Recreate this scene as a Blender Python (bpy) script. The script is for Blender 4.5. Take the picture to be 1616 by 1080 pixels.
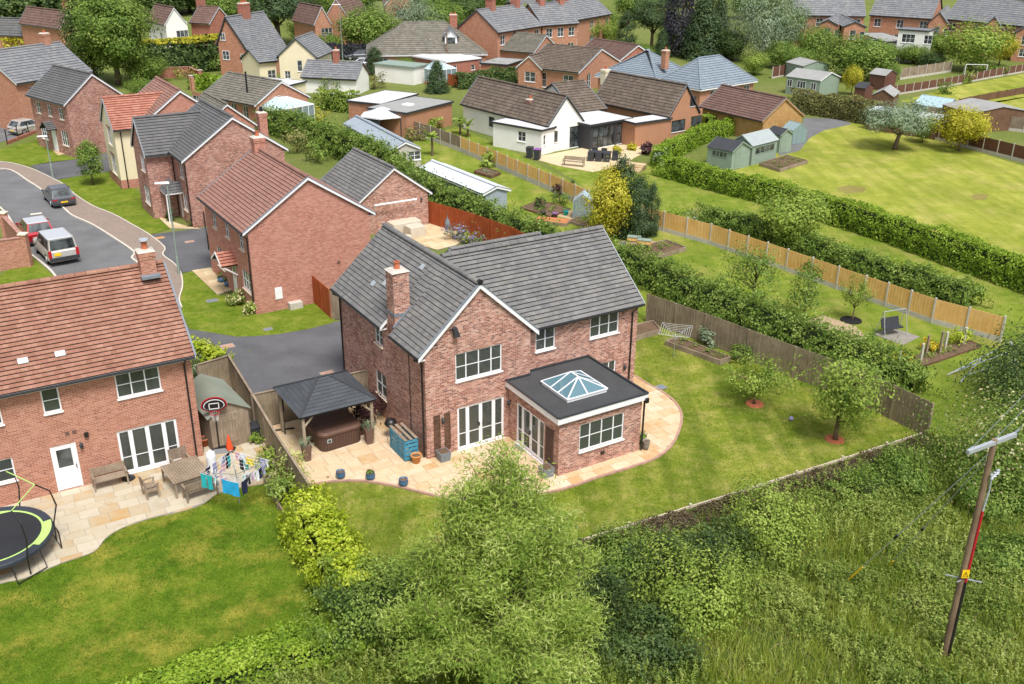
import bpy, math, random, os
import numpy as np
from mathutils import Vector, Matrix
for o in list(bpy.data.objects): bpy.data.objects.remove(o, do_unlink=True)
SC = bpy.context.scene; COL = SC.collection
R = math.radians
# ---------------------------------------------------------------- camera, sky, sun, exposure
FPX, PITCH, ROLL, CAMH = 1554.372, .414, -.008, 22.034
_c, _s = math.cos(ROLL), math.sin(ROLL)
_R0 = Vector((1,0,0)); _U0 = Vector((0,math.sin(PITCH),math.cos(PITCH))); FWD = Vector((0,math.cos(PITCH),-math.sin(PITCH)))
RGT = _R0*_c - _U0*_s; UPV = _R0*_s + _U0*_c
CAM = Vector((0,0,CAMH))
cd = bpy.data.cameras.new('camera'); cam = bpy.data.objects.new('camera', cd); COL.objects.link(cam)
cd.sensor_width = 36; cd.lens = FPX/1616*36; cd.clip_start = .5; cd.clip_end = 3000
m = Matrix.Identity(4)
for i in range(3):
    m[i][0] = RGT[i]; m[i][1] = UPV[i]; m[i][2] = -FWD[i]; m[i][3] = CAM[i]
cam.matrix_world = m; SC.camera = cam
W = bpy.data.worlds.new('World'); SC.world = W; W.use_nodes = True
nt = W.node_tree; nt.nodes.clear()
sky = nt.nodes.new('ShaderNodeTexSky'); sky.sky_type = 'NISHITA'; sky.sun_disc = False
SUN_EL, SUN_AZ = R(60), R(158)          # azimuth clockwise from +Y: behind the camera, to the right
sky.sun_elevation = SUN_EL; sky.sun_rotation = SUN_AZ; sky.air_density = 1.0; sky.dust_density = 3.0; sky.ozone_density = 1.0
hs = nt.nodes.new('ShaderNodeHueSaturation'); hs.inputs['Saturation'].default_value = .4
bg = nt.nodes.new('ShaderNodeBackground'); bg.inputs['Strength'].default_value = .108
ow = nt.nodes.new('ShaderNodeOutputWorld')
nt.links.new(sky.outputs[0], hs.inputs['Color']); nt.links.new(hs.outputs[0], bg.inputs['Color']); nt.links.new(bg.outputs[0], ow.inputs[0])
sl = bpy.data.lights.new('sun', 'SUN'); sl.energy = 2.4; sl.angle = R(17); sl.color = (1,.97,.93)
so = bpy.data.objects.new('sun', sl); COL.objects.link(so)
sd = Vector((math.sin(SUN_AZ)*math.cos(SUN_EL), math.cos(SUN_AZ)*math.cos(SUN_EL), math.sin(SUN_EL)))
so.rotation_euler = sd.to_track_quat('Z','Y').to_euler(); so.location = (20,-20,60)
SC.view_settings.view_transform = 'Standard'; SC.view_settings.look = 'None'; SC.view_settings.gamma = 1
SC.view_settings.exposure = .7; SC.view_settings.use_curve_mapping = False
SC.render.engine = 'CYCLES'
SC.cycles.max_bounces = 6; SC.cycles.diffuse_bounces = 3; SC.cycles.glossy_bounces = 3; SC.cycles.transparent_max_bounces = 8
SC.cycles.caustics_reflective = False; SC.cycles.caustics_refractive = False
SC.cycles.use_denoising = True

# ---------------------------------------------------------------- survey helper: a sight line meets the level z
def at(px, py, z=0.):
    d = FWD + RGT*((px-808)/FPX) - UPV*((py-540)/FPX)
    t = (z-CAMH)/d.z
    return CAM + d*t
def ats(pts, z=0.): return [at(a,b,z) for a,b in pts]

# ---------------------------------------------------------------- materials
def lin(c):
    c /= 255.
    return c/12.92 if c <= .04045 else ((c+.055)/1.055)**2.4
def rgb(r,g,b): return (lin(r),lin(g),lin(b),1)
MATS = {}
class NT:
    def __init__(s, name):
        s.m = bpy.data.materials.new(name); s.m.use_nodes = True; s.t = s.m.node_tree; s.t.nodes.clear()
        s.o = s.n('ShaderNodeOutputMaterial'); MATS[name] = s.m
    def n(s, t, **kw):
        x = s.t.nodes.new(t)
        for k,v in kw.items():
            if k.startswith('i_'):
                kk = k[2:].replace('_',' ')
                x.inputs[int(kk) if kk.isdigit() else kk].default_value = v
            else: setattr(x,k,v)
        return x
    def l(s, a, b): s.t.links.new(a, b)
    def coord(s, kind):
        if kind == 'uv': return s.n('ShaderNodeUVMap', uv_map='UVMap').outputs[0]
        if kind == 'pos': return s.n('ShaderNodeNewGeometry').outputs['Position']
        return s.n('ShaderNodeTexCoord').outputs['Object']
    def noise(s, co, scale, detail=3, rough=.6, dist=0):
        x = s.n('ShaderNodeTexNoise', i_Scale=scale, i_Detail=detail, i_Roughness=rough, i_Distortion=dist)
        s.l(co, x.inputs['Vector']); return x.outputs[0]
    def ramp(s, fac, stops):
        x = s.n('ShaderNodeValToRGB'); e = x.color_ramp.elements
        while len(e) < len(stops): e.new(.5)
        for k,(p,c) in enumerate(stops): e[k].position = p; e[k].color = c
        s.l(fac, x.inputs[0]); return x.outputs[0]
    def mix(s, fac, a, b, mode='MIX'):
        x = s.n('ShaderNodeMix', data_type='RGBA', blend_type=mode)
        for v,i in ((fac,0),(a,6),(b,7)):
            if hasattr(v,'links'): s.l(v, x.inputs[i])
            else: x.inputs[i].default_value = v
        return x.outputs[2]
    def math(s, op, a, b=0., clamp=False):
        x = s.n('ShaderNodeMath', operation=op); x.use_clamp = clamp
        for v,i in ((a,0),(b,1)):
            if hasattr(v,'links'): s.l(v, x.inputs[i])
            else: x.inputs[i].default_value = v
        return x.outputs[0]
    def attr(s, name): return s.n('ShaderNodeAttribute', attribute_name=name).outputs['Fac']
    def bump(s, h, st=.3, d=.02):
        x = s.n('ShaderNodeBump', i_Strength=st, i_Distance=d); s.l(h, x.inputs['Height']); return x.outputs[0]
    def pbr(s, col, rough=.8, nrm=None, spec=.3, metal=0, **kw):
        x = s.n('ShaderNodeBsdfPrincipled')
        for v,k in ((col,'Base Color'),(rough,'Roughness'),(spec,'Specular IOR Level'),(metal,'Metallic')):
            if hasattr(v,'links'): s.l(v, x.inputs[k])
            else: x.inputs[k].default_value = v
        for k,v in kw.items(): x.inputs[k.replace('_',' ')].default_value = v
        if nrm is not None: s.l(nrm, x.inputs['Normal'])
        s.l(x.outputs[0], s.o.inputs[0]); return x
def plain(name, c, rough=.6, var=.12, scale=3., spec=.3, metal=0, bump=0., kind='obj', fine=40.):
    t = NT(name); co = t.coord(kind)
    a = t.noise(co, scale, 4); b = t.noise(co, fine, 2)
    f = t.math('ADD', t.math('MULTIPLY', a, .7), t.math('MULTIPLY', b, .3))
    lo = tuple(x*(1-var*1.6) for x in c[:3])+(1,); hi = tuple(min(1,x*(1+var*1.3)) for x in c[:3])+(1,)
    col = t.ramp(f, [(.3,lo),(.7,hi)])
    t.pbr(col, rough, t.bump(f, bump, .01) if bump else None, spec, metal); return t.m
def brick(name, cols, mortar, dark=None, darkamt=.25, smear=None, smearamt=0., scale=1., wobble=1.):
    t = NT(name); co = t.coord('uv')
    bt = t.n('ShaderNodeTexBrick', offset=.5, i_Scale=1., i_Mortar_Size=.006, i_Mortar_Smooth=.3, i_Bias=0., i_Brick_Width=.225*scale, i_Row_Height=.075*scale)
    bt.inputs['Color1'].default_value = (0,0,0,1); bt.inputs['Color2'].default_value = (1,1,1,1); bt.inputs['Mortar'].default_value = (.5,.5,.5,1)
    t.l(co, bt.inputs['Vector'])
    n1 = t.noise(co, 1.1, 4); n2 = t.noise(co, 14, 2)
    sep = t.n('ShaderNodeSeparateColor'); t.l(bt.outputs['Color'], sep.inputs[0])
    # stretch noise to brick proportions
    mp = t.n('ShaderNodeMapping'); mp.inputs['Scale'].default_value = (4.4/scale, 13.3/scale, 1); t.l(co, mp.inputs[0])
    n3 = t.noise(mp.outputs[0], 1., 1)
    f = t.math('ADD', t.math('MULTIPLY', sep.outputs[0], .45), t.math('ADD', t.math('MULTIPLY', n1, .2), t.math('MULTIPLY', n3, .45)))
    st = [(.28+.5*k/(len(cols)-1), c) for k,c in enumerate(cols)]
    col = t.ramp(f, st)
    if dark is not None:
        col = t.mix(t.ramp(t.math('ADD', t.math('MULTIPLY', n3, .75), t.math('MULTIPLY', n1, .25)), [(.62-darkamt*.4,(0,0,0,1)),(.70-darkamt*.4,(1,1,1,1))]), col, dark)
    col = t.mix(bt.outputs['Fac'], col, mortar)
    if smear is not None:
        n4 = t.noise(co, .7, 5, .65)
        k = t.math('MULTIPLY', t.ramp(n4, [(.45,(0,0,0,1)),(.75,(1,1,1,1))]), smearamt)
        col = t.mix(k, col, smear)
    h = t.math('ADD', t.math('MULTIPLY', bt.outputs['Fac'], -1.), t.math('MULTIPLY', n2, .3))
    t.pbr(col, .9, t.bump(h, .35, .008), .2); return t.m
def tilemat(name, cols, lichen=None, lamt=.3, streak=None):
    t = NT(name); co = t.coord('uv'); ps = t.coord('pos')
    rnd = t.attr('rnd'); n = t.noise(ps, .8, 5, .65); n2 = t.noise(ps, 9, 3)
    f = t.math('ADD', t.math('MULTIPLY', rnd, .22), t.math('ADD', t.math('MULTIPLY', n, .5), t.math('MULTIPLY', n2, .28)))
    col = t.ramp(f, [(.25+.5*k/(len(cols)-1), c) for k,c in enumerate(cols)])
    if lichen is not None:
        n4 = t.noise(ps, 2.3, 6, .75)
        k = t.math('MULTIPLY', t.ramp(n4, [(.5,(0,0,0,1)),(.68,(1,1,1,1))]), lamt)
        col = t.mix(k, col, lichen)
    t.pbr(col, .75, t.bump(n2, .2, .01), .35); return t.m
def leafmat(name, cols, trans=.3, nscale=.6):
    t = NT(name); ps = t.coord('pos')
    f = t.math('ADD', t.math('MULTIPLY', t.attr('rnd'), .62), t.math('MULTIPLY', t.noise(ps, nscale, 3), .45))
    col = t.ramp(f, [(.15+.7*k/(len(cols)-1), c) for k,c in enumerate(cols)])
    d = t.n('ShaderNodeBsdfPrincipled', i_Roughness=.55); d.inputs['Specular IOR Level'].default_value = .25
    tr = t.n('ShaderNodeBsdfTranslucent'); mx = t.n('ShaderNodeMixShader'); mx.inputs[0].default_value = trans
    t.l(col, d.inputs['Base Color']); t.l(col, tr.inputs[0]); t.l(d.outputs[0], mx.inputs[1]); t.l(tr.outputs[0], mx.inputs[2]); t.l(mx.outputs[0], t.o.inputs[0])
    return t.m
def lawnmat(name, cols, dry, dryamt=.5, scale=.25, stripes=0., bare=None, mid=2.2):
    t = NT(name); ps = t.coord('pos')
    a = t.noise(ps, scale, 5, .62); b = t.noise(ps, mid, 8, .78); c = t.noise(ps, 13, 4, .75)
    f = t.math('ADD', t.math('MULTIPLY', a, .3), t.math('ADD', t.math('MULTIPLY', b, .38), t.math('MULTIPLY', c, .32)))
    col = t.ramp(f, [(.37+.26*k/(len(cols)-1), cc) for k,cc in enumerate(cols)])
    e = t.noise(ps, scale*1.9, 8, .74)
    k = t.math('MULTIPLY', t.ramp(e, [(.48,(0,0,0,1)),(.7,(1,1,1,1))]), dryamt)
    col = t.mix(k, col, dry)
    if stripes:
        mp = t.n('ShaderNodeMapping'); mp.inputs['Rotation'].default_value = (0,0,-.55); mp.inputs['Scale'].default_value = (1.2,.13,1); t.l(ps, mp.inputs[0])
        g = t.noise(mp.outputs[0], .6, 3, .6)
        col = t.mix(t.math('MULTIPLY', t.ramp(g, [(.42,(0,0,0,1)),(.62,(1,1,1,1))]), stripes), col, cols[0])
    if bare is not None:
        g2 = t.noise(ps, .19, 4, .7)
        col = t.mix(t.ramp(g2, [(.66,(0,0,0,1)),(.74,(1,1,1,1))]), col, bare)
    t.pbr(col, .95, t.bump(t.math('ADD', c, b), .9, .05), .1); return t.m
def wood(name, cols, uvscale=1., dirt=None):
    t = NT(name); co = t.coord('obj'); ps = t.coord('pos')
    mp = t.n('ShaderNodeMapping'); mp.inputs['Scale'].default_value = (9,9,.8); t.l(co, mp.inputs[0])
    g = t.noise(mp.outputs[0], 2., 4, .6); n = t.noise(ps, 1.1, 4, .6)
    f = t.math('ADD', t.math('MULTIPLY', g, .5), t.math('MULTIPLY', n, .5))
    col = t.ramp(f, [(.3+.4*k/(len(cols)-1), c) for k,c in enumerate(cols)])
    if dirt is not None:
        col = t.mix(t.math('MULTIPLY', t.ramp(t.noise(ps, 2.7, 5, .7), [(.5,(0,0,0,1)),(.72,(1,1,1,1))]), .6), col, dirt)
    t.pbr(col, .85, t.bump(g, .3, .01), .2); return t.m
def glassmat(name, tint, alpha=.35, rough=.03):
    t = NT(name)
    p = t.n('ShaderNodeBsdfPrincipled', i_Roughness=rough); p.inputs['Base Color'].default_value = tint; p.inputs['Specular IOR Level'].default_value = .8
    tr = t.n('ShaderNodeBsdfTransparent'); mx = t.n('ShaderNodeMixShader')
    fr = t.n('ShaderNodeFresnel', i_IOR=1.5); k = t.math('ADD', fr.outputs[0], 1-alpha, True)
    t.l(k, mx.inputs[0]); t.l(tr.outputs[0], mx.inputs[1]); t.l(p.outputs[0], mx.inputs[2]); t.l(mx.outputs[0], t.o.inputs[0]); return t.m

brick('brick_main', [rgb(124,78,68),rgb(162,108,92),rgb(186,138,120),rgb(204,166,150)], rgb(204,182,168), rgb(88,60,58), .22, rgb(214,184,170), .35)
brick('brick_left', [rgb(150,96,76),rgb(172,116,94),rgb(186,134,112)], rgb(206,176,160), rgb(120,74,60), .1, rgb(182,130,108), .3)
brick('brick_pink', [rgb(158,98,82),rgb(178,118,100),rgb(194,138,120)], rgb(200,168,152), rgb(120,76,66), .1, rgb(200,152,136), .35)
brick('brick_multi', [rgb(120,76,66),rgb(162,108,92),rgb(196,150,134)], rgb(198,172,160), rgb(84,60,58), .22, rgb(204,170,158), .4)
brick('brick_red', [rgb(140,80,64),rgb(164,98,80),rgb(178,114,96)], rgb(184,150,134), rgb(106,64,54), .12, rgb(180,128,110), .3)
brick('brick_orange', [rgb(154,98,72),rgb(174,118,92),rgb(190,138,112)], rgb(200,170,148), rgb(126,80,64), .1, rgb(190,146,124), .3)
tilemat('tile_grey', [rgb(90,89,90),rgb(105,104,104),rgb(117,116,115),rgb(134,132,129)], rgb(148,142,122), .3)
tilemat('tile_dark', [rgb(84,84,86),rgb(95,95,96),rgb(108,107,106)], rgb(128,124,112), .2)
tilemat('tile_red', [rgb(120,80,64),rgb(140,97,80),rgb(154,112,94),rgb(174,132,114)], rgb(142,112,88), .35)
tilemat('tile_pink', [rgb(128,92,80),rgb(144,106,94),rgb(158,120,106)], rgb(146,120,104), .35)
tilemat('tile_clay', [rgb(146,88,72),rgb(166,108,90),rgb(186,134,114)], None)
tilemat('tile_brown', [rgb(80,70,62),rgb(98,86,76),rgb(120,107,94)], rgb(142,132,114), .4)
tilemat('tile_plum', [rgb(92,70,64),rgb(108,84,76),rgb(124,100,90)], rgb(132,114,100), .3)
tilemat('slate_blue', [rgb(112,124,134),rgb(124,136,146),rgb(136,148,156)], None)
tilemat('slate_old', [rgb(98,100,106),rgb(118,120,124),rgb(138,138,138)], rgb(156,152,140), .35)
tilemat('tile_olive', [rgb(92,88,80),rgb(112,108,98),rgb(134,128,116)], rgb(150,142,120), .3)
plain('upvc', rgb(236,236,238), .35, .03, 2, .5)
plain('white_paint', rgb(232,230,226), .6, .05, 1.2)
plain('render_white', rgb(236,234,230), .85, .05, .6, bump=.1)
plain('render_cream', rgb(228,216,184), .85, .05, .6, bump=.1)
plain('render_buff', rgb(176,128,100), .85, .06, .8, bump=.1)
plain('stone_sill', rgb(226,212,188), .85, .06, 3)
plain('lead', rgb(120,128,136), .55, .12, 4)
plain('black_plastic', rgb(34,33,34), .4, .1, 4, .5)
plain('charcoal', rgb(58,60,64), .5, .1, 4)
plain('grey_rubber', rgb(70,71,72), .8, .12, 1.2, kind='pos')
plain('felt_grey', rgb(150,150,148), .9, .1, 1.0, kind='pos')
plain('felt_pale', rgb(196,196,196), .85, .08, .8, kind='pos')
plain('felt_green', rgb(132,138,124), .92, .1, 1.2, kind='pos')
plain('felt_sage', rgb(134,150,140), .85, .08, 1.2, kind='pos')
plain('felt_charcoal', rgb(62,64,68), .9, .12, 2., kind='pos')
plain('concrete', rgb(190,184,174), .9, .1, 3, bump=.15, kind='pos')
plain('concrete_dark', rgb(140,134,126), .9, .12, 3, bump=.15, kind='pos')
plain('terracotta', rgb(186,108,76), .8, .12, 5)
plain('clay_pot', rgb(200,140,84), .8, .12, 5)
plain('asphalt', rgb(110,110,111), .92, .16, .5, bump=.12, kind='pos', fine=9)
plain('asphalt_dark', rgb(94,94,97), .92, .2, .45, bump=.12, kind='pos', fine=9)
plain('kerb', rgb(206,198,186), .9, .08, 2, kind='pos')
plain('hedge_core', rgb(46,60,28), .95, .3, 5, bump=.4, kind='pos')
plain('roof_underlay', rgb(46,44,43), .95, .1, 3)
plain('soil', rgb(104,84,66), .95, .25, 3, bump=.5, kind='pos')
plain('gravel', rgb(170,148,120), .95, .2, 6, bump=.4, kind='pos')
plain('curtain', rgb(214,206,188), .9, .12, 6)
plain('room', rgb(176,150,118), .9, .2, 1.5, kind='pos')
plain('yellow_fabric', rgb(220,190,30), .8, .1, 3)
plain('metal', rgb(196,200,204), .35, .05, 5, .5, .7)
plain('galv', rgb(176,182,188), .45, .08, 5, .5, .3)
plain('teal_paint', rgb(70,140,168), .7, .1, 5)
plain('blue_glaze', rgb(66,104,140), .25, .2, 8, .6)
plain('tub_brown', rgb(88,66,56), .5, .1, 6)
plain('tub_cover', rgb(98,72,60), .6, .08, 3)
plain('tan_pot', rgb(112,88,78), .6, .1, 5)
plain('sheet_beige', rgb(196,186,168), .85, .06, 3)
plain('orange_cone', rgb(236,84,44), .5, .05, 5)
plain('sage_paint', rgb(138,154,138), .75, .07, 3)
plain('purple', rgb(140,92,156), .7, .08, 3)
plain('red_brown_shed', rgb(106,72,60), .85, .12, 3)
plain('polycarb', rgb(158,166,166), .4, .08, 2, .5)
plain('tin_white', rgb(206,212,218), .5, .05, 2)
plain('tin_grey', rgb(152,162,172), .5, .06, 2)
wood('timber_grey', [rgb(112,98,84),rgb(142,126,108),rgb(172,156,136)])
wood('timber_fence', [rgb(114,102,84),rgb(144,130,108),rgb(168,154,130)], dirt=rgb(108,102,84))
wood('timber_pale', [rgb(168,156,134),rgb(190,178,156),rgb(206,196,176)])
wood('timber_new', [rgb(208,160,90),rgb(226,182,114),rgb(238,202,142)])
wood('timber_orange', [rgb(138,66,34),rgb(162,82,46),rgb(182,100,62)])
wood('timber_dark', [rgb(84,62,48),rgb(108,82,64),rgb(128,100,80)])
wood('timber_oak', [rgb(150,114,70),rgb(176,138,90),rgb(196,160,112)])
wood('timber_gazebo', [rgb(130,116,98),rgb(160,146,126),rgb(188,174,152)])
wood('bark', [rgb(74,62,50),rgb(104,88,70),rgb(134,118,98)])
wood('pole_wood', [rgb(96,78,62),rgb(126,104,84),rgb(150,128,104)])
glassmat('glass', rgb(98,104,98), .55)
glassmat('glass_lantern', rgb(104,138,150), .35, .05)
glassmat('glass_clear', rgb(190,214,220), .72, .05)
t = NT('glass_dark'); co = t.coord('pos'); t.pbr(t.ramp(t.noise(co, 1.7, 3), [(.35,rgb(30,36,38)),(.65,rgb(92,98,100))]), .06, None, .7)
leafmat('leaf_willow', [rgb(84,114,38),rgb(128,156,60),rgb(168,188,88),rgb(210,218,140)], .5)
leafmat('leaf_dark', [rgb(40,58,30),rgb(62,84,42),rgb(88,110,56),rgb(120,138,78)], .28)
leafmat('leaf_mid', [rgb(60,86,32),rgb(92,120,46),rgb(126,150,64),rgb(164,182,96)], .34)
leafmat('leaf_light', [rgb(78,106,38),rgb(114,140,52),rgb(152,172,74),rgb(184,198,104)], .35)
leafmat('leaf_lime', [rgb(112,136,28),rgb(150,172,40),rgb(182,196,58),rgb(210,216,96)], .35)
leafmat('leaf_gold', [rgb(118,126,28),rgb(158,158,38),rgb(190,182,54),rgb(214,204,90)], .3)
leafmat('leaf_hedge', [rgb(72,100,24),rgb(108,138,36),rgb(140,168,50),rgb(172,192,78)], .3, .9)
leafmat('leaf_hedge_dull', [rgb(74,78,40),rgb(104,104,56),rgb(132,130,76),rgb(156,152,96)], .25, .9)
leafmat('leaf_conifer', [rgb(34,52,32),rgb(54,74,44),rgb(76,98,58),rgb(98,120,76)], .2)
leafmat('leaf_brown', [rgb(56,44,36),rgb(82,66,54),rgb(106,90,70),rgb(116,116,68)], .2, 1.2)
leafmat('leaf_purple', [rgb(44,28,32),rgb(66,40,44),rgb(92,58,58)], .2)
leafmat('leaf_copper', [rgb(40,40,48),rgb(58,58,66),rgb(80,78,84)], .2)
leafmat('leaf_silver', [rgb(92,112,84),rgb(128,146,114),rgb(164,178,146)], .3)
leafmat('leaf_variegated', [rgb(120,140,70),rgb(180,188,104),rgb(226,222,160)], .35)
leafmat('grass_rough', [rgb(74,100,30),rgb(126,150,50),rgb(170,182,78),rgb(212,210,132)], .42, .35)
leafmat('nettle', [rgb(64,88,34),rgb(106,130,52),rgb(146,162,74),rgb(186,194,116)], .4, .4)
leafmat('petal_white', [rgb(196,178,120),rgb(216,200,150),rgb(232,222,186)], .3)
leafmat('petal_yellow', [rgb(220,170,30),rgb(240,196,50),rgb(250,220,90)], .3)
leafmat('petal_violet', [rgb(110,90,150),rgb(140,120,180),rgb(170,150,205)], .3)
lawnmat('lawn_left', [rgb(46,74,10),rgb(86,112,26),rgb(124,138,46)], rgb(164,152,66), .8, .3, 0., None, 1.6)
lawnmat('lawn_main', [rgb(58,84,14),rgb(118,132,42),rgb(164,158,80)], rgb(190,172,108), .6, .5, .55)
lawnmat('lawn_front', [rgb(60,88,12),rgb(100,120,32),rgb(134,142,56)], rgb(156,148,78), .5, .5)
lawnmat('lawn_far', [rgb(100,116,32),rgb(146,152,60),rgb(180,176,92)], rgb(190,172,112), .6, .12, .45, rgb(132,116,74), .7)
lawnmat('lawn_long', [rgb(78,104,26),rgb(118,134,46),rgb(152,154,76)], rgb(176,158,98), .6, .2, .35, rgb(142,122,80), 1.)
lawnmat('ground_field', [rgb(48,64,24),rgb(74,92,38),rgb(96,112,50)], rgb(108,98,62), .4, .2)
lawnmat('ground_far', [rgb(84,98,44),rgb(104,116,56),rgb(122,128,70)], rgb(134,126,84), .5, .05)
lawnmat('worn_grass', [rgb(112,106,54),rgb(134,126,70),rgb(150,142,84)], rgb(140,122,80), .6, .4)
# sandstone slabs and block paving
def slabmat(name, cols):
    t = NT(name); ps = t.coord('pos'); ob = t.n('ShaderNodeObjectInfo').outputs['Random']
    f = t.math('ADD', t.math('MULTIPLY', ob, .5), t.math('MULTIPLY', t.noise(ps, 1.6, 5, .65, .6), .5))
    col = t.ramp(f, [(.22+.56*k/(len(cols)-1), c) for k,c in enumerate(cols)])
    st = t.ramp(t.noise(ps, 1.1, 6, .7), [(.55,(0,0,0,1)),(.78,(1,1,1,1))])
    col = t.mix(t.math('MULTIPLY', st, .5), col, rgb(176,150,112))
    t.pbr(col, .85, t.bump(t.noise(ps, 14, 4), .25, .01), .25)
slabmat('slab_gold', [rgb(188,152,108),rgb(200,176,140),rgb(208,188,158),rgb(204,172,138),rgb(216,196,170)])
slabmat('slab_buff', [rgb(180,146,100),rgb(178,164,138),rgb(184,174,152),rgb(190,180,160),rgb(174,164,144)])
slabmat('slab_old', [rgb(176,152,118),rgb(196,174,138),rgb(208,190,156)])
t = NT('block_paving'); co = t.coord('pos')
bt = t.n('ShaderNodeTexBrick', i_Scale=1., i_Mortar_Size=.006, i_Brick_Width=.2, i_Row_Height=.1)
bt.inputs['Color1'].default_value = rgb(144,132,122); bt.inputs['Color2'].default_value = rgb(126,114,106); bt.inputs['Mortar'].default_value = rgb(128,112,100)
mp = t.n('ShaderNodeMapping'); mp.inputs['Rotation'].default_value = (0,0,.6); t.l(co, mp.inputs[0]); t.l(mp.outputs[0], bt.inputs['Vector'])
col = t.mix(t.math('MULTIPLY', t.noise(co, .6, 4), .5), bt.outputs[0], rgb(160,140,126)); t.pbr(col, .9, None, .2)

# ---------------------------------------------------------------- object helpers
def tag(o, label=None, cat=None, group=None, kind=None):
    if label: o['label'] = label
    if cat: o['category'] = cat
    if group: o['group'] = group
    if kind: o['kind'] = kind
    return o
def link(name, data, parent=None):
    o = bpy.data.objects.new(name, data); COL.objects.link(o)
    if parent is not None: o.parent = parent
    return o
def thing(name, label, cat, loc=(0,0,0), rz=0., group=None):
    o = link(name, None); o.location = loc if len(loc) == 3 else (loc[0],loc[1],0); o.rotation_euler = (0,0,rz); o.empty_display_size = .3
    return tag(o, label, cat, group)
def copy_tree(o, parent=None):
    c = o.copy(); COL.objects.link(c); c.parent = parent
    for ch in o.children: copy_tree(ch, c)
    return c
def set_uv(me):
    n = len(me.polygons)
    if not n: return
    co = np.empty(len(me.vertices)*3, 'f'); me.vertices.foreach_get('co', co); co = co.reshape(-1,3)
    vi = np.empty(len(me.loops), 'i'); me.loops.foreach_get('vertex_index', vi)
    nm = np.empty(n*3, 'f'); me.polygons.foreach_get('normal', nm); nm = nm.reshape(-1,3)
    lt = np.empty(n, 'i'); me.polygons.foreach_get('loop_total', lt)
    N = np.repeat(nm, lt, axis=0); P = co[vi]
    flat = np.abs(N[:,2]) > .97
    T = np.stack([-N[:,1], N[:,0], np.zeros(len(N))], 1); ln = np.linalg.norm(T, axis=1); ln[ln < 1e-6] = 1; T /= ln[:,None]
    B = np.cross(N, T)
    T[flat] = (1,0,0); B[flat] = (0,1,0)
    uv = np.stack([(P*T).sum(1), (P*B).sum(1)], 1).astype('f')
    l = me.uv_layers.new(name='UVMap'); l.data.foreach_set('uv', uv.ravel())
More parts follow.
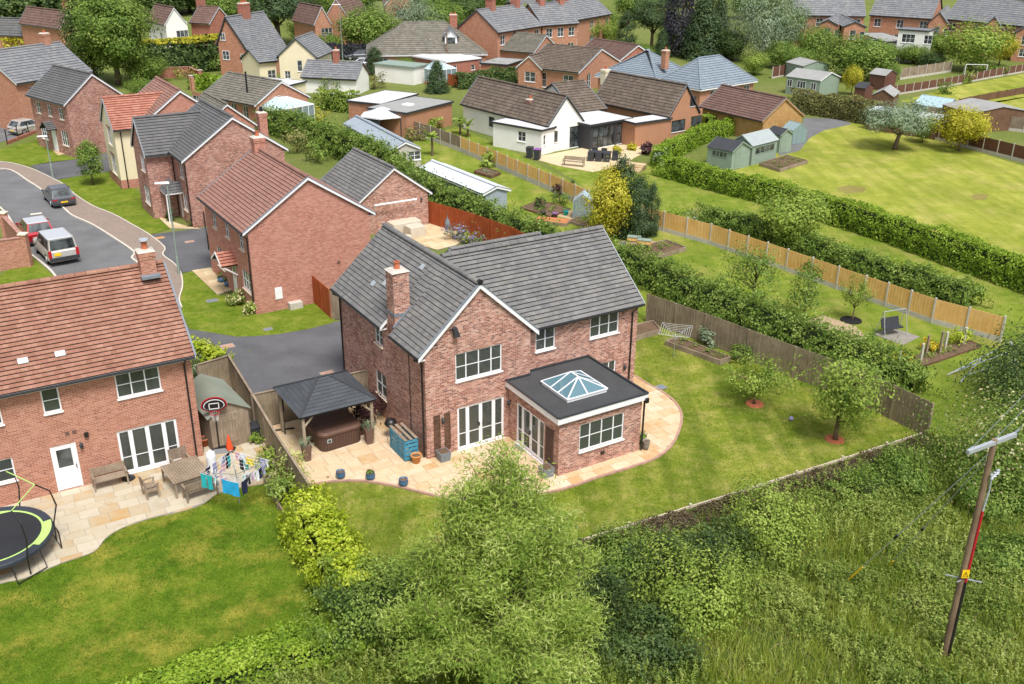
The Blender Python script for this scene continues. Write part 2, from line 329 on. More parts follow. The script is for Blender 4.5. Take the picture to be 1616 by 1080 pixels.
class MB:
    def __init__(s): s.V = []; s.F = []; s.I = []; s.mi = 0; s.rnd = None
    def add(s, pts, faces):
        b = len(s.V); s.V += [tuple(p) for p in pts]
        for f in faces: s.F.append([b+i for i in f]); s.I.append(s.mi)
        return s
    def quad(s, *p): return s.add(p, [list(range(len(p)))])
    def hexa(s, p):  # 4 bottom ccw, 4 top ccw
        return s.add(p, [[3,2,1,0],[4,5,6,7],[0,1,5,4],[1,2,6,5],[2,3,7,6],[3,0,4,7]])
    def box(s, a, b):
        x0,x1 = sorted((a[0],b[0])); y0,y1 = sorted((a[1],b[1])); z0,z1 = sorted((a[2],b[2]))
        return s.hexa([(x0,y0,z0),(x1,y0,z0),(x1,y1,z0),(x0,y1,z0),(x0,y0,z1),(x1,y0,z1),(x1,y1,z1),(x0,y1,z1)])
    def bar(s, a, b, w, h=None, up=(0,0,1)):
        a = Vector(a); b = Vector(b); h = h or w; d = (b-a).normalized(); u = Vector(up)
        if abs(d.dot(u)) > .98: u = Vector((1,0,0))
        x = d.cross(u).normalized()*w/2; y = x.cross(d).normalized()*h/2
        return s.hexa([a-x-y,a+x-y,a+x+y,a-x+y,b-x-y,b+x-y,b+x+y,b-x+y])
    def prism(s, poly, z0, z1):
        n = len(poly)
        return s.add([(p[0],p[1],z0) for p in poly]+[(p[0],p[1],z1) for p in poly],
              [list(range(n))[::-1], list(range(n,2*n))]+[[i,(i+1)%n,n+(i+1)%n,n+i] for i in range(n)])
    def ring(s, c, ax, r, n):
        ax = Vector(ax).normalized(); u = Vector((0,0,1)) if abs(ax.z) < .9 else Vector((1,0,0))
        x = ax.cross(u).normalized(); y = ax.cross(x)
        return [Vector(c)+x*math.cos(2*math.pi*k/n)*r+y*math.sin(2*math.pi*k/n)*r for k in range(n)]
    def tube(s, pts, r, n=8, cap=True, closed=False):
        pts = [Vector(p) for p in pts]; rr = r if isinstance(r,(list,tuple)) else [r]*len(pts)
        b = len(s.V); m = len(pts)
        for i,p in enumerate(pts):
            d = (pts[min(i+1,m-1)]-pts[max(i-1,0)]) if not closed else (pts[(i+1)%m]-pts[i-1])
            s.V += [tuple(q) for q in s.ring(p, d, rr[i], n)]
        fs = []
        for i in range(m if closed else m-1):
            j = (i+1)%m
            for k in range(n): fs.append([b+i*n+k, b+i*n+(k+1)%n, b+j*n+(k+1)%n, b+j*n+k])
        if cap and not closed: fs.append([b+k for k in range(n)][::-1]); fs.append([b+(m-1)*n+k for k in range(n)])
        s.F += fs; s.I += [s.mi]*len(fs); return s
    def cyl(s, c, r0, r1, h, n=12): return s.tube([c, (c[0],c[1],c[2]+h)], [r0,r1], n)
    def lathe(s, prof, c=(0,0,0), n=16):
        b = len(s.V)
        for r,z in prof: s.V += [(c[0]+r*math.cos(2*math.pi*k/n), c[1]+r*math.sin(2*math.pi*k/n), c[2]+z) for k in range(n)]
        for i in range(len(prof)-1):
            for k in range(n): s.F.append([b+i*n+k, b+i*n+(k+1)%n, b+(i+1)*n+(k+1)%n, b+(i+1)*n+k]); s.I.append(s.mi)
        return s
    def mesh(s, name, mats, smooth=False):
        me = bpy.data.meshes.new(name); me.from_pydata(s.V, [], s.F)
        for x in (mats if isinstance(mats,(list,tuple)) else [mats]): me.materials.append(MATS[x])
        if max(s.I, default=0): me.polygons.foreach_set('material_index', s.I)
        me.update(); set_uv(me)
        if smooth: me.polygons.foreach_set('use_smooth', [True]*len(me.polygons))
        if s.rnd is not None:
            a = me.attributes.new('rnd','FLOAT','FACE'); a.data.foreach_set('value', np.array(s.rnd,'f'))
        return me
    def build(s, name, mats, parent=None, smooth=False): return link(name, s.mesh(name, mats, smooth), parent)
def struct(name, pts, z, mat, thick=0.):
    b = MB()
    if thick: b.prism(pts, z-thick, z)
    else: b.quad(*[(p[0],p[1],z) for p in pts])
    o = b.build(name, mat)
    if o.data.polygons[0].normal.z < 0 and not thick: o.data.flip_normals()
    return tag(o, kind='structure')
def bez(p0, p1, p2, n=8):
    return [tuple((1-t)**2*a+2*t*(1-t)*b+t*t*c for a,b,c in zip(p0,p1,p2)) for t in [i/n for i in range(n+1)]]
def smoothline(pts, n=4):
    P = [Vector((p[0],p[1],0)) for p in pts]; out = []
    for i in range(len(P)-1):
        a = P[max(i-1,0)]; b = P[i]; c = P[i+1]; d = P[min(i+2,len(P)-1)]
        for k in range(n):
            t = k/n
            out.append(.5*((2*b)+(c-a)*t+(2*a-5*b+4*c-d)*t*t+(3*b-a-3*c+d)*t**3))
    return out+[P[-1]]
# ---------------------------------------------------------------- foliage
def leaf_mesh(name, C, N, size, aspect, rnd, mat, rng, tri=False, T=None):
    n = len(C); N = N/np.maximum(np.linalg.norm(N,axis=1,keepdims=True),1e-6)
    if T is None: T = rng.normal(size=(n,3))
    T = T - N*(T*N).sum(1,keepdims=True); T /= np.maximum(np.linalg.norm(T,axis=1,keepdims=True),1e-6)
    B = np.cross(N,T); L = size[:,None]*.5; Wd = L*aspect
    if tri:
        k = 3; V = np.stack([C-B*Wd, C+B*Wd, C+T*L*2],1)
    else:
        k = 4; V = np.stack([C+T*L, C+B*Wd-T*L*.15, C-T*L, C-B*Wd-T*L*.15],1)
    me = bpy.data.meshes.new(name)
    me.vertices.add(n*k); me.vertices.foreach_set('co', V.astype('f').ravel())
    me.loops.add(n*k); me.loops.foreach_set('vertex_index', np.arange(n*k,dtype='i'))
    me.polygons.add(n); me.polygons.foreach_set('loop_start', np.arange(0,n*k,k,dtype='i'))
    a = me.attributes.new('rnd','FLOAT','FACE'); a.data.foreach_set('value', rnd.astype('f'))
    me.materials.append(MATS[mat]); me.update(calc_edges=True); return me
def crown_pts(rng, shape, h0, h, rx, ncl, nlf, spread, ry=None, lobes=.25, hollow=.45):
    ry = ry or rx; H = h-h0
    if shape in ('cone','column'):
        z = rng.random(ncl)**(1.25 if shape == 'cone' else 1.); a = rng.random(ncl)*6.283
        prof = (1-z)**.75 if shape == 'cone' else np.minimum(1,(1-z)*3.2)**.6*(.75+.25*np.minimum(1,z*5))
        rr = prof*(.62+.38*rng.random(ncl))
        D = np.stack([np.cos(a)*rr, np.sin(a)*rr, z*2-1],1)
        out = np.stack([np.cos(a),np.sin(a),np.full(ncl,.5)],1)
    else:
        D = rng.normal(size=(ncl,3)); D /= np.linalg.norm(D,axis=1,keepdims=True)
        lob = 1+lobes*(np.sin(D[:,0]*4.1+D[:,2]*3+rng.random()*6)+np.sin(D[:,1]*4.7-D[:,2]*2.3+rng.random()*6))*.5
        out = D.copy(); out[:,2] += .35
        D = D*((hollow+(1-hollow)*rng.random(ncl)**.6)*lob)[:,None]
        if shape == 'umbrella': D[:,2] = np.where(D[:,2] < -.35, -.35+.2*(D[:,2]+.35), D[:,2])
    K = np.stack([D[:,0]*rx, D[:,1]*ry, h0+(D[:,2]+1)*.5*H],1)
    idx = np.repeat(np.arange(ncl), nlf); n = len(idx)
    off = rng.normal(size=(n,3))*spread
    P = K[idx]+off; Nn = off/spread*.5+out[idx]*.9+rng.normal(size=(n,3))*.45+np.array([0,0,.35])
    clr = rng.random(ncl); dep = np.clip(np.linalg.norm(D,axis=1),0,1)
    rnd = np.clip(clr[idx]*.55+rng.random(n)*.45,0,1)
    return K, P, Nn, rnd
TREES = {}
def make_tree(key, h, rx, h0, mat, ncl=90, nlf=60, leaf=.22, spread=.4, aspect=.55, shape='round', trunk=.14, seed=1, ry=None, lobes=.25, hollow=.45, bark='bark', limbs=9, lean=(0,0), droop=0.):
    rng = np.random.default_rng(seed); rd = random.Random(seed)
    K,P,Nn,rnd = crown_pts(rng, shape, h0, h, rx, ncl, nlf, spread, ry, lobes, hollow)
    T = None
    if droop: T = rng.normal(size=P.shape)*.5; T[:,2] -= droop
    cm = leaf_mesh(key+'_crown', P, Nn, leaf*(.7+.6*rng.random(len(P))), aspect, rnd, mat, rng, T=T)
    b = MB(); top = h0+(h-h0)*(.8 if shape in ('cone','column') else .5)
    pts = [Vector((lean[0]*t*t+rd.uniform(-.05,.05)*t, lean[1]*t*t+rd.uniform(-.05,.05)*t, top*t-.05)) for t in (0,.15,.4,.7,1)]
    b.tube(pts, [trunk*1.45,trunk,trunk*.85,trunk*.65,trunk*.4], 8)
    for k in rd.sample(range(ncl), min(limbs,ncl)):
        e = Vector(K[k]); z0 = min(max(h0*.75, e.z*.55), top*.92); t = z0/top
        s = Vector((lean[0]*t*t, lean[1]*t*t, z0)); mid = (s+e)/2+Vector((rd.uniform(-.15,.15),rd.uniform(-.15,.15),.12*(h-h0)*.3))
        b.tube([s,mid,e], [trunk*.5,trunk*.3,trunk*.1], 5)
    TREES[key] = (b.mesh(key+'_trunk', bark, True), cm)
def tree(name, key, label, loc, sc=1., rz=0., sz=None, cat='tree', group=None, tint=None):
    t = thing(name, label, cat, (loc[0],loc[1],loc[2] if len(loc) > 2 else 0), rz, group)
    t.scale = (sc,sc,sz or sc)
    tr,cr = TREES[key]; link('trunk', tr, t); link('crown', cr, t); return t
def path_pts(pts, step):
    P = [Vector((p[0],p[1],0)) for p in pts]; out = []
    for a,b in zip(P[:-1],P[1:]):
        n = max(1,int((b-a).length/step))
        out += [a+(b-a)*k/n for k in range(n)]
    return out+[P[-1]]
def hedge(name, label, pts, w, h, mat, dens=110, leaf=.13, rough=.12, aspect=.6, seed=1, h2=None, core='hedge_core', group=None, cat='hedge', roundness=.25, z0=0., w2=None):
    rng = np.random.default_rng(seed); P = path_pts(pts, .4)
    seg = np.array([[p.x,p.y] for p in P]); d = np.linalg.norm(np.diff(seg,axis=0),axis=1); s = np.concatenate([[0],np.cumsum(d)]); L = s[-1]
    h2 = h2 or h; w2 = w2 or w
    def frame(ss):
        x = np.interp(ss,s,seg[:,0]); y = np.interp(ss,s,seg[:,1]); e = .35
        tx = np.interp(np.minimum(ss+e,L),s,seg[:,0])-np.interp(np.maximum(ss-e,0),s,seg[:,0]); ty = np.interp(np.minimum(ss+e,L),s,seg[:,1])-np.interp(np.maximum(ss-e,0),s,seg[:,1])
        l = np.hypot(tx,ty)+1e-9; return x,y,tx/l,ty/l
    n = int(L*(2*h+w)*dens*1.7); ss = rng.random(n)*(L+w*.6)-w*.3; endo = np.where(ss < 0, ss, np.where(ss > L, ss-L, 0.)); ss = np.clip(ss,0,L)
    H = (h+(h2-h)*ss/L)*(1+.06*np.sin(ss*.75+seed)+.05*np.sin(ss*2.2+seed*2)); Wd = (w+(w2-w)*ss/L)*(1+.07*np.sin(ss*.6+seed*3))
    q = rng.random(n)*(2*H+Wd)
    side = np.where(q < H, 0, np.where(q < H+Wd, 1, 2))
    lat = np.where(side == 0, -Wd/2, np.where(side == 1, q-H-Wd/2, Wd/2)); z = np.where(side == 0, q, np.where(side == 1, H, 2*H+Wd-q))
    # round the shoulders, wobble the faces
    rz = np.clip((z/H-(1-roundness))/roundness,0,1); lat = lat*(1-.35*rz**2); z = z-roundness*H*.35*(np.abs(lat)/(Wd/2))**3*(z/H > .6)
    wob = rough*(np.sin(ss*1.7+z*2.1)+np.sin(ss*4.3-z*3.3+side)+.8*np.sin(ss*9.1+z*5+side*2))*.5+rng.normal(size=n)*rough*.45+(rng.random(n) < .05)*rng.random(n)*rough*2.2
    x,y,tx,ty = frame(ss); nx,ny = ty,-tx
    N = np.where((side == 1)[:,None], np.array([0,0,1.])[None], np.stack([nx*np.sign(lat),ny*np.sign(lat),np.full(n,.3)],1))
    N = N+np.stack([tx*np.sign(endo),ty*np.sign(endo),np.zeros(n)],1)*1.2*(endo != 0)[:,None]
    C = np.stack([x+nx*lat+tx*endo, y+ny*lat+ty*endo, z+z0],1)+N*wob[:,None]; C[:,2] = np.maximum(C[:,2], z0+.03)
    N2 = N+rng.normal(size=(n,3))*.55
    big = .5+.5*np.sin(ss*2.3+z*3)*np.sin(ss*.9+lat*3)
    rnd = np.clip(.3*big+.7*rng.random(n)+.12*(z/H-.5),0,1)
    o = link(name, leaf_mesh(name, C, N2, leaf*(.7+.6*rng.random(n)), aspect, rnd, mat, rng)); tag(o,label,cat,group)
    b = MB(); k0 = None; m = max(2,int(L/.8)+1)
    for k,si in enumerate(np.linspace(min(.6,L*.12),L-min(.6,L*.12),m)):
        x,y,tx,ty = [float(v[0]) for v in frame(np.array([si]))]; hh = (h+(h2-h)*si/L)*.8+z0; ww = (w+(w2-w)*si/L)*.36
        nxx,nyy = ty,-tx
        b.V += [(x+nxx*ww,y+nyy*ww,z0),(x+nxx*ww*.7,y+nyy*ww*.7,hh),(x-nxx*ww*.7,y-nyy*ww*.7,hh),(x-nxx*ww,y-nyy*ww,z0)]
        if k:
            i = 4*k
            for f in ([i-4,i,i+1,i-3],[i-3,i+1,i+2,i-2],[i-2,i+2,i+3,i-1]): b.F.append(f); b.I.append(0)
    b.F += [[0,1,2,3],[len(b.V)-1,len(b.V)-2,len(b.V)-3,len(b.V)-4]]; b.I += [0,0]
    b.build('inner_branches', core, o); return o
def shrub(name, label, loc, rx, h, mat, n=900, leaf=.12, seed=1, ry=None, aspect=.6, group=None, cat='shrub', shape='round', h0=.02, lobes=.3, clumps=None, spread=None, flower=None, nfl=0, hollow=.6):
    rng = np.random.default_rng(seed); ncl = clumps or max(8,n//40)
    K,P,Nn,rnd = crown_pts(rng, shape, h0, h, rx, ncl, max(1,n//ncl), spread or max(.07,rx*.2), ry, lobes, hollow)
    P[:,2] = np.maximum(P[:,2], .03)
    t = thing(name, label, cat, loc, 0, group)
    link('foliage', leaf_mesh(name, P, Nn, leaf*(.7+.6*rng.random(len(P))), aspect, rnd, mat, rng), t)
    b = MB()
    for k in range(0,ncl,max(1,ncl//7)): b.tube([(0,0,-.03),tuple(K[k]*np.array([.4,.4,.6])),tuple(K[k])], [.03,.02,.008], 5)
    b.build('stems', 'bark', t)
    if flower:
        sel = rng.choice(len(P), min(nfl,len(P)), replace=False); Q = P[sel]; ctr = np.array([0,0,h*.5]); Q = Q+(Q-ctr)*.06
        link('blossom', leaf_mesh('blossom', Q, Q-ctr+rng.normal(size=Q.shape)*.2, np.full(len(Q),leaf*1.1), .9, rng.random(len(Q)), flower, rng), t)
    return t

# ---------------------------------------------------------------- fences
def board_panel(L, h, n, seed, t=.02, zb=0., topjit=.008, arch=0.):
    rd = random.Random(seed); b = MB(); w = L/n
    for k in range(n):
        x0 = k*w+.003; x1 = (k+1)*w-.003; d = rd.uniform(-.004,.004)+(.008 if k%2 else 0); zt = h+rd.uniform(-topjit,topjit)+arch*math.sin(math.pi*(k+.5)/n)
        b.hexa([(x0,-t/2+d,zb),(x1,-t/2+d-.006,zb),(x1,t/2+d,zb),(x0,t/2+d,zb),(x0,-t/2+d,zt),(x1,-t/2+d-.006,zt),(x1,t/2+d,zt),(x0,t/2+d,zt)])
    for zr in (zb+.25,h-.3): b.box((0,t/2+.01,zr),(L,t/2+.05,zr+.07))
    return b
def fence(name, label, pts, h, pw, bmat, pmat='concrete', gravel=.3, post=.1, posth=.06, nb=12, group=None, seed=1, gmat='concrete', capmat=None, rail=False, cat='fence', h2=None):
    P = [Vector((p[0],p[1],0)) for p in pts]; root = thing(name, label, cat, (P[0].x,P[0].y,0), 0, group); O = P[0]
    tot = sum((b-a).length for a,b in zip(P[:-1],P[1:])); run = 0
    for i,(a,b) in enumerate(zip(P[:-1],P[1:])):
        d = b-a; n = max(1,round(d.length/pw)); L = d.length/n; ang = math.atan2(d.y,d.x)
        hh = h if h2 is None else h+(h2-h)*((run+d.length/2)/tot); run += d.length
        variants = [board_panel(L-post, hh, nb, seed*7+i*3+v, zb=gravel+.01).mesh('fence_panel', bmat) for v in range(3)]
        pm = MB().box((-post/2,-post/2,-.05),(post/2,post/2,hh+posth)).mesh('post', pmat)
        gm = MB().box((post/2,-.025,-.02),(L-post/2,.025,gravel)).mesh('gravel_board', gmat) if gravel else None
        cm = MB().box((post/2,-.05,hh+.012),(L-post/2,.05,hh+.045)).mesh('cap_rail', capmat) if capmat else None
        for k in range(n):
            p = a+d*(k/n)-O
            def put(nm, me, off):
                o = link(nm, me, root); o.location = p+Vector((math.cos(ang)*off, math.sin(ang)*off, 0)); o.rotation_euler = (0,0,ang)
            put('post', pm, 0); put('fence_panel', variants[(k*5+i)%3], post/2)
            if gm: put('gravel_board', gm, 0)
            if cm: put('cap_rail', cm, 0)
        if i == len(P)-2:
            o = link('post', pm, root); o.location = b-O; o.rotation_euler = (0,0,ang)
    return root
# ---------------------------------------------------------------- buildings
class Bld:
    """A building stands at O, turned by th; u runs along its front, v to its back."""
    def __init__(s, name, label, O, th, cat='house', group=None, near=0):
        s.root = thing(name, label, cat, (O[0],O[1],0), th, group); s.O = O; s.th = th; s.tiles = []; s.near = near; s.ridges = []
    def world(s, p): c,n = math.cos(s.th),math.sin(s.th); return Vector((s.O[0]+c*p[0]-n*p[1], s.O[1]+n*p[0]+c*p[1], p[2]))
    def P(s, face, k, c, z, d):
        return {'f':(c,k-d,z),'b':(c,k+d,z),'l':(k-d,c,z),'r':(k+d,c,z)}[face]
    def walls(s, u0, u1, v0, v1, z0, he, mat, open={}, gable=None, hr=None, name='wall', reveal=.09, skip='', floors=()):
        b = MB(); um = (u0+u1)/2; vm = (v0+v1)/2
        for face,(c0,c1,k) in {'f':(u0,u1,v0),'b':(u0,u1,v1),'l':(v0,v1,u0),'r':(v0,v1,u1)}.items():
            if face in skip: continue
            op = open.get(face,[]); flip = face in 'bl'
            cs = sorted({c0,c1,*[x for o in op for x in o[:2]]}); zs = sorted({z0,he,*[x for o in op for x in o[2:4]]})
            def q(*p):
                b.quad(*(p[::-1] if flip else p))
            for ca,cb in zip(cs[:-1],cs[1:]):
                for za,zb in zip(zs[:-1],zs[1:]):
                    cm,zm = (ca+cb)/2,(za+zb)/2
                    if any(o[0] < cm < o[1] and o[2] < zm < o[3] for o in op): continue
                    q(s.P(face,k,ca,za,0),s.P(face,k,cb,za,0),s.P(face,k,cb,zb,0),s.P(face,k,ca,zb,0))
            for o in op:
                a0,a1,y0,y1 = o[:4]
                for (p,r_) in (((a0,y0),(a0,y1)),((a0,y1),(a1,y1)),((a1,y1),(a1,y0)),((a1,y0),(a0,y0))):
                    q(s.P(face,k,*p,0),s.P(face,k,*r_,0),s.P(face,k,*r_,-reveal-.03),s.P(face,k,*p,-reveal-.03))
        if gable == 'v':
            if 'f' not in skip: b.quad((u0,v0,he),(u1,v0,he),(um,v0,hr))
            if 'b' not in skip: b.quad((u1,v1,he),(u0,v1,he),(um,v1,hr))
        elif gable == 'u':
            if 'l' not in skip: b.quad((u0,v1,he),(u0,v0,he),(u0,vm,hr))
            if 'r' not in skip: b.quad((u1,v0,he),(u1,v1,he),(u1,vm,hr))
        o = b.build(name, mat, s.root)
        for z in floors: MB().box((u0+.15,v0+.15,z-.1),(u1-.15,v1-.15,z)).build('floor', 'room', s.root)
        return o
    def win(s, face, k, c0, c1, z0, z1, cols=2, bar=True, pane='glass_dark', frame='upvc', sill='upvc', lintel=None, curtain=False, fw=.055, sillout=.07, d0=-.04, rows=None, name='window', kick=0., mull=None):
        P = lambda c,z,d: s.P(face,k,c,z,d)
        b = MB(); f = fw; D0,D1 = d0-.05,d0
        b.box(P(c0,z0,D0),P(c1,z0+f+kick,D1)); b.box(P(c0,z1-f,D0),P(c1,z1,D1)); b.box(P(c0,z0+f+kick,D0),P(c0+f,z1-f,D1)); b.box(P(c1-f,z0+f+kick,D0),P(c1,z1-f,D1))
        n = cols if isinstance(cols,int) else len(cols); xs = [c0+f/2+(c1-c0-f)*i/n for i in range(n+1)]
        if not isinstance(cols,int):
            tot = sum(cols); acc = 0; xs = [c0+f/2]
            for x in cols: acc += x; xs.append(c0+f/2+(c1-c0-f)*acc/tot)
        for x in xs[1:-1]: b.box(P(x-(mull or f*.9)/2,z0+f+kick,D0+.002),P(x+(mull or f*.9)/2,z1-f,D1-.002))
        rows = rows or ([.5] if bar else [])
        for r_ in rows:
            zz = z0+kick+(z1-z0-kick)*r_; hb = .014 if len(rows) == 1 and not kick else .04
            for x0,x1 in zip(xs[:-1],xs[1:]): b.box(P(x0+f*.45,zz-hb,D0+.012),P(x1-f*.45,zz+hb,D1-.008))
        w = b.build(name, frame, s.root)
        for x0,x1 in zip(xs[:-1],xs[1:]):
            MB().box(P(x0+f*.3,z0+f*.8+kick,D0+.014),P(x1-f*.3,z1-f*.8,D0+.022)).build('pane', pane, w)
        if sill:
            MB().box(P(c0-.04,z0-.06,-.05),P(c1+.04,z0-.004,sillout)).build('sill', sill, w)
        if lintel:
            lb = MB(); nbk = max(3,int((c1-c0+.2)/.085))
            for i in range(nbk):
                a = c0-.1+(c1-c0+.2)*i/nbk
                lb.box(P(a+.004,z1+.008,-.02),P(a+(c1-c0+.2)/nbk-.006,z1+.215,.006+.004*((i*7)%3)))
            tag(lb.build('lintel', lintel, s.root), kind='stuff')
        if curtain:
            cb = MB()
            for side in (0,1):
                for i in range(6):
                    x = (c0+.06+i*.045) if side == 0 else (c1-.06-i*.045)
                    cb.box(P(x-.02,z0+.05,-.13-.02*(i%2)),P(x+.022,z1-.02,-.12-.02*(i%2)))
            cb.build('curtain', 'curtain', w)
        return w
    def slope(s, A, B, C, D, tw=.3, ch=.33, mat='tile_grey', thick=.042, seed=1, collect=None):
        """eave left A, eave right B, ridge right C, ridge left D; tiles laid in broken bond"""
        rd = random.Random(seed); A,B,C,D = [Vector(p) for p in (A,B,C,D)]; gp = min(.028,ch*.12,thick*.75)
        n = ((B-A).cross(D-A)).normalized() if (D-A).length > .01 else ((B-A).cross(C-A)).normalized()
        if n.z < 0: n = -n
        rows = max(1,round(max((D-A).dot((D-A).normalized()) if (D-A).length else 0, 0.01)/ch)); e = (B-A).normalized()
        up = n.cross(e).normalized(); up = up if up.z > 0 else -up
        hgt = (D-A).dot(up); rows = max(1,round(hgt/ch)); r_ = hgt/rows
        sl = (D-A).dot(e); sr = (C-A).dot(e); LB = (B-A).dot(e)
        for i in range(rows):
            t0,t1 = i/rows,(i+1)/rows
            xl0,xl1 = sl*t0,sl*t1; xr0,xr1 = LB+(sr-LB)*t0, LB+(sr-LB)*t1
            off = (tw/2 if i%2 else 0)
            k = math.floor((min(xl0,xl1)-off)/tw)
            while True:
                a = k*tw+off; b_ = a+tw; k += 1
                if a >= max(xr0,xr1)-.01: break
                if b_ <= min(xl0,xl1)+.01: continue
                p = [max(a,xl0),min(b_,xr0),min(b_,xr1),max(a,xl1)]
                if p[1]-p[0] < .02 and p[2]-p[3] < .02: continue
                p[1] = max(p[1],p[0]+.001); p[2] = max(p[2],p[3]+.001)
                j = rd.uniform(0,.006); g = .003
                q = [A+e*(p[0]+g)+up*(r_*i)+n*(thick+j), A+e*(p[1]-g)+up*(r_*i)+n*(thick+j), A+e*p[2]+up*(r_*(i+1)-gp)+n*.008, A+e*p[3]+up*(r_*(i+1)-gp)+n*.008,
                     A+e*(p[0]+g)+up*(r_*i+.012)+n*.003, A+e*(p[1]-g)+up*(r_*i+.012)+n*.003]
                (collect if collect is not None else s.tiles).append((q, rd.random(), mat))
        # boarded deck under the tiles
        MB().hexa([A-n*.1,B-n*.1,C-n*.1,D-n*.1,A-n*.005,B-n*.005,C-n*.005,D-n*.005]).build('roof_deck','roof_underlay',s.root)
    def finish_tiles(s):
        by = {}
        for q,r_,mt in s.tiles: by.setdefault(mt,[]).append((q,r_))
        FC = [[0,1,2,3],[4,5,1,0],[0,3,4],[1,5,2]]
        for mt,L in by.items():
            if s.near:
                L.sort(key=lambda x: (s.world(x[0][0])-CAM).length)
                for q,r_ in L[:s.near]:
                    c = sum((v for v in q[:4]), Vector())/4
                    b = MB(); b.add([v-c for v in q], FC); b.rnd = [r_]*4; o = b.build('roof_tile', mt, s.root); o.location = c
                L = L[s.near:]
            if L:
                b = MB(); b.rnd = []
                for q,r_ in L: b.add(q, FC); b.rnd += [r_]*4
                tag(b.build('roof_covering', mt, s.root), kind='stuff')
    def ridge(s, a, b, mat, r=.11, L=.45, seed=0, joined=False, lift=.05):
        a = Vector(a); b = Vector(b); d = b-a; n = max(1,round(d.length/L)); l = d.length/n; e = d.normalized()
        x = e.cross(Vector((0,0,1))).normalized(); z = x.cross(e)
        rd = random.Random(seed)
        def one(bb, o, rv):
            pts = []
            for t_ in (0,l-.012):
                for k in range(6):
                    an = math.pi*(k/5); rr = r*(1.06 if t_ == 0 else 1)
                    pts.append(o+e*t_+x*math.cos(an)*rr*1.25+z*(math.sin(an)*rr-.02))
            fs = [[k,k+1,7+k,6+k] for k in range(5)]+[[5,4,3,2,1,0],[6,7,8,9,10,11]]
            bb.add(pts, fs); bb.rnd += [rv]*len(fs)
        if joined:
            bb = MB(); bb.rnd = []
            for k in range(n): one(bb, a+Vector((0,0,lift))+d*(k/n), rd.random())
            bb.build('ridge_line', mat, s.root)
        else:
            for k in range(n):
                bb = MB(); bb.rnd = []; one(bb, Vector(), rd.random()); o = bb.build('ridge_tile', mat, s.root); o.location = a+Vector((0,0,lift))+d*(k/n)
    def gable_roof(s, u0, u1, v0, v1, he, hr, axis, mat, eo=.3, go=.12, tw=.3, ch=.33, seed=1, ridge=True, barge='upvc', joined=True, gutter='black_plastic', soffit=True, rmat=None, barge_sides='ab', fascia=True):
        """ridge along v (gables front and back) or along u"""
        if axis == 'v': T = lambda a,b,z: (a,b,z); a0,a1,b0,b1 = u0,u1,v0,v1
        else: T = lambda a,b,z: (b,a,z); a0,a1,b0,b1 = v0,v1,u0,u1
        am = (a0+a1)/2; pit = (hr-he)/(am-a0); ze = he-pit*eo+.05; zr = hr+.05
        s.slope(T(a0-eo,b0-go,ze),T(a0-eo,b1+go,ze),T(am,b1+go,zr),T(am,b0-go,zr),tw,ch,mat,seed=seed)
        s.slope(T(a1+eo,b0-go,ze),T(a1+eo,b1+go,ze),T(am,b1+go,zr),T(am,b0-go,zr),tw,ch,mat,seed=seed+1)
        if ridge: s.ridge(T(am,b0-go,zr),T(am,b1+go,zr),rmat or mat,seed=seed,joined=joined)
        if barge:
            for nm,bb,sg in (('a',b0-go-.02,-1),('b',b1+go+.02,1)):
                if nm not in barge_sides: continue
                for x in (a0-eo,a1+eo):
                    m_ = MB(); m_.hexa([T(x,bb-.015,ze-.16),T(x,bb+.015,ze-.16),T(x,bb+.015,ze),T(x,bb-.015,ze),T(am,bb-.015,zr-.16),T(am,bb+.015,zr-.16),T(am,bb+.015,zr),T(am,bb-.015,zr)])
                    m_.build('bargeboard', barge, s.root)
                    m2 = MB(); m2.hexa([T(x,bb-.03,ze),T(x,bb+.05,ze),T(x,bb+.05,ze+.05),T(x,bb-.03,ze+.05),T(am,bb-.03,zr),T(am,bb+.05,zr),T(am,bb+.05,zr+.05),T(am,bb-.03,zr+.05)])
                    m2.build('verge_trim', 'lead', s.root)
        for x,sg in ((a0-eo,-1),(a1+eo,1)):
            if fascia: MB().box(T(x+.02*-sg,b0-go,ze-.17),T(x+.045*-sg,b1+go,ze-.02)).build('fascia', barge or 'upvc', s.root)
            if gutter: MB().tube([T(x+sg*.04,b0-go,ze-.07),T(x+sg*.04,b1+go,ze-.07)],.055,8).build('gutter', gutter, s.root)
            if soffit: MB().box(T(x+.05*-sg,b0,ze-.165),T(x+eo*-sg+.0,b1,ze-.15)).build('soffit', barge or 'upvc', s.root)
    def hip_roof(s, u0, u1, v0, v1, he, hr, mat, eo=.35, tw=.3, ch=.33, seed=1, inset=None, inset2=None, gutter='black_plastic', rmat=None, fascia='upvc'):
        U0,U1,V0,V1 = u0-eo,u1+eo,v0-eo,v1+eo; vm = (v0+v1)/2; i1 = (V1-V0)/2 if inset is None else inset; i2 = i1 if inset2 is None else inset2
        z = he+.02; a,b = (U0+i1,vm,hr),(U1-i2,vm,hr)
        s.slope((U0,V0,z),(U1,V0,z),b,a,tw,ch,mat,seed=seed); s.slope((U1,V1,z),(U0,V1,z),a,b,tw,ch,mat,seed=seed+1)
        s.slope((U0,V1,z),(U0,V0,z),a,a,tw,ch,mat,seed=seed+2); s.slope((U1,V0,z),(U1,V1,z),b,b,tw,ch,mat,seed=seed+3)
        if (Vector(b)-Vector(a)).length > .2: s.ridge(a,b,rmat or mat,joined=True)
        for e_,r_ in (((U0,V0,z),a),((U0,V1,z),a),((U1,V0,z),b),((U1,V1,z),b)): s.ridge(e_,r_,rmat or mat,joined=True,r=.09)
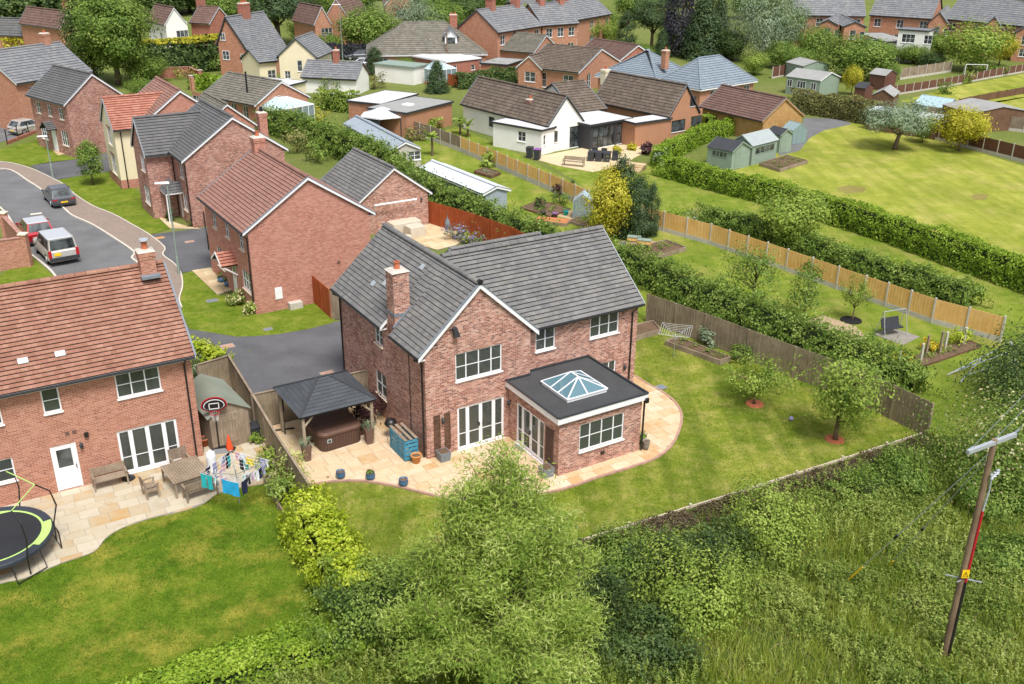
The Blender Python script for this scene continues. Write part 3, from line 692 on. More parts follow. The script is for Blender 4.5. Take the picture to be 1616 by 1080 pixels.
        for A_,B_ in (((U0,V0),(U1,V0)),((U1,V0),(U1,V1)),((U1,V1),(U0,V1)),((U0,V1),(U0,V0))):
            MB().bar((*A_,z-.1),(*B_,z-.1),.03,.14).build('fascia', fascia, s.root)
    def pipe(s, pts, r=.04, mat='black_plastic', name='downpipe'): return MB().tube(pts, r, 8).build(name, mat, s.root)
    def chimney(s, u0, u1, v0, v1, z0, z1, mat, pots=1, cap='concrete', corb=True, potmat='terracotta', flash=None):
        b = MB(); b.box((u0,v0,z0),(u1,v1,z1))
        if corb: b.box((u0-.03,v0-.03,z1-.3),(u1+.03,v1+.03,z1-.18)); b.box((u0-.05,v0-.05,z1-.18),(u1+.05,v1+.05,z1-.001))
        c = b.build('chimney', mat, s.root)
        cb = MB(); e = .06
        cb.hexa([(u0-e,v0-e,z1),(u1+e,v0-e,z1),(u1+e,v1+e,z1),(u0-e,v1+e,z1),(u0+.1,v0+.1,z1+.09),(u1-.1,v0+.1,z1+.09),(u1-.1,v1-.1,z1+.09),(u0+.1,v1-.1,z1+.09)]); cb.build('chimney_cap', cap, c)
        for k in range(pots):
            f_ = (k+.5)/pots; pu,pv = (u0+(u1-u0)*f_,(v0+v1)/2) if (u1-u0) >= (v1-v0) else ((u0+u1)/2,v0+(v1-v0)*f_)
            MB().lathe([(.0,.05),(.15,.05),(.13,.12),(.11,.34),(.14,.36),(.14,.4),(.1,.4),(.1,.2)],(pu,pv,z1),12).build('chimney_pot', potmat, c)
        if flash is not None: MB().box((u0-.02,v0-.02,flash),(u1+.02,v1+.02,flash+.12)).build('flashing','lead',c)
        return c
def eave2(p1, p2, he):
    a = at(*p1,he); b = at(*p2,he); d = b-a
    return (a.x,a.y), math.atan2(d.y,d.x), math.hypot(d.x,d.y)
# ---------------------------------------------------------------- ground, roads, lawns, patios
struct('ground', [(-700,-60),(700,-60),(700,1400),(-700,1400)], -.02, 'ground_far')
struct('rough_field', [at(-500,1500),at(-250,1130),at(-100,1180),at(280,1072),at(530,985),at(890,865),at(1465,686),at(1900,640),at(2300,1500)], -.012, 'ground_field')
struct('lawn_left_garden', ats([(-420,1020),(-120,960),(0,910),(150,860),(200,815),(300,790),(420,755),(470,830),(500,900),(528,985),(400,1035),(280,1075),(0,1180),(-300,1290)]), 0., 'lawn_left')
struct('lawn_main_garden', ats([(440,690),(490,790),(528,985),(700,924),(890,863),(1180,774),(1464,682),(1300,600),(1140,540),(1010,495),(850,520)]), 0., 'lawn_main')
struct('lawn_long_garden', ats([(640,230),(720,200),(800,235),(930,300),(1020,356),(1200,414),(1400,478),(1585,535),(1700,600),(1700,680),(1470,690),(1250,590),(1010,495),(900,440),(770,380),(640,300),(560,240)]), -.004, 'lawn_long')
struct('lawn_bungalow_garden', ats([(930,300),(840,245),(920,255),(1000,270),(1060,240),(1180,290),(1400,372),(1616,450),(1750,500),(1750,640),(1590,535),(1400,478),(1200,414),(1020,356)]), -.008, 'lawn_long')
struct('lawn_large_garden', ats([(1130,262),(1200,228),(1260,205),(1330,192),(1400,198),(1616,262),(1800,312),(1800,520),(1616,425),(1400,350),(1250,300)]), -.008, 'lawn_far')
# estate road with pavement, kerbs, drives
struct('road', ats([(-260,262),(-80,258),(0,267),(21,271),(42,285),(65,300),(99,328),(114,341),(145,355),(182,378),(212,399),(208,408),(221,419),(245,450),(262,486),(262,540),(160,520),(95,450),(88,438),(80,428),(65,415),(43,397),(30,375),(15,345),(0,328),(-80,310),(-260,330)]), 0., 'asphalt')
PV_IN = [(-80,258),(0,267),(21,271),(42,285),(65,300),(99,328),(114,341),(145,355),(182,378),(212,399),(208,408),(221,419),(245,450),(262,486)]
PV_OUT = [(287,486),(283,472),(288,454),(286,433),(275,417),(257,403),(260,391),(234,370),(208,355),(179,339),(145,325),(119,308),(99,291),(86,284),(68,275),(47,266),(23,259),(0,256),(-80,250)]
pave = struct('pavement', ats(PV_IN+PV_OUT), .06, 'block_paving', .08)
def kerb(name, pts, w=.13, z=.1, parent=None, mat='kerb'):
    P = smoothline(ats(pts), 3); b = MB(); L = .9
    Q = path_pts(P, L)
    for a,c in zip(Q[:-1],Q[1:]):
        d = (c-a)
        if d.length < .05: continue
        e = d.normalized(); b.bar(a+e*.006+Vector((0,0,z/2-.02)), c-e*.006+Vector((0,0,z/2-.02)), w, z+.04)
    o = b.build(name, mat, parent); tag(o, kind='stuff' if parent else 'structure'); return o
kerb('kerb', PV_IN, parent=pave); kerb('kerb', PV_OUT[::-1], .08, .075, parent=pave)
lk = kerb('roadside_kerb', [(0,328),(15,345),(30,375),(43,397),(65,415),(80,428),(88,438),(95,450)])
struct('shared_drive', ats([(262,486),(287,480),(292,512),(300,520),(337,526),(374,532),(404,531),(439,528),(486,520),(525,510),(560,500),(600,560),(584,634),(402,677),(366,611),(318,626),(300,560),(262,540)]), .008, 'asphalt_dark')
struct('house_drive', ats([(236,371),(326,359),(345,372),(350,424),(335,424),(286,431),(275,417),(257,403),(260,391)]), .012, 'asphalt_dark')
struct('upper_drive', ats([(47,262),(80,256),(125,251),(175,240),(215,260),(178,270),(125,278),(88,284)]), .012, 'asphalt_dark')
struct('side_drive', ats([(-60,232),(0,225),(60,208),(40,180),(0,178),(-60,190)]), .004, 'asphalt')
struct('front_lawn', ats([(88,285),(125,278),(178,270),(250,330),(262,345),(268,361),(235,371),(208,356),(179,340),(145,326),(119,309)]), .012, 'lawn_front')
struct('upper_front_lawn', ats([(-80,250),(0,236),(62,221),(92,244),(125,251),(80,257),(46,262),(23,258),(0,255)]), .012, 'lawn_front')
struct('verge_lawn', ats([(286,434),(303,428),(343,466),(380,470),(405,498),(495,479),(545,470),(525,510),(486,520),(439,528),(404,531),(374,532),(337,526),(300,520),(287,495),(284,473),(289,454)]), .012, 'lawn_front')
struct('corner_lawn', ats([(-60,470),(0,436),(45,402),(66,420),(82,433),(90,445),(96,460),(0,500)]), .012, 'lawn_front')
struct('terrace_path', ats([(66,222),(100,212),(118,240),(92,246)]), .02, 'slab_old')

def clip(sub, x0, y0, x1, y1):
    for ax,val,keep in ((0,x0,1),(0,x1,-1),(1,y0,1),(1,y1,-1)):
        out = []
        for i in range(len(sub)):
            a,b = sub[i-1],sub[i]; ia = (a[ax]-val)*keep >= 0; ib = (b[ax]-val)*keep >= 0
            if ia != ib:
                t = (val-a[ax])/(b[ax]-a[ax]); out.append((a[0]+(b[0]-a[0])*t, a[1]+(b[1]-a[1])*t))
            if ib: out.append(b)
        sub = out
        if len(sub) < 3: return []
    return sub
def parea(p): return abs(sum(p[i-1][0]*p[i][1]-p[i][0]*p[i-1][1] for i in range(len(p))))/2
def patio(name, poly, O, th, mat, seed, z=.05, hole=None, sizes=((.9,.6),(.6,.6),(.6,.6),(.9,.6)), course=.6, maxn=300, base='concrete_dark'):
    o = struct(name, poly, z-.024, base, .05); rd = random.Random(seed)
    c,s_ = math.cos(th),math.sin(th)
    L = [((p[0]-O[0])*c+(p[1]-O[1])*s_, -(p[0]-O[0])*s_+(p[1]-O[1])*c) for p in poly]
    xs = [p[0] for p in L]; ys = [p[1] for p in L]; y = min(ys); n = 0
    while y < max(ys):
        cr = rd.choice((.45,.6,.6,.75)) if course == .6 else course
        x = min(xs)-rd.uniform(0,.8)
        while x < max(xs):
            w = rd.choice([a for a,_ in sizes]+[.75]); g = .006
            q = clip(L, x+g, y+g, x+w-g, y+cr-g)
            if len(q) >= 3 and parea(q) > .04:
                mx = sum(p[0] for p in q)/len(q); my = sum(p[1] for p in q)/len(q)
                if not (hole and any(h[0] < mx < h[1] and h[2] < my < h[3] for h in hole)):
                    W_ = (O[0]+c*mx-s_*my, O[1]+s_*mx+c*my)
                    b = MB(); b.prism([(c*(p[0]-mx)-s_*(p[1]-my), s_*(p[0]-mx)+c*(p[1]-my)) for p in q], -.022, rd.uniform(-.002,.003))
                    k = b.build('paving_slab', mat, o); k.location = (W_[0],W_[1],z); n += 1
            x += w
        y += cr
    return o
MO = (-3.637,37.243); MT = .548; LO = (-13.449,37.414); LT = .542; BO = (-15.122,53.898); BT = .562
PE = smoothline(ats([(481,769),(505,764),(528,761),(553,760),(578,761),(617,767),(645,773),(668,779),(720,790),(780,792),(839,783),(889,773),(948,753),(1000,737),(1042,720),(1066,694),(1076,660),(1066,637),(1047,621),(1020,606),(1002,594)]), 4)
mp_ = patio('patio_main', [(p.x,p.y) for p in PE]+[(p.x,p.y) for p in ats([(985,585),(850,560),(640,560),(584,636),(402,680),(438,742)])], MO, MT, 'slab_gold', 3, hole=[(.1,5.1,.1,9),(4.2,8.3,-3.9,6),(5.2,11.3,.4,6)])
def edging(name, P, w, h, mat, parent=None, L=.22, z=.05):
    b = MB(); Q = path_pts(P, L)
    for a,c in zip(Q[:-1],Q[1:]):
        d = c-a
        if d.length < .04: continue
        e = d.normalized(); b.bar(a+e*.004+Vector((0,0,z/2)), c-e*.004+Vector((0,0,z/2)), w, z)
    return tag(b.build(name, mat, parent), kind='stuff')
plain('edge_brick', rgb(176,140,124), .9, .2, 4, kind='pos')
edging('edging_bricks', PE, .11, .075, 'edge_brick', mp_, .21, .075)
LE = smoothline(ats([(-220,985),(-100,950),(0,922),(39,914),(97,890),(148,872),(167,851),(194,834),(241,818),(288,808),(323,795),(342,781),(372,772),(415,765)]), 4)
patio('patio_left', [(p.x,p.y) for p in LE]+[(p.x,p.y) for p in ats([(440,742),(402,680),(365,612),(318,622),(322,716),(100,772),(-60,815),(-250,862)])], LO, LT, 'slab_buff', 5, course=.6, sizes=((.75,.6),(.75,.6)))
# timber edging on the front boundary
def timber_edge(name, label, pts, h=.28, w=.05, mat='timber_grey', L=2.4):
    P = path_pts(ats(pts), L); r = thing(name, label, 'edging', P[0])
    for i,(a,c) in enumerate(zip(P[:-1],P[1:])):
        b = MB(); e = (c-a).normalized(); b.bar(a-P[0]+e*.004+Vector((0,0,h/2)), c-P[0]-e*.004+Vector((0,0,h/2)), w, h); b.build('board', mat, r)
        MB().box(a-P[0]-Vector((.05,.05,.05)), a-P[0]+Vector((.05,.05,h+.1))).build('peg', mat, r)
    return r
timber_edge('timber_edging', 'long pale timber edging board along the front of the big lawn', [(528,986),(700,925),(890,863),(1180,774),(1464,683)],.1,.06,'timber_pale')
timber_edge('timber_edging', 'timber edging board along the bottom of the left lawn behind the clipped hedge', [(-100,1225),(0,1182),(280,1074),(400,1034),(528,986)],.1,.06,'timber_pale')
timber_edge('timber_edging', 'low weathered timber edging beside the rotary dryer and lime hedge', [(419,764),(440,803),(462,842)], .3, .06)

# ---------------------------------------------------------------- main house
M = Bld('detached_house', 'large red brick house with dark grey roof and flat roofed extension in the centre', MO, MT, near=300)
HE,HR = 5.275,7.70
g_open = {'f':[(1.45,3.75,3.45,4.74),(1.5,3.87,.07,2.16)], 'l':[(4.3,5.15,3.72,4.55),(4.12,5.3,1.07,2.3)]}
M.walls(0,5.218,0,9.368,-.05,HE,'brick_main',g_open,'v',HR,floors=(.05,2.6))
w_open = {'f':[(5.7,6.75,3.76,4.82),(8.69,10.35,3.76,4.85),(9.5,10.3,1.2,2.33)]}
M.walls(5.218,11.456,.315,6.915,-.05,5.22,'brick_main',w_open,'u',7.76,skip='l',floors=(.05,2.6))
x_open = {'l':[(-2.95,-.66,.1,2.1)], 'f':[(5.16,7.5,.92,2.22)]}
M.walls(4.107,8.434,-4.058,.31,-.05,2.72,'brick_main',x_open,skip='b',floors=(.06,))
# roof: front gable, left slope broken round the chimney
pit = (HR-HE)/2.609; eo = .35; ze = HE-pit*eo+.05; zr = HR+.05; g = .12; um = 2.609; L_ = 9.368
def zs(u): return zr-(um-u)*(zr-ze)/(um+eo)
for (a,b_,u_) in ((-g,2.72,-eo),(2.72,3.72,.72),(3.72,L_+g,-eo)):
    M.slope((u_,a,zs(u_)),(u_,b_,zs(u_)),(um,b_,zr),(um,a,zr),.26,.225,'tile_grey',seed=int(a*3)+5)
M.slope((5.218+eo,L_+g,ze),(5.218+eo,-g,ze),(um,-g,zr),(um,L_+g,zr),.26,.225,'tile_grey',seed=9)
M.ridge((um,-g,zr),(um,L_+g,zr),'tile_grey',seed=2,joined=False)
# wing roof cut along its valleys
p2 = (7.76-5.22)/3.3; ze2 = 5.22-p2*.3+.05; zr2 = 7.81; vr = 3.615
M.slope((5.45,.015,ze2),(11.576,.015,ze2),(11.576,vr,zr2),(2.63,vr,zr2),.26,.225,'tile_grey',seed=13)
M.slope((11.576,7.215,ze2),(5.45,7.215,ze2),(2.63,vr,zr2),(11.576,vr,zr2),.26,.225,'tile_grey',seed=14)
M.ridge((2.75,vr,zr2),(11.576,vr,zr2),'tile_grey',seed=3,joined=False)
for x in (-eo,5.218+eo):
    MB().hexa([(x,-g-.035,ze-.2),(x,-g-.005,ze-.2),(x,-g-.005,ze),(x,-g-.035,ze),(um,-g-.035,zr-.2),(um,-g-.005,zr-.2),(um,-g-.005,zr),(um,-g-.035,zr)]).build('bargeboard','upvc',M.root)
    MB().hexa([(x,-g-.05,ze),(x,-g+.06,ze),(x,-g+.06,ze+.06),(x,-g-.05,ze+.06),(um,-g-.05,zr),(um,-g+.06,zr),(um,-g+.06,zr+.06),(um,-g-.05,zr+.06)]).build('verge_trim','lead',M.root)
MB().tube([(um,-g-.06,zr+.07),(um,-g+.1,zr+.07)],.12,12).build('ridge_cap','black_plastic',M.root)
for v_,z_ in ((.015,ze2),(7.215,ze2)):
    MB().hexa([(11.58,v_,z_-.1),(11.62,v_,z_-.1),(11.62,v_,z_+.05),(11.58,v_,z_+.05),(11.58,vr,zr2-.1),(11.62,vr,zr2-.1),(11.62,vr,zr2+.05),(11.58,vr,zr2+.05)]).build('verge_trim','galv',M.root)
for a,b_ in ((-g,2.7),(3.74,L_+g)):
    MB().box((-eo+.02,a,ze-.17),(-eo+.045,b_,ze-.02)).build('fascia','upvc',M.root)
    MB().tube([(-eo-.03,a,ze-.06),(-eo-.03,b_,ze-.06)],.055,8).build('gutter','black_plastic',M.root)
    MB().box((-eo+.045,a,ze-.165),(0,b_,ze-.15)).build('soffit','upvc',M.root)
MB().tube([(5.6,-.03,ze2-.03),(11.55,-.03,ze2-.03)],.055,8).build('gutter','black_plastic',M.root)
MB().box((5.23,.06,ze2-.15),(11.5,.085,ze2-.01)).build('fascia','charcoal',M.root)
M.pipe([(-eo-.03,.2,ze-.1),(-eo-.03,.2,ze-.2),(-.06,.2,ze-.42),(-.06,.2,.1)])
M.pipe([(-eo-.03,9.2,ze-.1),(-eo-.03,9.2,ze-.2),(-.06,9.2,ze-.42),(-.06,9.2,.1)])
M.pipe([(11.1,-.03,ze2-.08),(11.1,.0,ze2-.2),(11.1,.255,ze2-.4),(11.1,.255,.1)])
M.pipe([(-.03,1.5,4.9),(-.03,1.5,.75)],.015,name='cable_conduit')
# chimney through the broken eave
ch = M.chimney(.0,.75,2.84,3.6,4.7,7.72,'brick_main',1,corb=False)
MB().hexa([(-.012,2.825,5.72),(.77,2.825,5.72),(.77,2.84,5.72),(-.012,2.84,5.72),(-.012,2.825,5.86),(.77,2.825,5.86),(.77,2.84,5.86),(-.012,2.84,5.86)]).build('flashing','lead',ch)
MB().bar((-.1,2.79,zs(-.1)+.06),(.76,2.79,zs(.76)+.06),.12,.03).build('flashing','lead',ch)
MB().box((-.015,2.83,5.7),(0,3.61,5.86)).build('flashing','lead',ch)
for v_ in (2.72,3.72): MB().hexa([(-eo,v_-.012,zs(-eo)-.17),(.7,v_-.012,zs(.7)-.17),(.7,v_+.012,zs(.7)-.17),(-eo,v_+.012,zs(-eo)-.17),(-eo,v_-.012,zs(-eo)),(.7,v_-.012,zs(.7)),(.7,v_+.012,zs(.7)),(-eo,v_+.012,zs(-eo))]).build('bargeboard','upvc',M.root)
for u_,v_ in ((.55,6.4),(.8,5.6),(1.95,4.0)):
    MB().hexa([(u_,v_,zs(u_)+.05),(u_+.2,v_,zs(u_+.2)+.05),(u_+.2,v_+.3,zs(u_+.2)+.05),(u_,v_+.3,zs(u_)+.05),(u_-.02,v_,zs(u_)+.09),(u_+.18,v_,zs(u_+.2)+.09),(u_+.18,v_+.3,zs(u_+.2)+.09),(u_-.02,v_+.3,zs(u_)+.09)]).build('vent_tile','galv',M.root)
G = dict(pane='glass', lintel='brick_main', curtain=True)
M.win('f',0,1.45,3.75,3.45,4.74,[.8,1,1,.8],**G)
M.win('f',0,1.5,3.87,.07,2.16,[.75,1.05,1.05,.75],rows=[.36],fw=.1,mull=.17,name='patio_door',**G)
M.win('f',.315,5.7,6.75,3.76,4.82,2,pane='glass',curtain=True)
M.win('f',.315,8.69,10.35,3.76,4.85,3,pane='glass',curtain=True)
M.win('f',.315,9.5,10.3,1.2,2.33,2,**G)
M.win('l',0,4.3,5.15,3.72,4.55,2,pane='glass',sill='stone_sill')
M.win('l',0,4.12,5.3,1.07,2.3,2,sill='stone_sill',**G)
M.win('l',4.107,-2.95,-.66,.1,2.1,[.7,1.05,1.05,.7],rows=[.36],fw=.1,mull=.17,name='patio_door',pane='glass',lintel='brick_main')
M.win('f',-4.058,5.16,7.5,.92,2.22,[.85,1,1,.85],**G)
for k_,sx in ((2.6,1),(2.78,1)): MB().box((k_-.015,-.03,1.0),(k_+.015,.05,1.18)).build('door_handle','charcoal',M.root)
MB().box((4.057,-1.83,1.0),(4.137,-1.8,1.18)).build('door_handle','charcoal',M.root)
# extension flat roof
MB().box((3.957,-4.208,2.72),(8.584,-.003,2.88)).build('flat_roof','grey_rubber',M.root)
MB().box((5.225,-.003,2.722),(8.584,.312,2.878)).build('flat_roof','grey_rubber',M.root)
MB().box((3.93,-4.235,2.62),(3.957,-.004,2.9)).build('fascia','upvc',M.root); MB().box((3.957,-4.235,2.62),(8.61,-4.208,2.9)).build('fascia','upvc',M.root); MB().box((8.584,-4.208,2.62),(8.61,.31,2.9)).build('fascia','upvc',M.root)
for a,b_ in (((3.95,-4.22),(3.95,-.01)),((3.95,-4.22),(8.6,-4.22)),((8.6,-4.22),(8.6,.3)),((5.23,.27),(8.6,.27)),((3.95,-.04),(5.2,-.04))):
    MB().bar((*a,2.93),(*b_,2.93),.09,.06).build('roof_kerb','charcoal',M.root)
M.pipe([(8.52,-4.12,2.6),(8.52,-4.11,.1)],.045); MB().box((8.44,-4.33,2.5),(8.6,-4.24,2.72)).build('hopper','black_plastic',M.root)
# roof lantern
lu0,lu1,lv0,lv1 = 5.1,7.2,-3.17,-1.1; lz = 3.04; la,lb_ = (6.15,-2.42,3.55),(6.15,-1.85,3.55)
ln = MB(); ln.box((lu0+.02,lv0+.02,2.88),(lu1-.02,lv1-.02,3.02)); LN = ln.build('roof_lantern','upvc',M.root)
cs = [(lu0,lv0,lz),(lu1,lv0,lz),(lu1,lv1,lz),(lu0,lv1,lz)]
for p_,q_ in ((cs[0],la),(cs[1],la),(cs[2],lb_),(cs[3],lb_),(la,lb_),((6.15,lv0,lz),la),((6.15,lv1,lz),lb_),((lu0,-2.42,lz),la),((lu1,-2.42,lz),la),((lu0,-1.85,lz),lb_),((lu1,-1.85,lz),lb_),(cs[0],cs[1]),(cs[1],cs[2]),(cs[2],cs[3]),(cs[3],cs[0])):
    MB().bar(p_,q_,.055,.05).build('glazing_bar','upvc',LN)
for f_ in ((cs[0],(6.15,lv0,lz),la),((6.15,lv0,lz),cs[1],la),(cs[1],(lu1,-2.42,lz),la),((lu1,-2.42,lz),(lu1,-1.85,lz),lb_,la),((lu1,-1.85,lz),cs[2],lb_),(cs[2],(6.15,lv1,lz),lb_),((6.15,lv1,lz),cs[3],lb_),(cs[3],(lu0,-1.85,lz),lb_),((lu0,-1.85,lz),(lu0,-2.42,lz),la,lb_),((lu0,-2.42,lz),cs[0],la)):
    q_ = [Vector(p) for p in f_]; n_ = (q_[1]-q_[0]).cross(q_[2]-q_[0]).normalized()*.012
    b = MB(); k_ = len(q_); b.add([p-n_ for p in q_]+[p+n_ for p in q_],[list(range(k_))[::-1],list(range(k_,2*k_))]+[[i,(i+1)%k_,k_+(i+1)%k_,k_+i] for i in range(k_)]); b.build('pane','glass_lantern',LN)
# trellises, wall lamps, vents, speaker light
def trellis(face, k, c0, c1, z0, z1, mat):
    b = MB(); st = .09; d = .02
    P = lambda c,z,dd: M.P(face,k,c,z,dd)
    for a,b2 in (((c0,z0),(c0,z1)),((c1,z0),(c1,z1)),((c0,z0),(c1,z0)),((c0,z1),(c1,z1))): b.bar(P(*a,d),P(*b2,d),.03,.02)
    w = c1-c0
    z_ = z0-w
    while z_ < z1:
        for sg in (0,1):
            a = (c0,z_) if not sg else (c1,z_); b2 = (c1,z_+w) if not sg else (c0,z_+w)
            def cl(p,q):
                if p[1] < z0: t_ = (z0-p[1])/(q[1]-p[1]); p = (p[0]+(q[0]-p[0])*t_,z0)
                if q[1] > z1: t_ = (z1-p[1])/(q[1]-p[1]); q = (p[0]+(q[0]-p[0])*t_,z1)
                return p,q
            p,q = cl(a,b2)
            if q[1] > p[1]+.01: b.bar(P(*p,d+.008*sg),P(*q,d+.008*sg),.022,.012)
        z_ += st
    b.build('trellis', mat, M.root)
trellis('f',0,.34,.64,.36,2.08,'timber_dark'); trellis('f',0,.86,1.13,.33,2.09,'timber_dark'); trellis('l',4.107,-3.68,-3.1,.3,2.05,'purple_wood' if 'purple_wood' in MATS else 'tan_pot')
def wall_lamp(B, face, k, c, z):
    p0 = B.P(face,k,c,z,.12); b = MB(); b.lathe([(0,-.14),(.05,-.12),(.075,.05),(.09,.06),(.03,.14),(0,.16)],p0,8); o = b.build('wall_lamp','charcoal',B.root)
    MB().bar(B.P(face,k,c,z+.1,0),B.P(face,k,c,z+.1,.12),.03).build('bracket','charcoal',o)
for a in (('f',0,.75,1.78),('l',4.107,-.2,1.85),('f',.315,10.78,1.83)): wall_lamp(M,*a)
MB().box((6.3,-4.1,.48),(6.5,-4.055,.6)).build('air_vent','black_plastic',M.root)
sb = MB(); sb.bar((1.2,-.02,5.95),(1.35,-.25,5.93),.05); sb.hexa([(1.3,-.3,5.65),(1.55,-.34,5.65),(1.55,-.16,5.65),(1.3,-.14,5.65),(1.24,-.28,6.05),(1.4,-.3,6.1),(1.4,-.14,6.1),(1.24,-.12,6.05)]); sb.build('security_camera','charcoal',M.root)
mbx = MB(); mbx.box((8.437,-3.6,1.1),(8.6,-3.3,1.6)); mbx.build('meter_box','charcoal',M.root)
MB().tube([(8.45,-3.5,2.3),(8.55,-3.5,1.9),(8.55,-3.45,1.6)],.015,6).build('cable_conduit','black_plastic',M.root)
MB().tube([(8.5,-3.45,1.1),(8.6,-3.4,.8),(8.5,-3.5,.5)],.015,6).build('cable_conduit','black_plastic',M.root)
M.finish_tiles()

# ---------------------------------------------------------------- house on the left
A_ = Bld('detached_house', 'orange red brick house with clay coloured tile roof and garden trampoline at the left', LO, LT, near=300)
ao = {'f':[(-3.06,-1.31,3.6,4.74),(-5.83,-5.17,3.64,4.69),(-8.6,-7.3,3.6,4.5),(-5.9,-4.93,.08,2.13),(-3.34,-.93,.13,2.14),(-8.6,-7.27,1.09,2.1)]}
A_.walls(-11,0,0,7.11,-.05,5.18,'brick_left',ao,'u',7.826,floors=(.05,2.6))
A_.gable_roof(-11,0,0,7.11,5.18,7.826,'u','tile_red',eo=.35,go=.12,tw=.22,ch=.2,seed=21,joined=False)
A_.win('f',0,-3.06,-1.31,3.6,4.74,3,pane='glass',curtain=True); A_.win('f',0,-5.83,-5.17,3.64,4.69,1,pane='glass'); A_.win('f',0,-8.6,-7.3,3.6,4.5,2,pane='glass')
A_.win('f',0,-3.34,-.93,.13,2.14,[.75,1.05,1.05,.75],rows=[.36],fw=.1,mull=.17,name='patio_door',pane='glass',lintel='brick_left',curtain=True)
A_.win('f',0,-8.6,-7.27,1.09,2.1,2,pane='glass',lintel='brick_left')
dr = MB(); dr.box((-5.88,.03,.1),(-4.95,.09,2.11)); dr.box((-5.9,.02,2.05),(-4.93,.1,2.13)); dr.box((-5.9,.02,.08),(-5.84,.1,2.05)); dr.box((-4.99,.02,.08),(-4.93,.1,2.05))
for a in ((-5.72,-5.44),(-5.38,-5.1)): dr.box((a[0],.018,.3),(a[1],.031,.62)); dr.box((a[0],.018,.7),(a[1],.031,1.0))
do = dr.build('door','upvc',A_.root); MB().box((-5.7,.022,1.12),(-5.14,.034,1.92)).build('pane','glass_dark',do); MB().box((-5.06,-.02,.95),(-5.03,.03,1.15)).build('handle','charcoal',do)
A_.pipe([(-.3,-.38,4.88),(-.3,-.38,4.8),(-.3,-.06,4.55),(-.3,-.06,.1)]); wall_lamp(A_,'f',0,-4.74,1.95)
for u_,z_ in ((-5.16,2.6),(-4.9,2.6)): MB().box((u_-.08,-.03,z_-.07),(u_+.08,.01,z_+.07)).build('air_vent','tan_pot',A_.root)
MB().lathe([(.0,-.09),(.09,-.09),(.09,.09),(0,.09)],(-4.48,-.05,2.37),10).build('flue','black_plastic',A_.root)
c_ = A_.chimney(-.92,-.3,2.95,3.6,6.9,8.62,'brick_left',1); MB().lathe([(0,.56),(.2,.52),(.22,.46),(.2,.44),(0,.44)],(-.61,3.27,8.62),14).build('cowl','galv',c_)
MB().box((-1.0,2.6,7.55),(-.22,2.94,7.66)).build('flashing','lead',c_)
pt = (7.876-4.97)/3.905
for u_ in (-6.35,-5.0):
    v_ = .55; z_ = 4.97+pt*(v_+.35); MB().hexa([(u_,v_,z_+.05),(u_+.38,v_,z_+.05),(u_+.38,v_+.2,z_+.05+.2*pt),(u_,v_+.2,z_+.05+.2*pt),(u_,v_-.02,z_+.09),(u_+.38,v_-.02,z_+.09),(u_+.38,v_+.18,z_+.09+.2*pt),(u_,v_+.18,z_+.09+.2*pt)]).build('vent_tile','galv',A_.root)
A_.finish_tiles()
# ---------------------------------------------------------------- other estate houses
def quick(B, face, k, wins, **kw):
    for (a,b,c,d,n) in wins: B.win(face,k,a,b,c,d,n,**kw)
B_ = Bld('detached_house', 'pink brick house with plain rust tile roof and small tiled porch beside the drive', BO, BT)
bl = [(6.4,7.25,3.5,4.5),(3.75,4.6,3.6,4.55),(1.0,1.85,3.6,4.6),(.55,2.0,1.08,2.35),(5.6,7.1,1.0,2.3),(3.3,4.2,.08,2.12)]
B_.walls(0,7.536,0,8.83,-.05,5.25,'brick_pink',{'l':bl},'v',7.75)
B_.gable_roof(0,7.536,0,8.83,5.25,7.75,'v','tile_pink',eo=.35,tw=.26,ch=.24,seed=31,joined=False)
quick(B_,'l',0,[(*w,2) for w in bl[:3]],sill='stone_sill',curtain=True); quick(B_,'l',0,[(*w,3) for w in bl[3:5]],sill='stone_sill',lintel='brick_pink')
d_ = MB().box((.03,3.32,.1),(.09,4.18,2.1)).build('door','upvc',B_.root); MB().box((.02,3.5,1.2),(.04,4.0,1.9)).build('pane','glass_dark',d_)
pr_ = []
for sg,(v0,v1) in ((1,(2.75,3.75)),(-1,(4.75,3.75))): B_.slope((-1.0,v0,2.3),(0,v0,2.3),(0,v1,2.95),(-1.0,v1,2.95),.25,.26,'tile_clay',seed=5)
for v0 in (2.75,4.75): MB().hexa([(-1.03,v0,2.2),(-1.0,v0,2.2),(-1.0,v0,2.34),(-1.03,v0,2.34),(-1.03,3.75,2.85),(-1.0,3.75,2.85),(-1.0,3.75,3.0),(-1.03,3.75,3.0)]).build('porch_bargeboard','upvc',B_.root)
for v0 in (2.85,4.65): MB().bar((-.9,v0,2.25),(-.03,v0,1.6),.08).build('porch_bracket','upvc',B_.root)
MB().box((1.24,-.05,.7),(1.68,.0,1.42)).build('meter_box','upvc',B_.root); MB().box((5.27,-.04,2.22),(5.45,0,2.4)).build('air_vent','tan_pot',B_.root)
MB().box((1.95,-.45,0),(2.75,-.01,.4)).build('inspection_box','concrete',B_.root)
B_.pipe([(-.38,.15,5.0),(-.38,.15,4.9),(-.06,.15,4.65),(-.06,.15,.1)])
B_.chimney(3.4,4.1,8.05,8.75,6.9,8.55,'brick_pink',1); B_.finish_tiles()
T5 = .56; c5,s5 = math.cos(T5),math.sin(T5)
def off(O, u, v, th=T5): return (O[0]+math.cos(th)*u-math.sin(th)*v, O[1]+math.sin(th)*u+math.cos(th)*v)
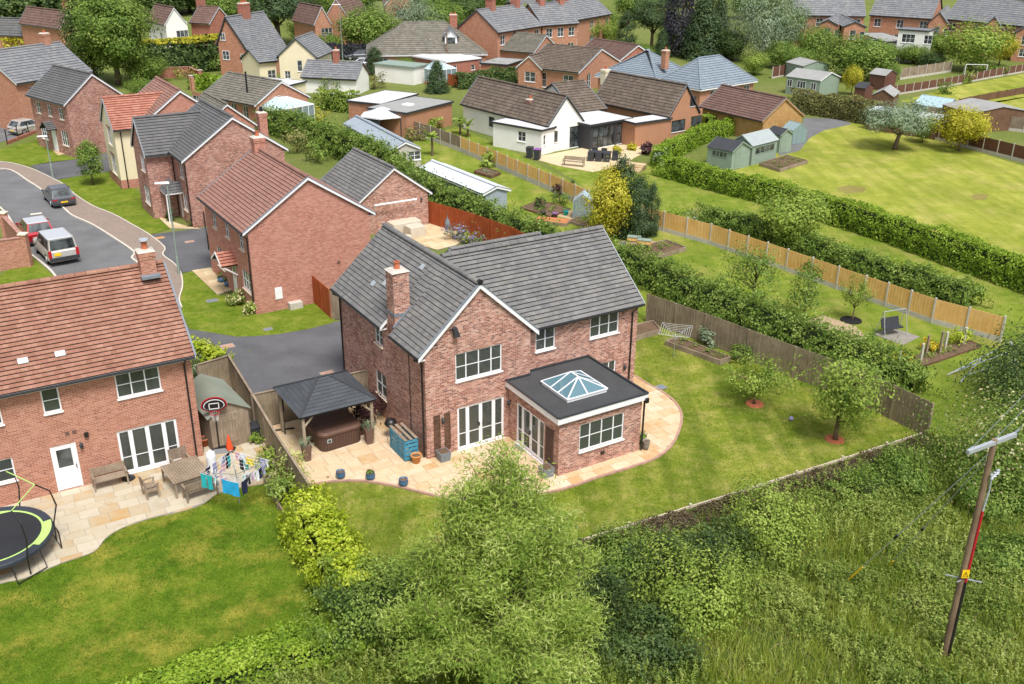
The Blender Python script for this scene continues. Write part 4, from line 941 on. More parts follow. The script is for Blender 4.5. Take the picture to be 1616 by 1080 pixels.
# house with a projecting front wing
p_ = at(301,356); D_ = Bld('detached_house', 'mottled brick house with dark grey L shaped roof and slate porch facing the road', off(p_,0,-.75), T5)
dw = {'l':[(.9,1.9,3.5,4.6),(.9,2.0,1.0,2.3),(2.5,3.2,.08,2.1)],'f':[]}
D_.walls(0,7.5,0,7.9,-.05,5.25,'brick_multi',dw,'v',7.85); D_.gable_roof(0,7.5,0,7.9,5.25,7.85,'v','tile_dark',ch=.25,seed=41,joined=False)
ww = [(4.5,5.7,3.5,4.75),(4.3,5.9,.95,2.4)]
D_.walls(-1.95,3.75,3.75,7.6,-.05,5.25,'brick_multi',{'l':ww},'u',7.35,skip='r')
D_.gable_roof(-1.95,3.75,3.75,7.6,5.25,7.35,'u','tile_dark',ch=.25,seed=43,barge_sides='a')
for w in ww: D_.win('l',-1.95,*w,3,sill='stone_sill',lintel='brick_multi')
D_.win('l',0,.9,1.9,3.5,4.6,2,sill='stone_sill'); D_.win('l',0,.9,2.0,1.0,2.3,2,sill='stone_sill')
d_ = MB().box((.03,2.52,.1),(.09,3.18,2.1)).build('door','upvc',D_.root)
for a,b2,c2,d2 in (((-1.3,1.9,2.35),(-1.3,3.75,2.35),(-.5,3.75,3.1),(-.5,2.4,3.1)),((0,1.9,2.35),(-1.3,1.9,2.35),(-.5,2.4,3.1),(0,2.4,3.1))): D_.slope(a,b2,c2,d2,.25,.25,'tile_dark',seed=7)
MB().box((-1.28,1.92,2.2),(0,3.74,2.33)).build('porch_beam','upvc',D_.root); MB().box((-1.25,1.95,0),(-1.17,2.03,2.2)).build('porch_post','upvc',D_.root)
D_.pipe([(-.33,.12,5.0),(-.06,.12,4.7),(-.06,.12,.1)]); D_.pipe([(-.06,3.6,4.9),(-.06,3.6,.1)]); D_.chimney(5.9,6.5,.3,.95,5.4,7.9,'brick_pink',1,potmat='black_plastic'); D_.finish_tiles()
# cream house with clay wing
p_ = at(193.6,299); E_ = Bld('detached_house', 'cream rendered house with bright clay tile roof behind the mottled brick house', p_, T5)
E_.walls(2,9.2,-.6,7.2,-.05,5.25,'brick_pink',{},'v',7.85); E_.gable_roof(2,9.2,-.6,7.2,5.25,7.85,'v','tile_pink',ch=.25,seed=47)
ew = [(1.5,3.0,3.4,4.8),(1.4,3.1,.9,2.5)]
E_.walls(0,5.4,.05,4.6,.75,5.25,'render_cream',{'l':ew},'u',7.25,skip='r'); E_.walls(-.03,5.4,.02,4.63,-.05,.75,'brick_pink',{},skip='r')
E_.gable_roof(0,5.4,.05,4.6,5.25,7.25,'u','tile_clay',ch=.25,seed=48,barge_sides='a')
for w in ew: E_.win('l',0,*w,3,sill='render_cream',lintel='brick_multi')
E_.pipe([(.5,-.02,5.0),(.5,-.02,.1)],.05); E_.finish_tiles()
def frame3(le, re, lb, he, eo=.3, go=.12, mode='le'):
    a,b,c = at(*le,he),at(*re,he),at(*lb,he); th1 = math.atan2(b.y-a.y,b.x-a.x); th2 = math.atan2(c.y-a.y,c.x-a.x)-math.pi/2
    th = (th1+th2)/2 if abs(th1-th2) < 1 else th1
    W_ = (b-a).length; L2 = (c-a).length
    return off(a,eo,go,th), th, W_-2*eo, L2-2*go
def gabled(name, label, le, re, lb, he, hr, wall, roof, wins={}, tw=.3, ch=.27, seed=1, cat='house', sill='upvc', barge='upvc', chim=None, lintel=None, door=None, gutter='black_plastic', dz=None, frame='upvc', group=None, ex=None):
    O,th,W_,L2 = frame3(le,re,lb,he) if ex is None else ex; B = Bld(name,label,O,th,cat,group)
    pit = (hr-he)/(W_/2+.3); hw = he+pit*.3-.05
    op = {f:[w[:4] for w in ws if w[3] < hw] for f,ws in wins.items()}
    B.walls(0,W_,0,L2,-.05,hw,wall,op,'v',hr-.05); B.gable_roof(0,W_,0,L2,hw,hr-.05,'v',roof,tw=tw,ch=ch,seed=seed,barge=barge,gutter=gutter)
    for f,ws in wins.items():
        k = {'f':0,'b':L2,'l':0,'r':W_}[f]
        for w in ws: B.win(f,k,*w[:4],w[4],sill=sill,lintel=lintel,frame=frame,d0=-.04 if w[3] < hw else .06)
    for c in (chim or []): B.chimney(*c[:6],c[6] if len(c) > 6 else wall,c[7] if len(c) > 7 else 1)
    B.W = W_; B.L = L2; return B
f_ = gabled('detached_house','brick house with grey gabled roof and little slate porch at the far left',(100,166),(197.5,152),(46.8,149.4),5.,7.5,'brick_multi','tile_dark',{'l':[(.9,1.8,3.4,4.5,2),(3.3,4.1,3.4,4.5,2),(5.6,6.5,3.4,4.5,2),(.8,2.1,.9,2.3,3),(5.0,6.4,.9,2.3,3)]},seed=51,sill='stone_sill')
d_ = MB().box((-.02,3.2,.05),(.05,4.1,2.1)).build('door','upvc',f_.root)
for v0 in (2.8,4.6): f_.slope((-.9,v0,2.3),(0,v0,2.3),(0,3.7,3.0),(-.9,3.7,3.0),.25,.25,'tile_dark',seed=2)
f_.finish_tiles()

# garages
p_ = off(at(673,350),-5.75,-.85); J_ = gabled('garage','brick garage with dark grey roof and white framed awning behind the pink brick house',0,0,0,2.5,4.75,'brick_main','tile_grey',{},seed=57,ex=(p_,T5,5.5,7.0))
aw = MB(); aw.tube([(.9,-.5,2.3),(4.3,-.5,2.3)],.07,8); aw.bar((1.0,-.5,2.25),(1.0,-.02,1.7),.05); aw.bar((4.2,-.5,2.25),(4.2,-.02,1.7),.05); aw.build('awning','upvc',J_.root); wall_lamp(J_,'f',0,4.9,2.1); J_.finish_tiles()
K_ = gabled('garage','small gabled brick garage wedged behind the mottled brick house',0,0,0,2.5,4.75,'brick_pink','tile_olive',{},seed=59,ex=(off(at(301,356),7.5,22.0),T5,5.0,7.4)); K_.finish_tiles()
GM = gabled('garage','dark roofed garage just showing behind the ridge of the central house',0,0,0,2.5,4.75,'brick_main','tile_grey',{},seed=61,barge='upvc',ex=(off(MO,13.6,10.0,MT),MT+math.pi/2,5.0,5.7)); GM.finish_tiles()
# ---------------------------------------------------------------- boundary walls and fences of the estate
def brick_wall(name, label, pts, h, t, mat, pier=(), cope='concrete'):
    P = [Vector((p[0],p[1],0)) for p in pts]; r = thing(name,label,'wall',P[0])
    for a,b in zip(P[:-1],P[1:]):
        m_ = MB(); m_.bar(a-P[0]+Vector((0,0,h/2-.03)),b-P[0]+Vector((0,0,h/2-.03)),t,h+.06); m_.build('brickwork',mat,r)
        m2 = MB(); m2.bar(a-P[0]+Vector((0,0,h+.03)),b-P[0]+Vector((0,0,h+.03)),t+.08,.06); m2.build('coping','brick_multi',r)
    for i in pier:
        p = P[i]-P[0]; MB().box(p+Vector((-.22,-.22,-.05)),p+Vector((.22,.22,h+.2))).build('pier',mat,r); MB().box(p+Vector((-.27,-.27,h+.2)),p+Vector((.27,.27,h+.28))).build('pier_cap',cope,r)
    return r
a_ = at(46,420)
brick_wall('garden_wall','tall brick garden wall with stone pier caps beside the parked cars',[off(a_,-9,0,.55),a_,at(5,341,2.0)],2.0,.23,'brick_left',(1,2),'stone_sill')
fence('closeboard_fence','weathered grey garden fence between the left house and the patio with the hot tub',[(p.x,p.y) for p in ats([(366,611),(404,676),(440,740),(492,824)])],1.75,1.9,'timber_fence','timber_grey',.0,.09,.02,16,capmat='timber_grey',seed=4)
fence('closeboard_fence','grey board fence behind the gazebo roof closing off the drive',[(-11.8,39.92),(-6.97,42.62)],1.75,1.9,'timber_fence','timber_grey',0.,.09,.02,16,capmat='timber_grey',seed=5)
fence('closeboard_fence','short grey fence behind the small shed',[(p.x,p.y) for p in ats([(318,626),(366,611)])],1.7,1.9,'timber_fence','timber_grey',0.,.09,.02,16,capmat='timber_grey',seed=6)
fence('stained_fence','orange stained board fence from the pink brick gable to the central house',[(p.x,p.y) for p in ats([(495,478),(523,503)])],1.8,1.9,'timber_orange','timber_orange',0.,.09,.02,15,seed=7)
MB_ = at(523,503); MB2 = at(542,506)
fence('garden_gate','narrow grey boarded side gate next to the central house corner',[(MB_.x,MB_.y),(MB2.x,MB2.y)],1.75,1.2,'timber_grey','timber_grey',0.,.08,.02,8,cat='gate',seed=8)
fence('stained_fence','long orange stained fence behind the covered garden sofa',[(p.x,p.y) for p in ats([(672,352),(745,374),(808,398),(850,420)])],1.8,1.9,'timber_orange','timber_orange',0.,.09,.02,15,seed=9)
fence('closeboard_fence','weathered brown board fence along the right side of the big lawn',[(p.x,p.y) for p in ats([(1020,508),(1110,541),(1250,596),(1350,634),(1462,690)])],1.75,2.4,'timber_fence','timber_grey',.0,.09,.0,20,seed=10)
fence('panel_fence','long run of new yellow timber panels with concrete posts across the gardens',[(p.x,p.y) for p in ats([(1012,356),(1120,386),(1240,428),(1362,472),(1470,510),(1578,540)])],1.5,1.85,'timber_new','concrete',.3,.1,.08,14,seed=11)
fence('panel_fence','new yellow timber panels with concrete posts in front of the white bungalow',[(p.x,p.y) for p in ats([(727,240),(800,272),(868,302),(928,330)])],1.5,1.85,'timber_new','concrete',.45,.1,.08,14,seed=12)
fence('panel_fence','older grey timber panels with concrete posts beside the garden palm',[(p.x,p.y) for p in ats([(646,212),(680,222),(727,240)])],1.5,1.85,'timber_grey','concrete',.4,.1,.08,14,seed=13)
fence('panel_fence','brown panel fence with white concrete posts along the large far lawn',[(p.x,p.y) for p in ats([(1420,208),(1480,222),(1550,240),(1620,258),(1720,284)])],1.5,1.85,'red_brown_shed','concrete',.3,.1,.08,14,seed=14)
fence('panel_fence','weathered panel fence behind the corner of the white bungalow drive',[(p.x,p.y) for p in ats([(1460,190),(1540,200),(1640,212)])],1.6,1.85,'timber_grey','concrete',.3,.1,.08,14,seed=15)
# ---------------------------------------------------------------- cars
def paint(name, c): t = NT(name); t.pbr(c, .28, None, .5, .35, Coat_Weight=.6, Coat_Roughness=.08)
paint('paint_silver', rgb(204,200,194)); paint('paint_red', rgb(168,34,46)); paint('paint_grey', rgb(84,86,94)); paint('paint_white', rgb(206,208,212)); paint('paint_blue', rgb(52,64,84))
plain('tyre', rgb(32,32,33), .85, .1, 6); plain('lamp_red', rgb(176,28,34), .25, .08, 5, .6); plain('plate_yellow', rgb(238,196,32), .45, .03, 5); plain('plate_white', rgb(232,232,230), .45, .03, 5); plain('lamp_clear', rgb(214,220,226), .15, .05, 5, .7)
def car(name, label, c, ang, L, W_, H, pmat, kind='hatch', roofmat=None, group='cars parked in the estate road'):
    r = thing(name, label, 'car', (c[0],c[1],.0), ang, group); hw = W_/2; bz = H*(.6 if kind != 'box' else .56)
    st = {'hatch':[(-.5,.30,.86,.93),(-.485,.22,1.,.98),(-.40,.2,1.,1.),(-.1,.2,1.,1.),(.22,.2,.98,1.),(.38,.2,.84,.98),(.47,.22,.74,.92),(.5,.3,.62,.80)],
          'suv':[(-.5,.36,.88,.94),(-.485,.26,1.,.98),(-.4,.24,1.,1.),(-.1,.24,1.,1.),(.22,.24,.99,1.),(.4,.24,.88,.98),(.48,.27,.78,.92),(.5,.36,.66,.84)],
          'box':[(-.5,.40,.94,.96),(-.49,.3,1.,.99),(-.4,.28,1.,1.),(-.1,.28,1.,1.),(.24,.28,.99,1.),(.42,.28,.93,.99),(.485,.3,.88,.96),(.5,.4,.8,.93)]}[kind]
    b = MB(); n = len(st)
    for x,zb,bf,wf in st:
        w = hw*wf; zt = bz*bf; b.V += [(x*L,y*w,z) for y,z in ((-.9,zb),(-1,zb+.14),(-1.0,zt-.12),(-.93,zt),(.93,zt),(1.0,zt-.12),(1,zb+.14),(.9,zb))]
    for i in range(n-1):
        for k in range(8): b.F.append([i*8+k,i*8+(k+1)%8,(i+1)*8+(k+1)%8,(i+1)*8+k]); b.I.append(0)
    b.F += [list(range(8))[::-1],[8*(n-1)+k for k in range(8)]]; b.I += [0,0]
    body = b.build('body', pmat, r)
    g = {'hatch':(-.485,.25,-.36,.02),'suv':(-.485,.24,-.4,.0),'box':(-.49,.23,-.465,.07)}[kind]
    xb0,xb1,xr0,xr1 = [q*L for q in g]; wb = hw*.93; wr = hw*(.74 if kind != 'box' else .82); z0 = bz-.03
    cb = MB(); cb.hexa([(xb0,-wb,z0),(xb1,-wb,z0),(xb1,wb,z0),(xb0,wb,z0),(xr0,-wr,H-.05),(xr1,-wr,H-.05),(xr1,wr,H-.05),(xr0,wr,H-.05)]); cab = cb.build('cabin', pmat, r)
    rf = MB(); rf.hexa([(xr0-.04,-wr-.01,H-.055),(xr1+.03,-wr-.01,H-.055),(xr1+.03,wr+.01,H-.055),(xr0-.04,wr+.01,H-.055),(xr0+.06,-wr*.88,H),(xr1-.12,-wr*.88,H-.005),(xr1-.12,wr*.88,H-.005),(xr0+.06,wr*.88,H)]); rf.build('roof', roofmat or pmat, r)
    def lerp(x0,x1,t_): return x0+(x1-x0)*t_
    def glass(p):
        q = [Vector(v) for v in p]; nn = (q[1]-q[0]).cross(q[2]-q[0]).normalized()*.012; c0 = sum(q,Vector())/4
        if nn.dot(c0-Vector((0,0,H*.7))) < 0: nn = -nn
        MB().add([v+nn for v in q]+[v-nn for v in q],[[0,1,2,3],[7,6,5,4],[0,4,5,1],[1,5,6,2],[2,6,7,3],[3,7,4,0]]).build('window','glass_dark',cab)
    lo,hi = .14,.88
    def pt(xa,xb_,t_,y): return (lerp(xa,xb_,t_), y*lerp(wb,wr,t_), lerp(z0,H-.05,t_))
    for y in (-1,1):
        segs = ((.06,.34),(.37,.66),(.69,.95)) if kind == 'box' else ((.12,.47),(.5,.9))
        for s0,s1 in segs:
            glass([pt(lerp(xb0,xb1,s0),lerp(xr0,xr1,s0),lo,y),pt(lerp(xb0,xb1,s1),lerp(xr0,xr1,s1),lo,y),pt(lerp(xb0,xb1,s1),lerp(xr0,xr1,s1),hi,y),pt(lerp(xb0,xb1,s0),lerp(xr0,xr1,s0),hi,y)])
    for xa,xr_ in ((xb0,xr0),(xb1,xr1)):
        p = [pt(xa,xr_,lo-.02,-.88),pt(xa,xr_,lo-.02,.88),pt(xa,xr_,hi+.02,.88),pt(xa,xr_,hi+.02,-.88)]; glass(p)
    wrad = .33 if kind == 'hatch' else .38
    for x in (-.3*L,.31*L):
        for y in (-1,1):
            tb = MB(); tb.tube([(x,y*(hw-.2),wrad),(x,y*(hw-.19),wrad),(x,y*(hw-.005),wrad),(x,y*(hw+.005),wrad)],[wrad*.85,wrad,wrad,wrad*.86],18); wh = tb.build('wheel','tyre',r)
            rm = MB(); rm.tube([(x,y*(hw-.05),wrad),(x,y*(hw+.014),wrad)],[wrad*.66,wrad*.62],14); rm.build('rim','metal',wh)
    if kind == 'box':
        for y in (-1,1): MB().box((-.503*L,y*hw*.78,bz*.55),(-.485*L,y*hw*.99,bz*1.05)).build('tail_light','lamp_red',r)
        MB().box((-.512*L,-hw*.97,.36),(-.47*L,hw*.97,.62)).build('bumper','charcoal',r); MB().box((-.508*L,hw*.2,bz*.68),(-.497*L,hw*.62,bz*.86)).build('number_plate','plate_yellow',r)
        MB().bar((-.54*L,0,.42),(-.5*L,0,.45),.06).build('tow_bar','charcoal',r)
    else:
        for y in (-1,1): MB().box((-.5*L-.012,y*hw*.55,bz*.74),(-.482*L,y*hw*.94,bz*.86)).build('tail_light','lamp_red',r)
        MB().box((-.507*L,-.26,bz*.5),(-.495*L,.26,bz*.62)).build('number_plate','plate_yellow',r); MB().box((-.505*L,-hw*.85,.24),(-.48*L,hw*.85,.4)).build('bumper','charcoal',r)
    for y in (-1,1):
        MB().box((.475*L,y*hw*.5,bz*.62),(.496*L,y*hw*.82,bz*.74)).build('headlight','lamp_clear',r)
        MB().box((xb1-.28,y*(hw+.0),bz-.02),(xb1-.12,y*(hw+.17),bz+.12)).build('door_mirror',pmat,r)
    return r
def cpos(rl, ang, L, W_):   # centre from the point where the rear left wheel meets the road
    p = at(*rl); return (p.x+math.cos(ang)*L*.3+math.sin(ang)*(W_/2-.1), p.y+math.sin(ang)*L*.3-math.cos(ang)*(W_/2-.1))
a = R(127); car('parked_car','boxy silver off road car parked half on the kerb behind the red car',cpos((77,417),a,4.6,1.95),a,4.6,1.95,1.9,'paint_silver','box','paint_white')
a = R(125); car('parked_car','dark red car with pale roof parked in front of the silver off road car',cpos((44,386),a,4.3,1.9),a,4.3,1.9,1.62,'paint_red','suv','paint_white')
a = R(125); car('parked_car','dark grey hatchback parked on the block paved pavement',cpos((83,327),a,4.1,1.8),a,4.1,1.8,1.47,'paint_grey','hatch')
a = R(60); car('parked_car','silver hatchback on the driveway at the far left',cpos((24,211),a,3.9,1.75),a,3.9,1.75,1.5,'paint_silver','hatch')
# ---------------------------------------------------------------- left garden furniture
def rot(x,y,a): return (x*math.cos(a)-y*math.sin(a), x*math.sin(a)+y*math.cos(a))
# trampoline
plain('mat_black', rgb(44,46,50), .8, .08, 2); plain('pad_green', rgb(176,212,120), .6, .06, 3); plain('pad_black', rgb(56,62,72), .6, .1, 3)
TC = at(-12,850,.85); TR = 2.0
tr_ = thing('trampoline','round black trampoline with lime edge and bent safety poles on the left patio','trampoline',(TC.x,TC.y,.05)); H_ = .85
def ringpts(r,z,n=48,a0=0,a1=2*math.pi): return [(r*math.cos(a0+(a1-a0)*k/n), r*math.sin(a0+(a1-a0)*k/n), z) for k in range(n)]
mt_ = MB(); mt_.quad(*ringpts(TR*.86,H_)); mt_.build('jumping_mat','mat_black',tr_)
MB().lathe([(TR*.83,H_+.005),(TR*.87,H_+.012),(TR*.87,H_-.01)],(0,0,0),48).build('lime_ring','pad_green',tr_)
MB().lathe([(TR*.87,H_+.008),(TR*1.01,H_+.03),(TR*1.03,H_-.03),(TR*1.03,H_-.14)],(0,0,0),48).build('spring_pad','pad_black',tr_)
pd_ = MB(); n_ = 10
for k in range(n_):
    a0 = -.25+.85*k/n_; a1 = -.25+.85*(k+1)/n_; pd_.quad(*[(r*math.cos(a),r*math.sin(a),z) for r,a,z in ((TR*.84,a0,H_+.02),(TR*1.0,a0,H_+.045),(TR*1.0,a1,H_+.045),(TR*.84,a1,H_+.02))])
pd_.build('entry_pad','pad_green',tr_)
MB().tube(ringpts(TR,H_-.05),.03,6,closed=True).build('frame','black_plastic',tr_)
tops = []
for k in range(6):
    a = -.55+k*math.pi/3; ca,sa = math.cos(a),math.sin(a)
    MB().tube([(TR*1.02*ca,TR*1.02*sa,.05),(TR*1.04*ca,TR*1.04*sa,H_),(TR*1.14*ca,TR*1.14*sa,H_+.7),(TR*1.08*ca,TR*1.08*sa,H_+1.35),(TR*.86*ca,TR*.86*sa,H_+1.75)],.028,6).build('pole','black_plastic',tr_); tops.append((TR*.86*ca,TR*.86*sa,H_+1.75))
    a2 = a+math.pi/6
    p0,p1 = [(TR*math.cos(a+d),TR*math.sin(a+d)) for d in (-.28,.28)]; q0,q1 = [(TR*1.12*math.cos(a+d),TR*1.12*math.sin(a+d)) for d in (-.26,.26)]
    MB().tube([(*p0,H_-.05),(*q0,.03),(*q1,.03),(*p1,H_-.05)],.025,6).build('leg','black_plastic',tr_)
for k in range(6): MB().tube([tops[k],tops[(k+1)%6]],.02,6).build('top_rail','pad_green' if k in (0,1,5) else 'black_plastic',tr_)
# slatted furniture
def slats(b, x0, x1, y0, y1, z, n, along='x', t=.025, gap=.012):
    for k in range(n):
        if along == 'x': w = (y1-y0)/n; b.box((x0,y0+k*w+gap/2,z),(x1,y0+(k+1)*w-gap/2,z+t))
        else: w = (x1-x0)/n; b.box((x0+k*w+gap/2,y0,z),(x0+(k+1)*w-gap/2,y1,z+t))
def bench(name, label, loc, rz, W_=1.3, arms=True, back=.85, group=None, cat='bench'):
    r = thing(name,label,cat,(loc[0],loc[1],.05),rz,group); d = .5
    def pieces(nm, L): 
        for x in L: x.build(nm,'timber_grey',r)
    for k in range(5): MB().box((-W_/2,-d/2+k*d/5+.008,.42),(W_/2,-d/2+(k+1)*d/5-.008,.445)).build('seat_slat','timber_grey',r)
    for k in range(5):
        z = .5+k*(back-.5)/5; MB().box((-W_/2+.03,d/2-.02+.04*k/5,z+.008),(W_/2-.03,d/2+.005+.04*k/5,z+(back-.5)/5-.008)).build('back_slat','timber_grey',r)
    for x in (-W_/2+.03,W_/2-.03):
        MB().box((x-.03,-d/2,0),(x+.03,-d/2+.06,.62 if arms else .42)).build('leg','timber_grey',r); MB().bar((x,d/2-.01,0),(x,d/2+.06,back),.06).build('leg','timber_grey',r)
        if arms: MB().box((x-.04,-d/2-.03,.62),(x+.04,d/2,.65)).build('armrest','timber_grey',r)
        MB().box((x-.02,-d/2+.06,.34),(x+.02,d/2-.03,.41)).build('rail','timber_grey',r)
    return r
bp = off(LO,-3.95,-.55,LT); bench('garden_bench','weathered slatted wooden bench against the left house wall between the doors',bp,LT,1.35)
tbl = thing('garden_table','long weathered slatted wooden table on the left patio','table',((-14.48-13.2-12.38-13.71)/4,(35.24+36.25+34.78+33.88)/4,.05),LT+.1); tw_,td_ = 1.5,1.5
for k in range(15): MB().box((-.78+k*.104+.008,-.85,.71),(-.78+(k+1)*.104-.008,.85,.74)).build('slat','timber_grey',tbl)
for x in (-.7,.7):
    for y in (-.77,.77): MB().box((x-.04,y-.04,0),(x+.04,y+.04,.7)).build('leg','timber_grey',tbl)
for y in (-.77,.77): MB().box((-.74,y-.02,.62),(.74,y+.02,.705)).build('apron','timber_grey',tbl)
tc = tbl.location
bench('garden_chair','wooden armchair at the left end of the slatted table',off(tc,-1.45,.05,LT+.1),LT+.1+math.pi/2,.62,cat='chair')
bench('garden_bench','wooden bench tucked under the near side of the slatted table',off(tc,.15,-1.15,LT+.1),LT+.1+math.pi,1.3,cat='bench')
bench('garden_chair','wooden chair at the far side of the slatted table by the patio door',off(tc,.2,1.2,LT+.1),LT+.1,.75,cat='chair',back=1.0)
pb = thing('parasol_weight','round black parasol base on the left patio','parasol base',(*at(203,757).xy,.05)); MB().lathe([(0,0),(.28,0),(.28,.04),(.1,.1),(.06,.1),(.035,.32),(0,.32)],(0,0,0),20).build('weight','black_plastic',pb)
# rotary dryer with washing
def dryer(name, label, loc, z, arm, h, nlines=5, rz=0., linew=.006):
    r = thing(name,label,'clothes dryer',(loc[0],loc[1],z),rz); MB().cyl((0,0,-.03),.025,.02,h,8).build('pole','metal',r)
    ends = []
    for k in range(4):
        a = k*math.pi/2; e = (arm*math.cos(a),arm*math.sin(a),h+.12); MB().tube([(0,0,h-.45),(arm*.45*math.cos(a),arm*.45*math.sin(a),h-.12)],.012,6).build('strut','metal',r); MB().bar((0,0,h-.25),e,.025).build('arm','metal',r); ends.append(e)
    b = MB()
    for k in range(4):
        a = Vector(ends[k]); c = Vector(ends[(k+1)%4]); o = Vector((0,0,h-.25))
        for j in range(nlines): t_ = 1-.14*j; b.tube([o+(a-o)*t_, o+((a+c)/2-o)*t_-Vector((0,0,.03)), o+(c-o)*t_], linew, 4, cap=False)
    b.build('washing_line','white_paint',r); return r,ends
DY = (-10.95,33.75); dr_,de = dryer('rotary_dryer','rotary clothes dryer crowded with washing on the left lawn',DY,0.,1.35,1.6,rz=R(22))
for nm,c in (('cloth_turquoise',rgb(40,176,182)),('cloth_blue',rgb(44,164,214)),('cloth_navy',rgb(36,42,70)),('cloth_white',rgb(222,224,228)),('cloth_pink',rgb(206,160,176)),('cloth_lilac',rgb(150,150,186)),('cloth_yellow',rgb(226,206,60)),('cloth_black',rgb(38,38,44)),('cloth_green',rgb(60,140,120))): plain(nm,c,.9,.08,6)
def garment(name, label, a, b_, drop, mat, shape='towel', sag=.03):
    a = Vector(a); b_ = Vector(b_); n = 9; m_ = MB(); d = b_-a; side = Vector((-d.y,d.x,0)).normalized()
    rows = 6; P = []
    for j in range(rows+1):
        row = []
        for i in range(n+1):
            t_ = i/n; p = a+d*t_+Vector((0,0,-drop*j/rows-sag*math.sin(math.pi*t_)))+side*(.025*math.sin(t_*9+j*.7)*j/rows)
            row.append(p)
        P.append(row)
    for j in range(rows):
        for i in range(n):
            if shape == 'trousers' and j >= 1 and n*.42-.5+.0 <= i <= n*.5+.3: continue
            if shape == 'shirt' and j >= 2 and (i < 2 or i > n-3): continue
            q = [P[j][i],P[j][i+1],P[j+1][i+1],P[j+1][i]]; o_ = side*.006
            m_.add([v-o_ for v in q]+[v+o_ for v in q],[[0,1,2,3],[7,6,5,4],[0,4,5,1],[1,5,6,2],[2,6,7,3],[3,7,4,0]])
    mid = a; o = MB.build(m_,name,mat); return tag(o,label,'clothes' if shape != 'towel' else 'towel')
dm = Matrix.Rotation(R(22),4,'Z'); EW = [dm@Vector(e)+Vector((*DY,0)) for e in de]; OC = Vector((*DY,1.35))
def lp(k, t_, j):  # point on line j of side k
    a = EW[k]; c = EW[(k+1)%4]; f_ = 1-.14*j; return OC+(a-OC)*f_*(1-t_)+(c-OC)*f_*t_
items = [(2,.02,.30,0,.62,'cloth_turquoise','trousers','turquoise trousers','hanging at the front left of the rotary dryer'),(2,.55,.97,0,.62,'cloth_blue','towel','bright blue towel','hanging at the front right of the rotary dryer'),
 (2,.34,.48,0,.5,'cloth_white','shirt','small white top','hanging between the turquoise trousers and blue towel'),(3,.05,.22,0,.6,'cloth_navy','towel','navy cloth','hanging on the right side of the dryer near the shrubs'),(3,.3,.42,1,.55,'cloth_black','shirt','black top','hanging on the right of the rotary dryer'),(3,.5,.62,1,.5,'cloth_white','shirt','pale top','hanging on the right rear of the rotary dryer'),(3,.7,.85,0,.55,'cloth_lilac','shirt','striped grey lilac top','at the rear right corner of the rotary dryer'),
 (1,.05,.2,0,.7,'cloth_black','trousers','dark trousers','hanging at the left end of the rotary dryer'),(1,.28,.4,0,.55,'cloth_white','shirt','white shirt','hanging on the left side of the rotary dryer'),(1,.48,.6,0,.6,'cloth_lilac','towel','lilac cloth','hanging left of centre on the rotary dryer'),(1,.68,.82,0,.55,'cloth_navy','shirt','navy top','hanging on the rear left line of the dryer'),(1,.3,.5,2,.45,'cloth_pink','shirt','pink top','on the inner lines of the rotary dryer'),
 (0,.1,.26,0,.5,'cloth_lilac','towel','grey lilac cloth','hanging on the back line of the dryer'),(0,.34,.55,1,.4,'cloth_yellow','towel','yellow cloth','folded over the back lines of the dryer'),(0,.6,.75,0,.5,'cloth_white','shirt','white top','on the back line of the rotary dryer'),(0,.3,.5,3,.35,'cloth_green','towel','green cloth','in the middle of the rotary dryer'),(2,.3,.6,2,.4,'cloth_pink','shirt','pale pink cloth','on the front inner lines of the dryer'),(3,.3,.6,3,.4,'cloth_white','towel','small white cloth','near the middle pole of the rotary dryer')]
for k,t0,t1,j,dp,mt,sh,nm,wh in items:
    garment({'towel':'towel','trousers':'trousers','shirt':'shirt'}[sh], nm+' '+wh, lp(k,t0,j), lp(k,t1,j), dp*.75 if dp < .6 else dp, mt, sh)
rdw = random.Random(4); SD = ('back','left','front','right')
for i in range(30):
    k = i%4; t0 = .03+.8*((i*7)%30)/30; w_ = rdw.uniform(.06,.13); cl = ('white','lilac','black','navy','pink','white','turquoise')[i%7]; sh = ('shirt','towel','sock')[i%3]
    o = garment(sh,'small %s %s on the %s %s of the rotary dryer' % (cl,sh,('outer','second','third','inner')[i//8],SD[k]+' line'),lp(k,t0,i//8),lp(k,t0+w_*(.5 if sh == 'sock' else 1),i//8),rdw.uniform(.3,.5),'cloth_'+cl,('shirt','towel','towel')[i%3]); o['group'] = 'washing packed along the dryer lines'; o['category'] = 'clothes'
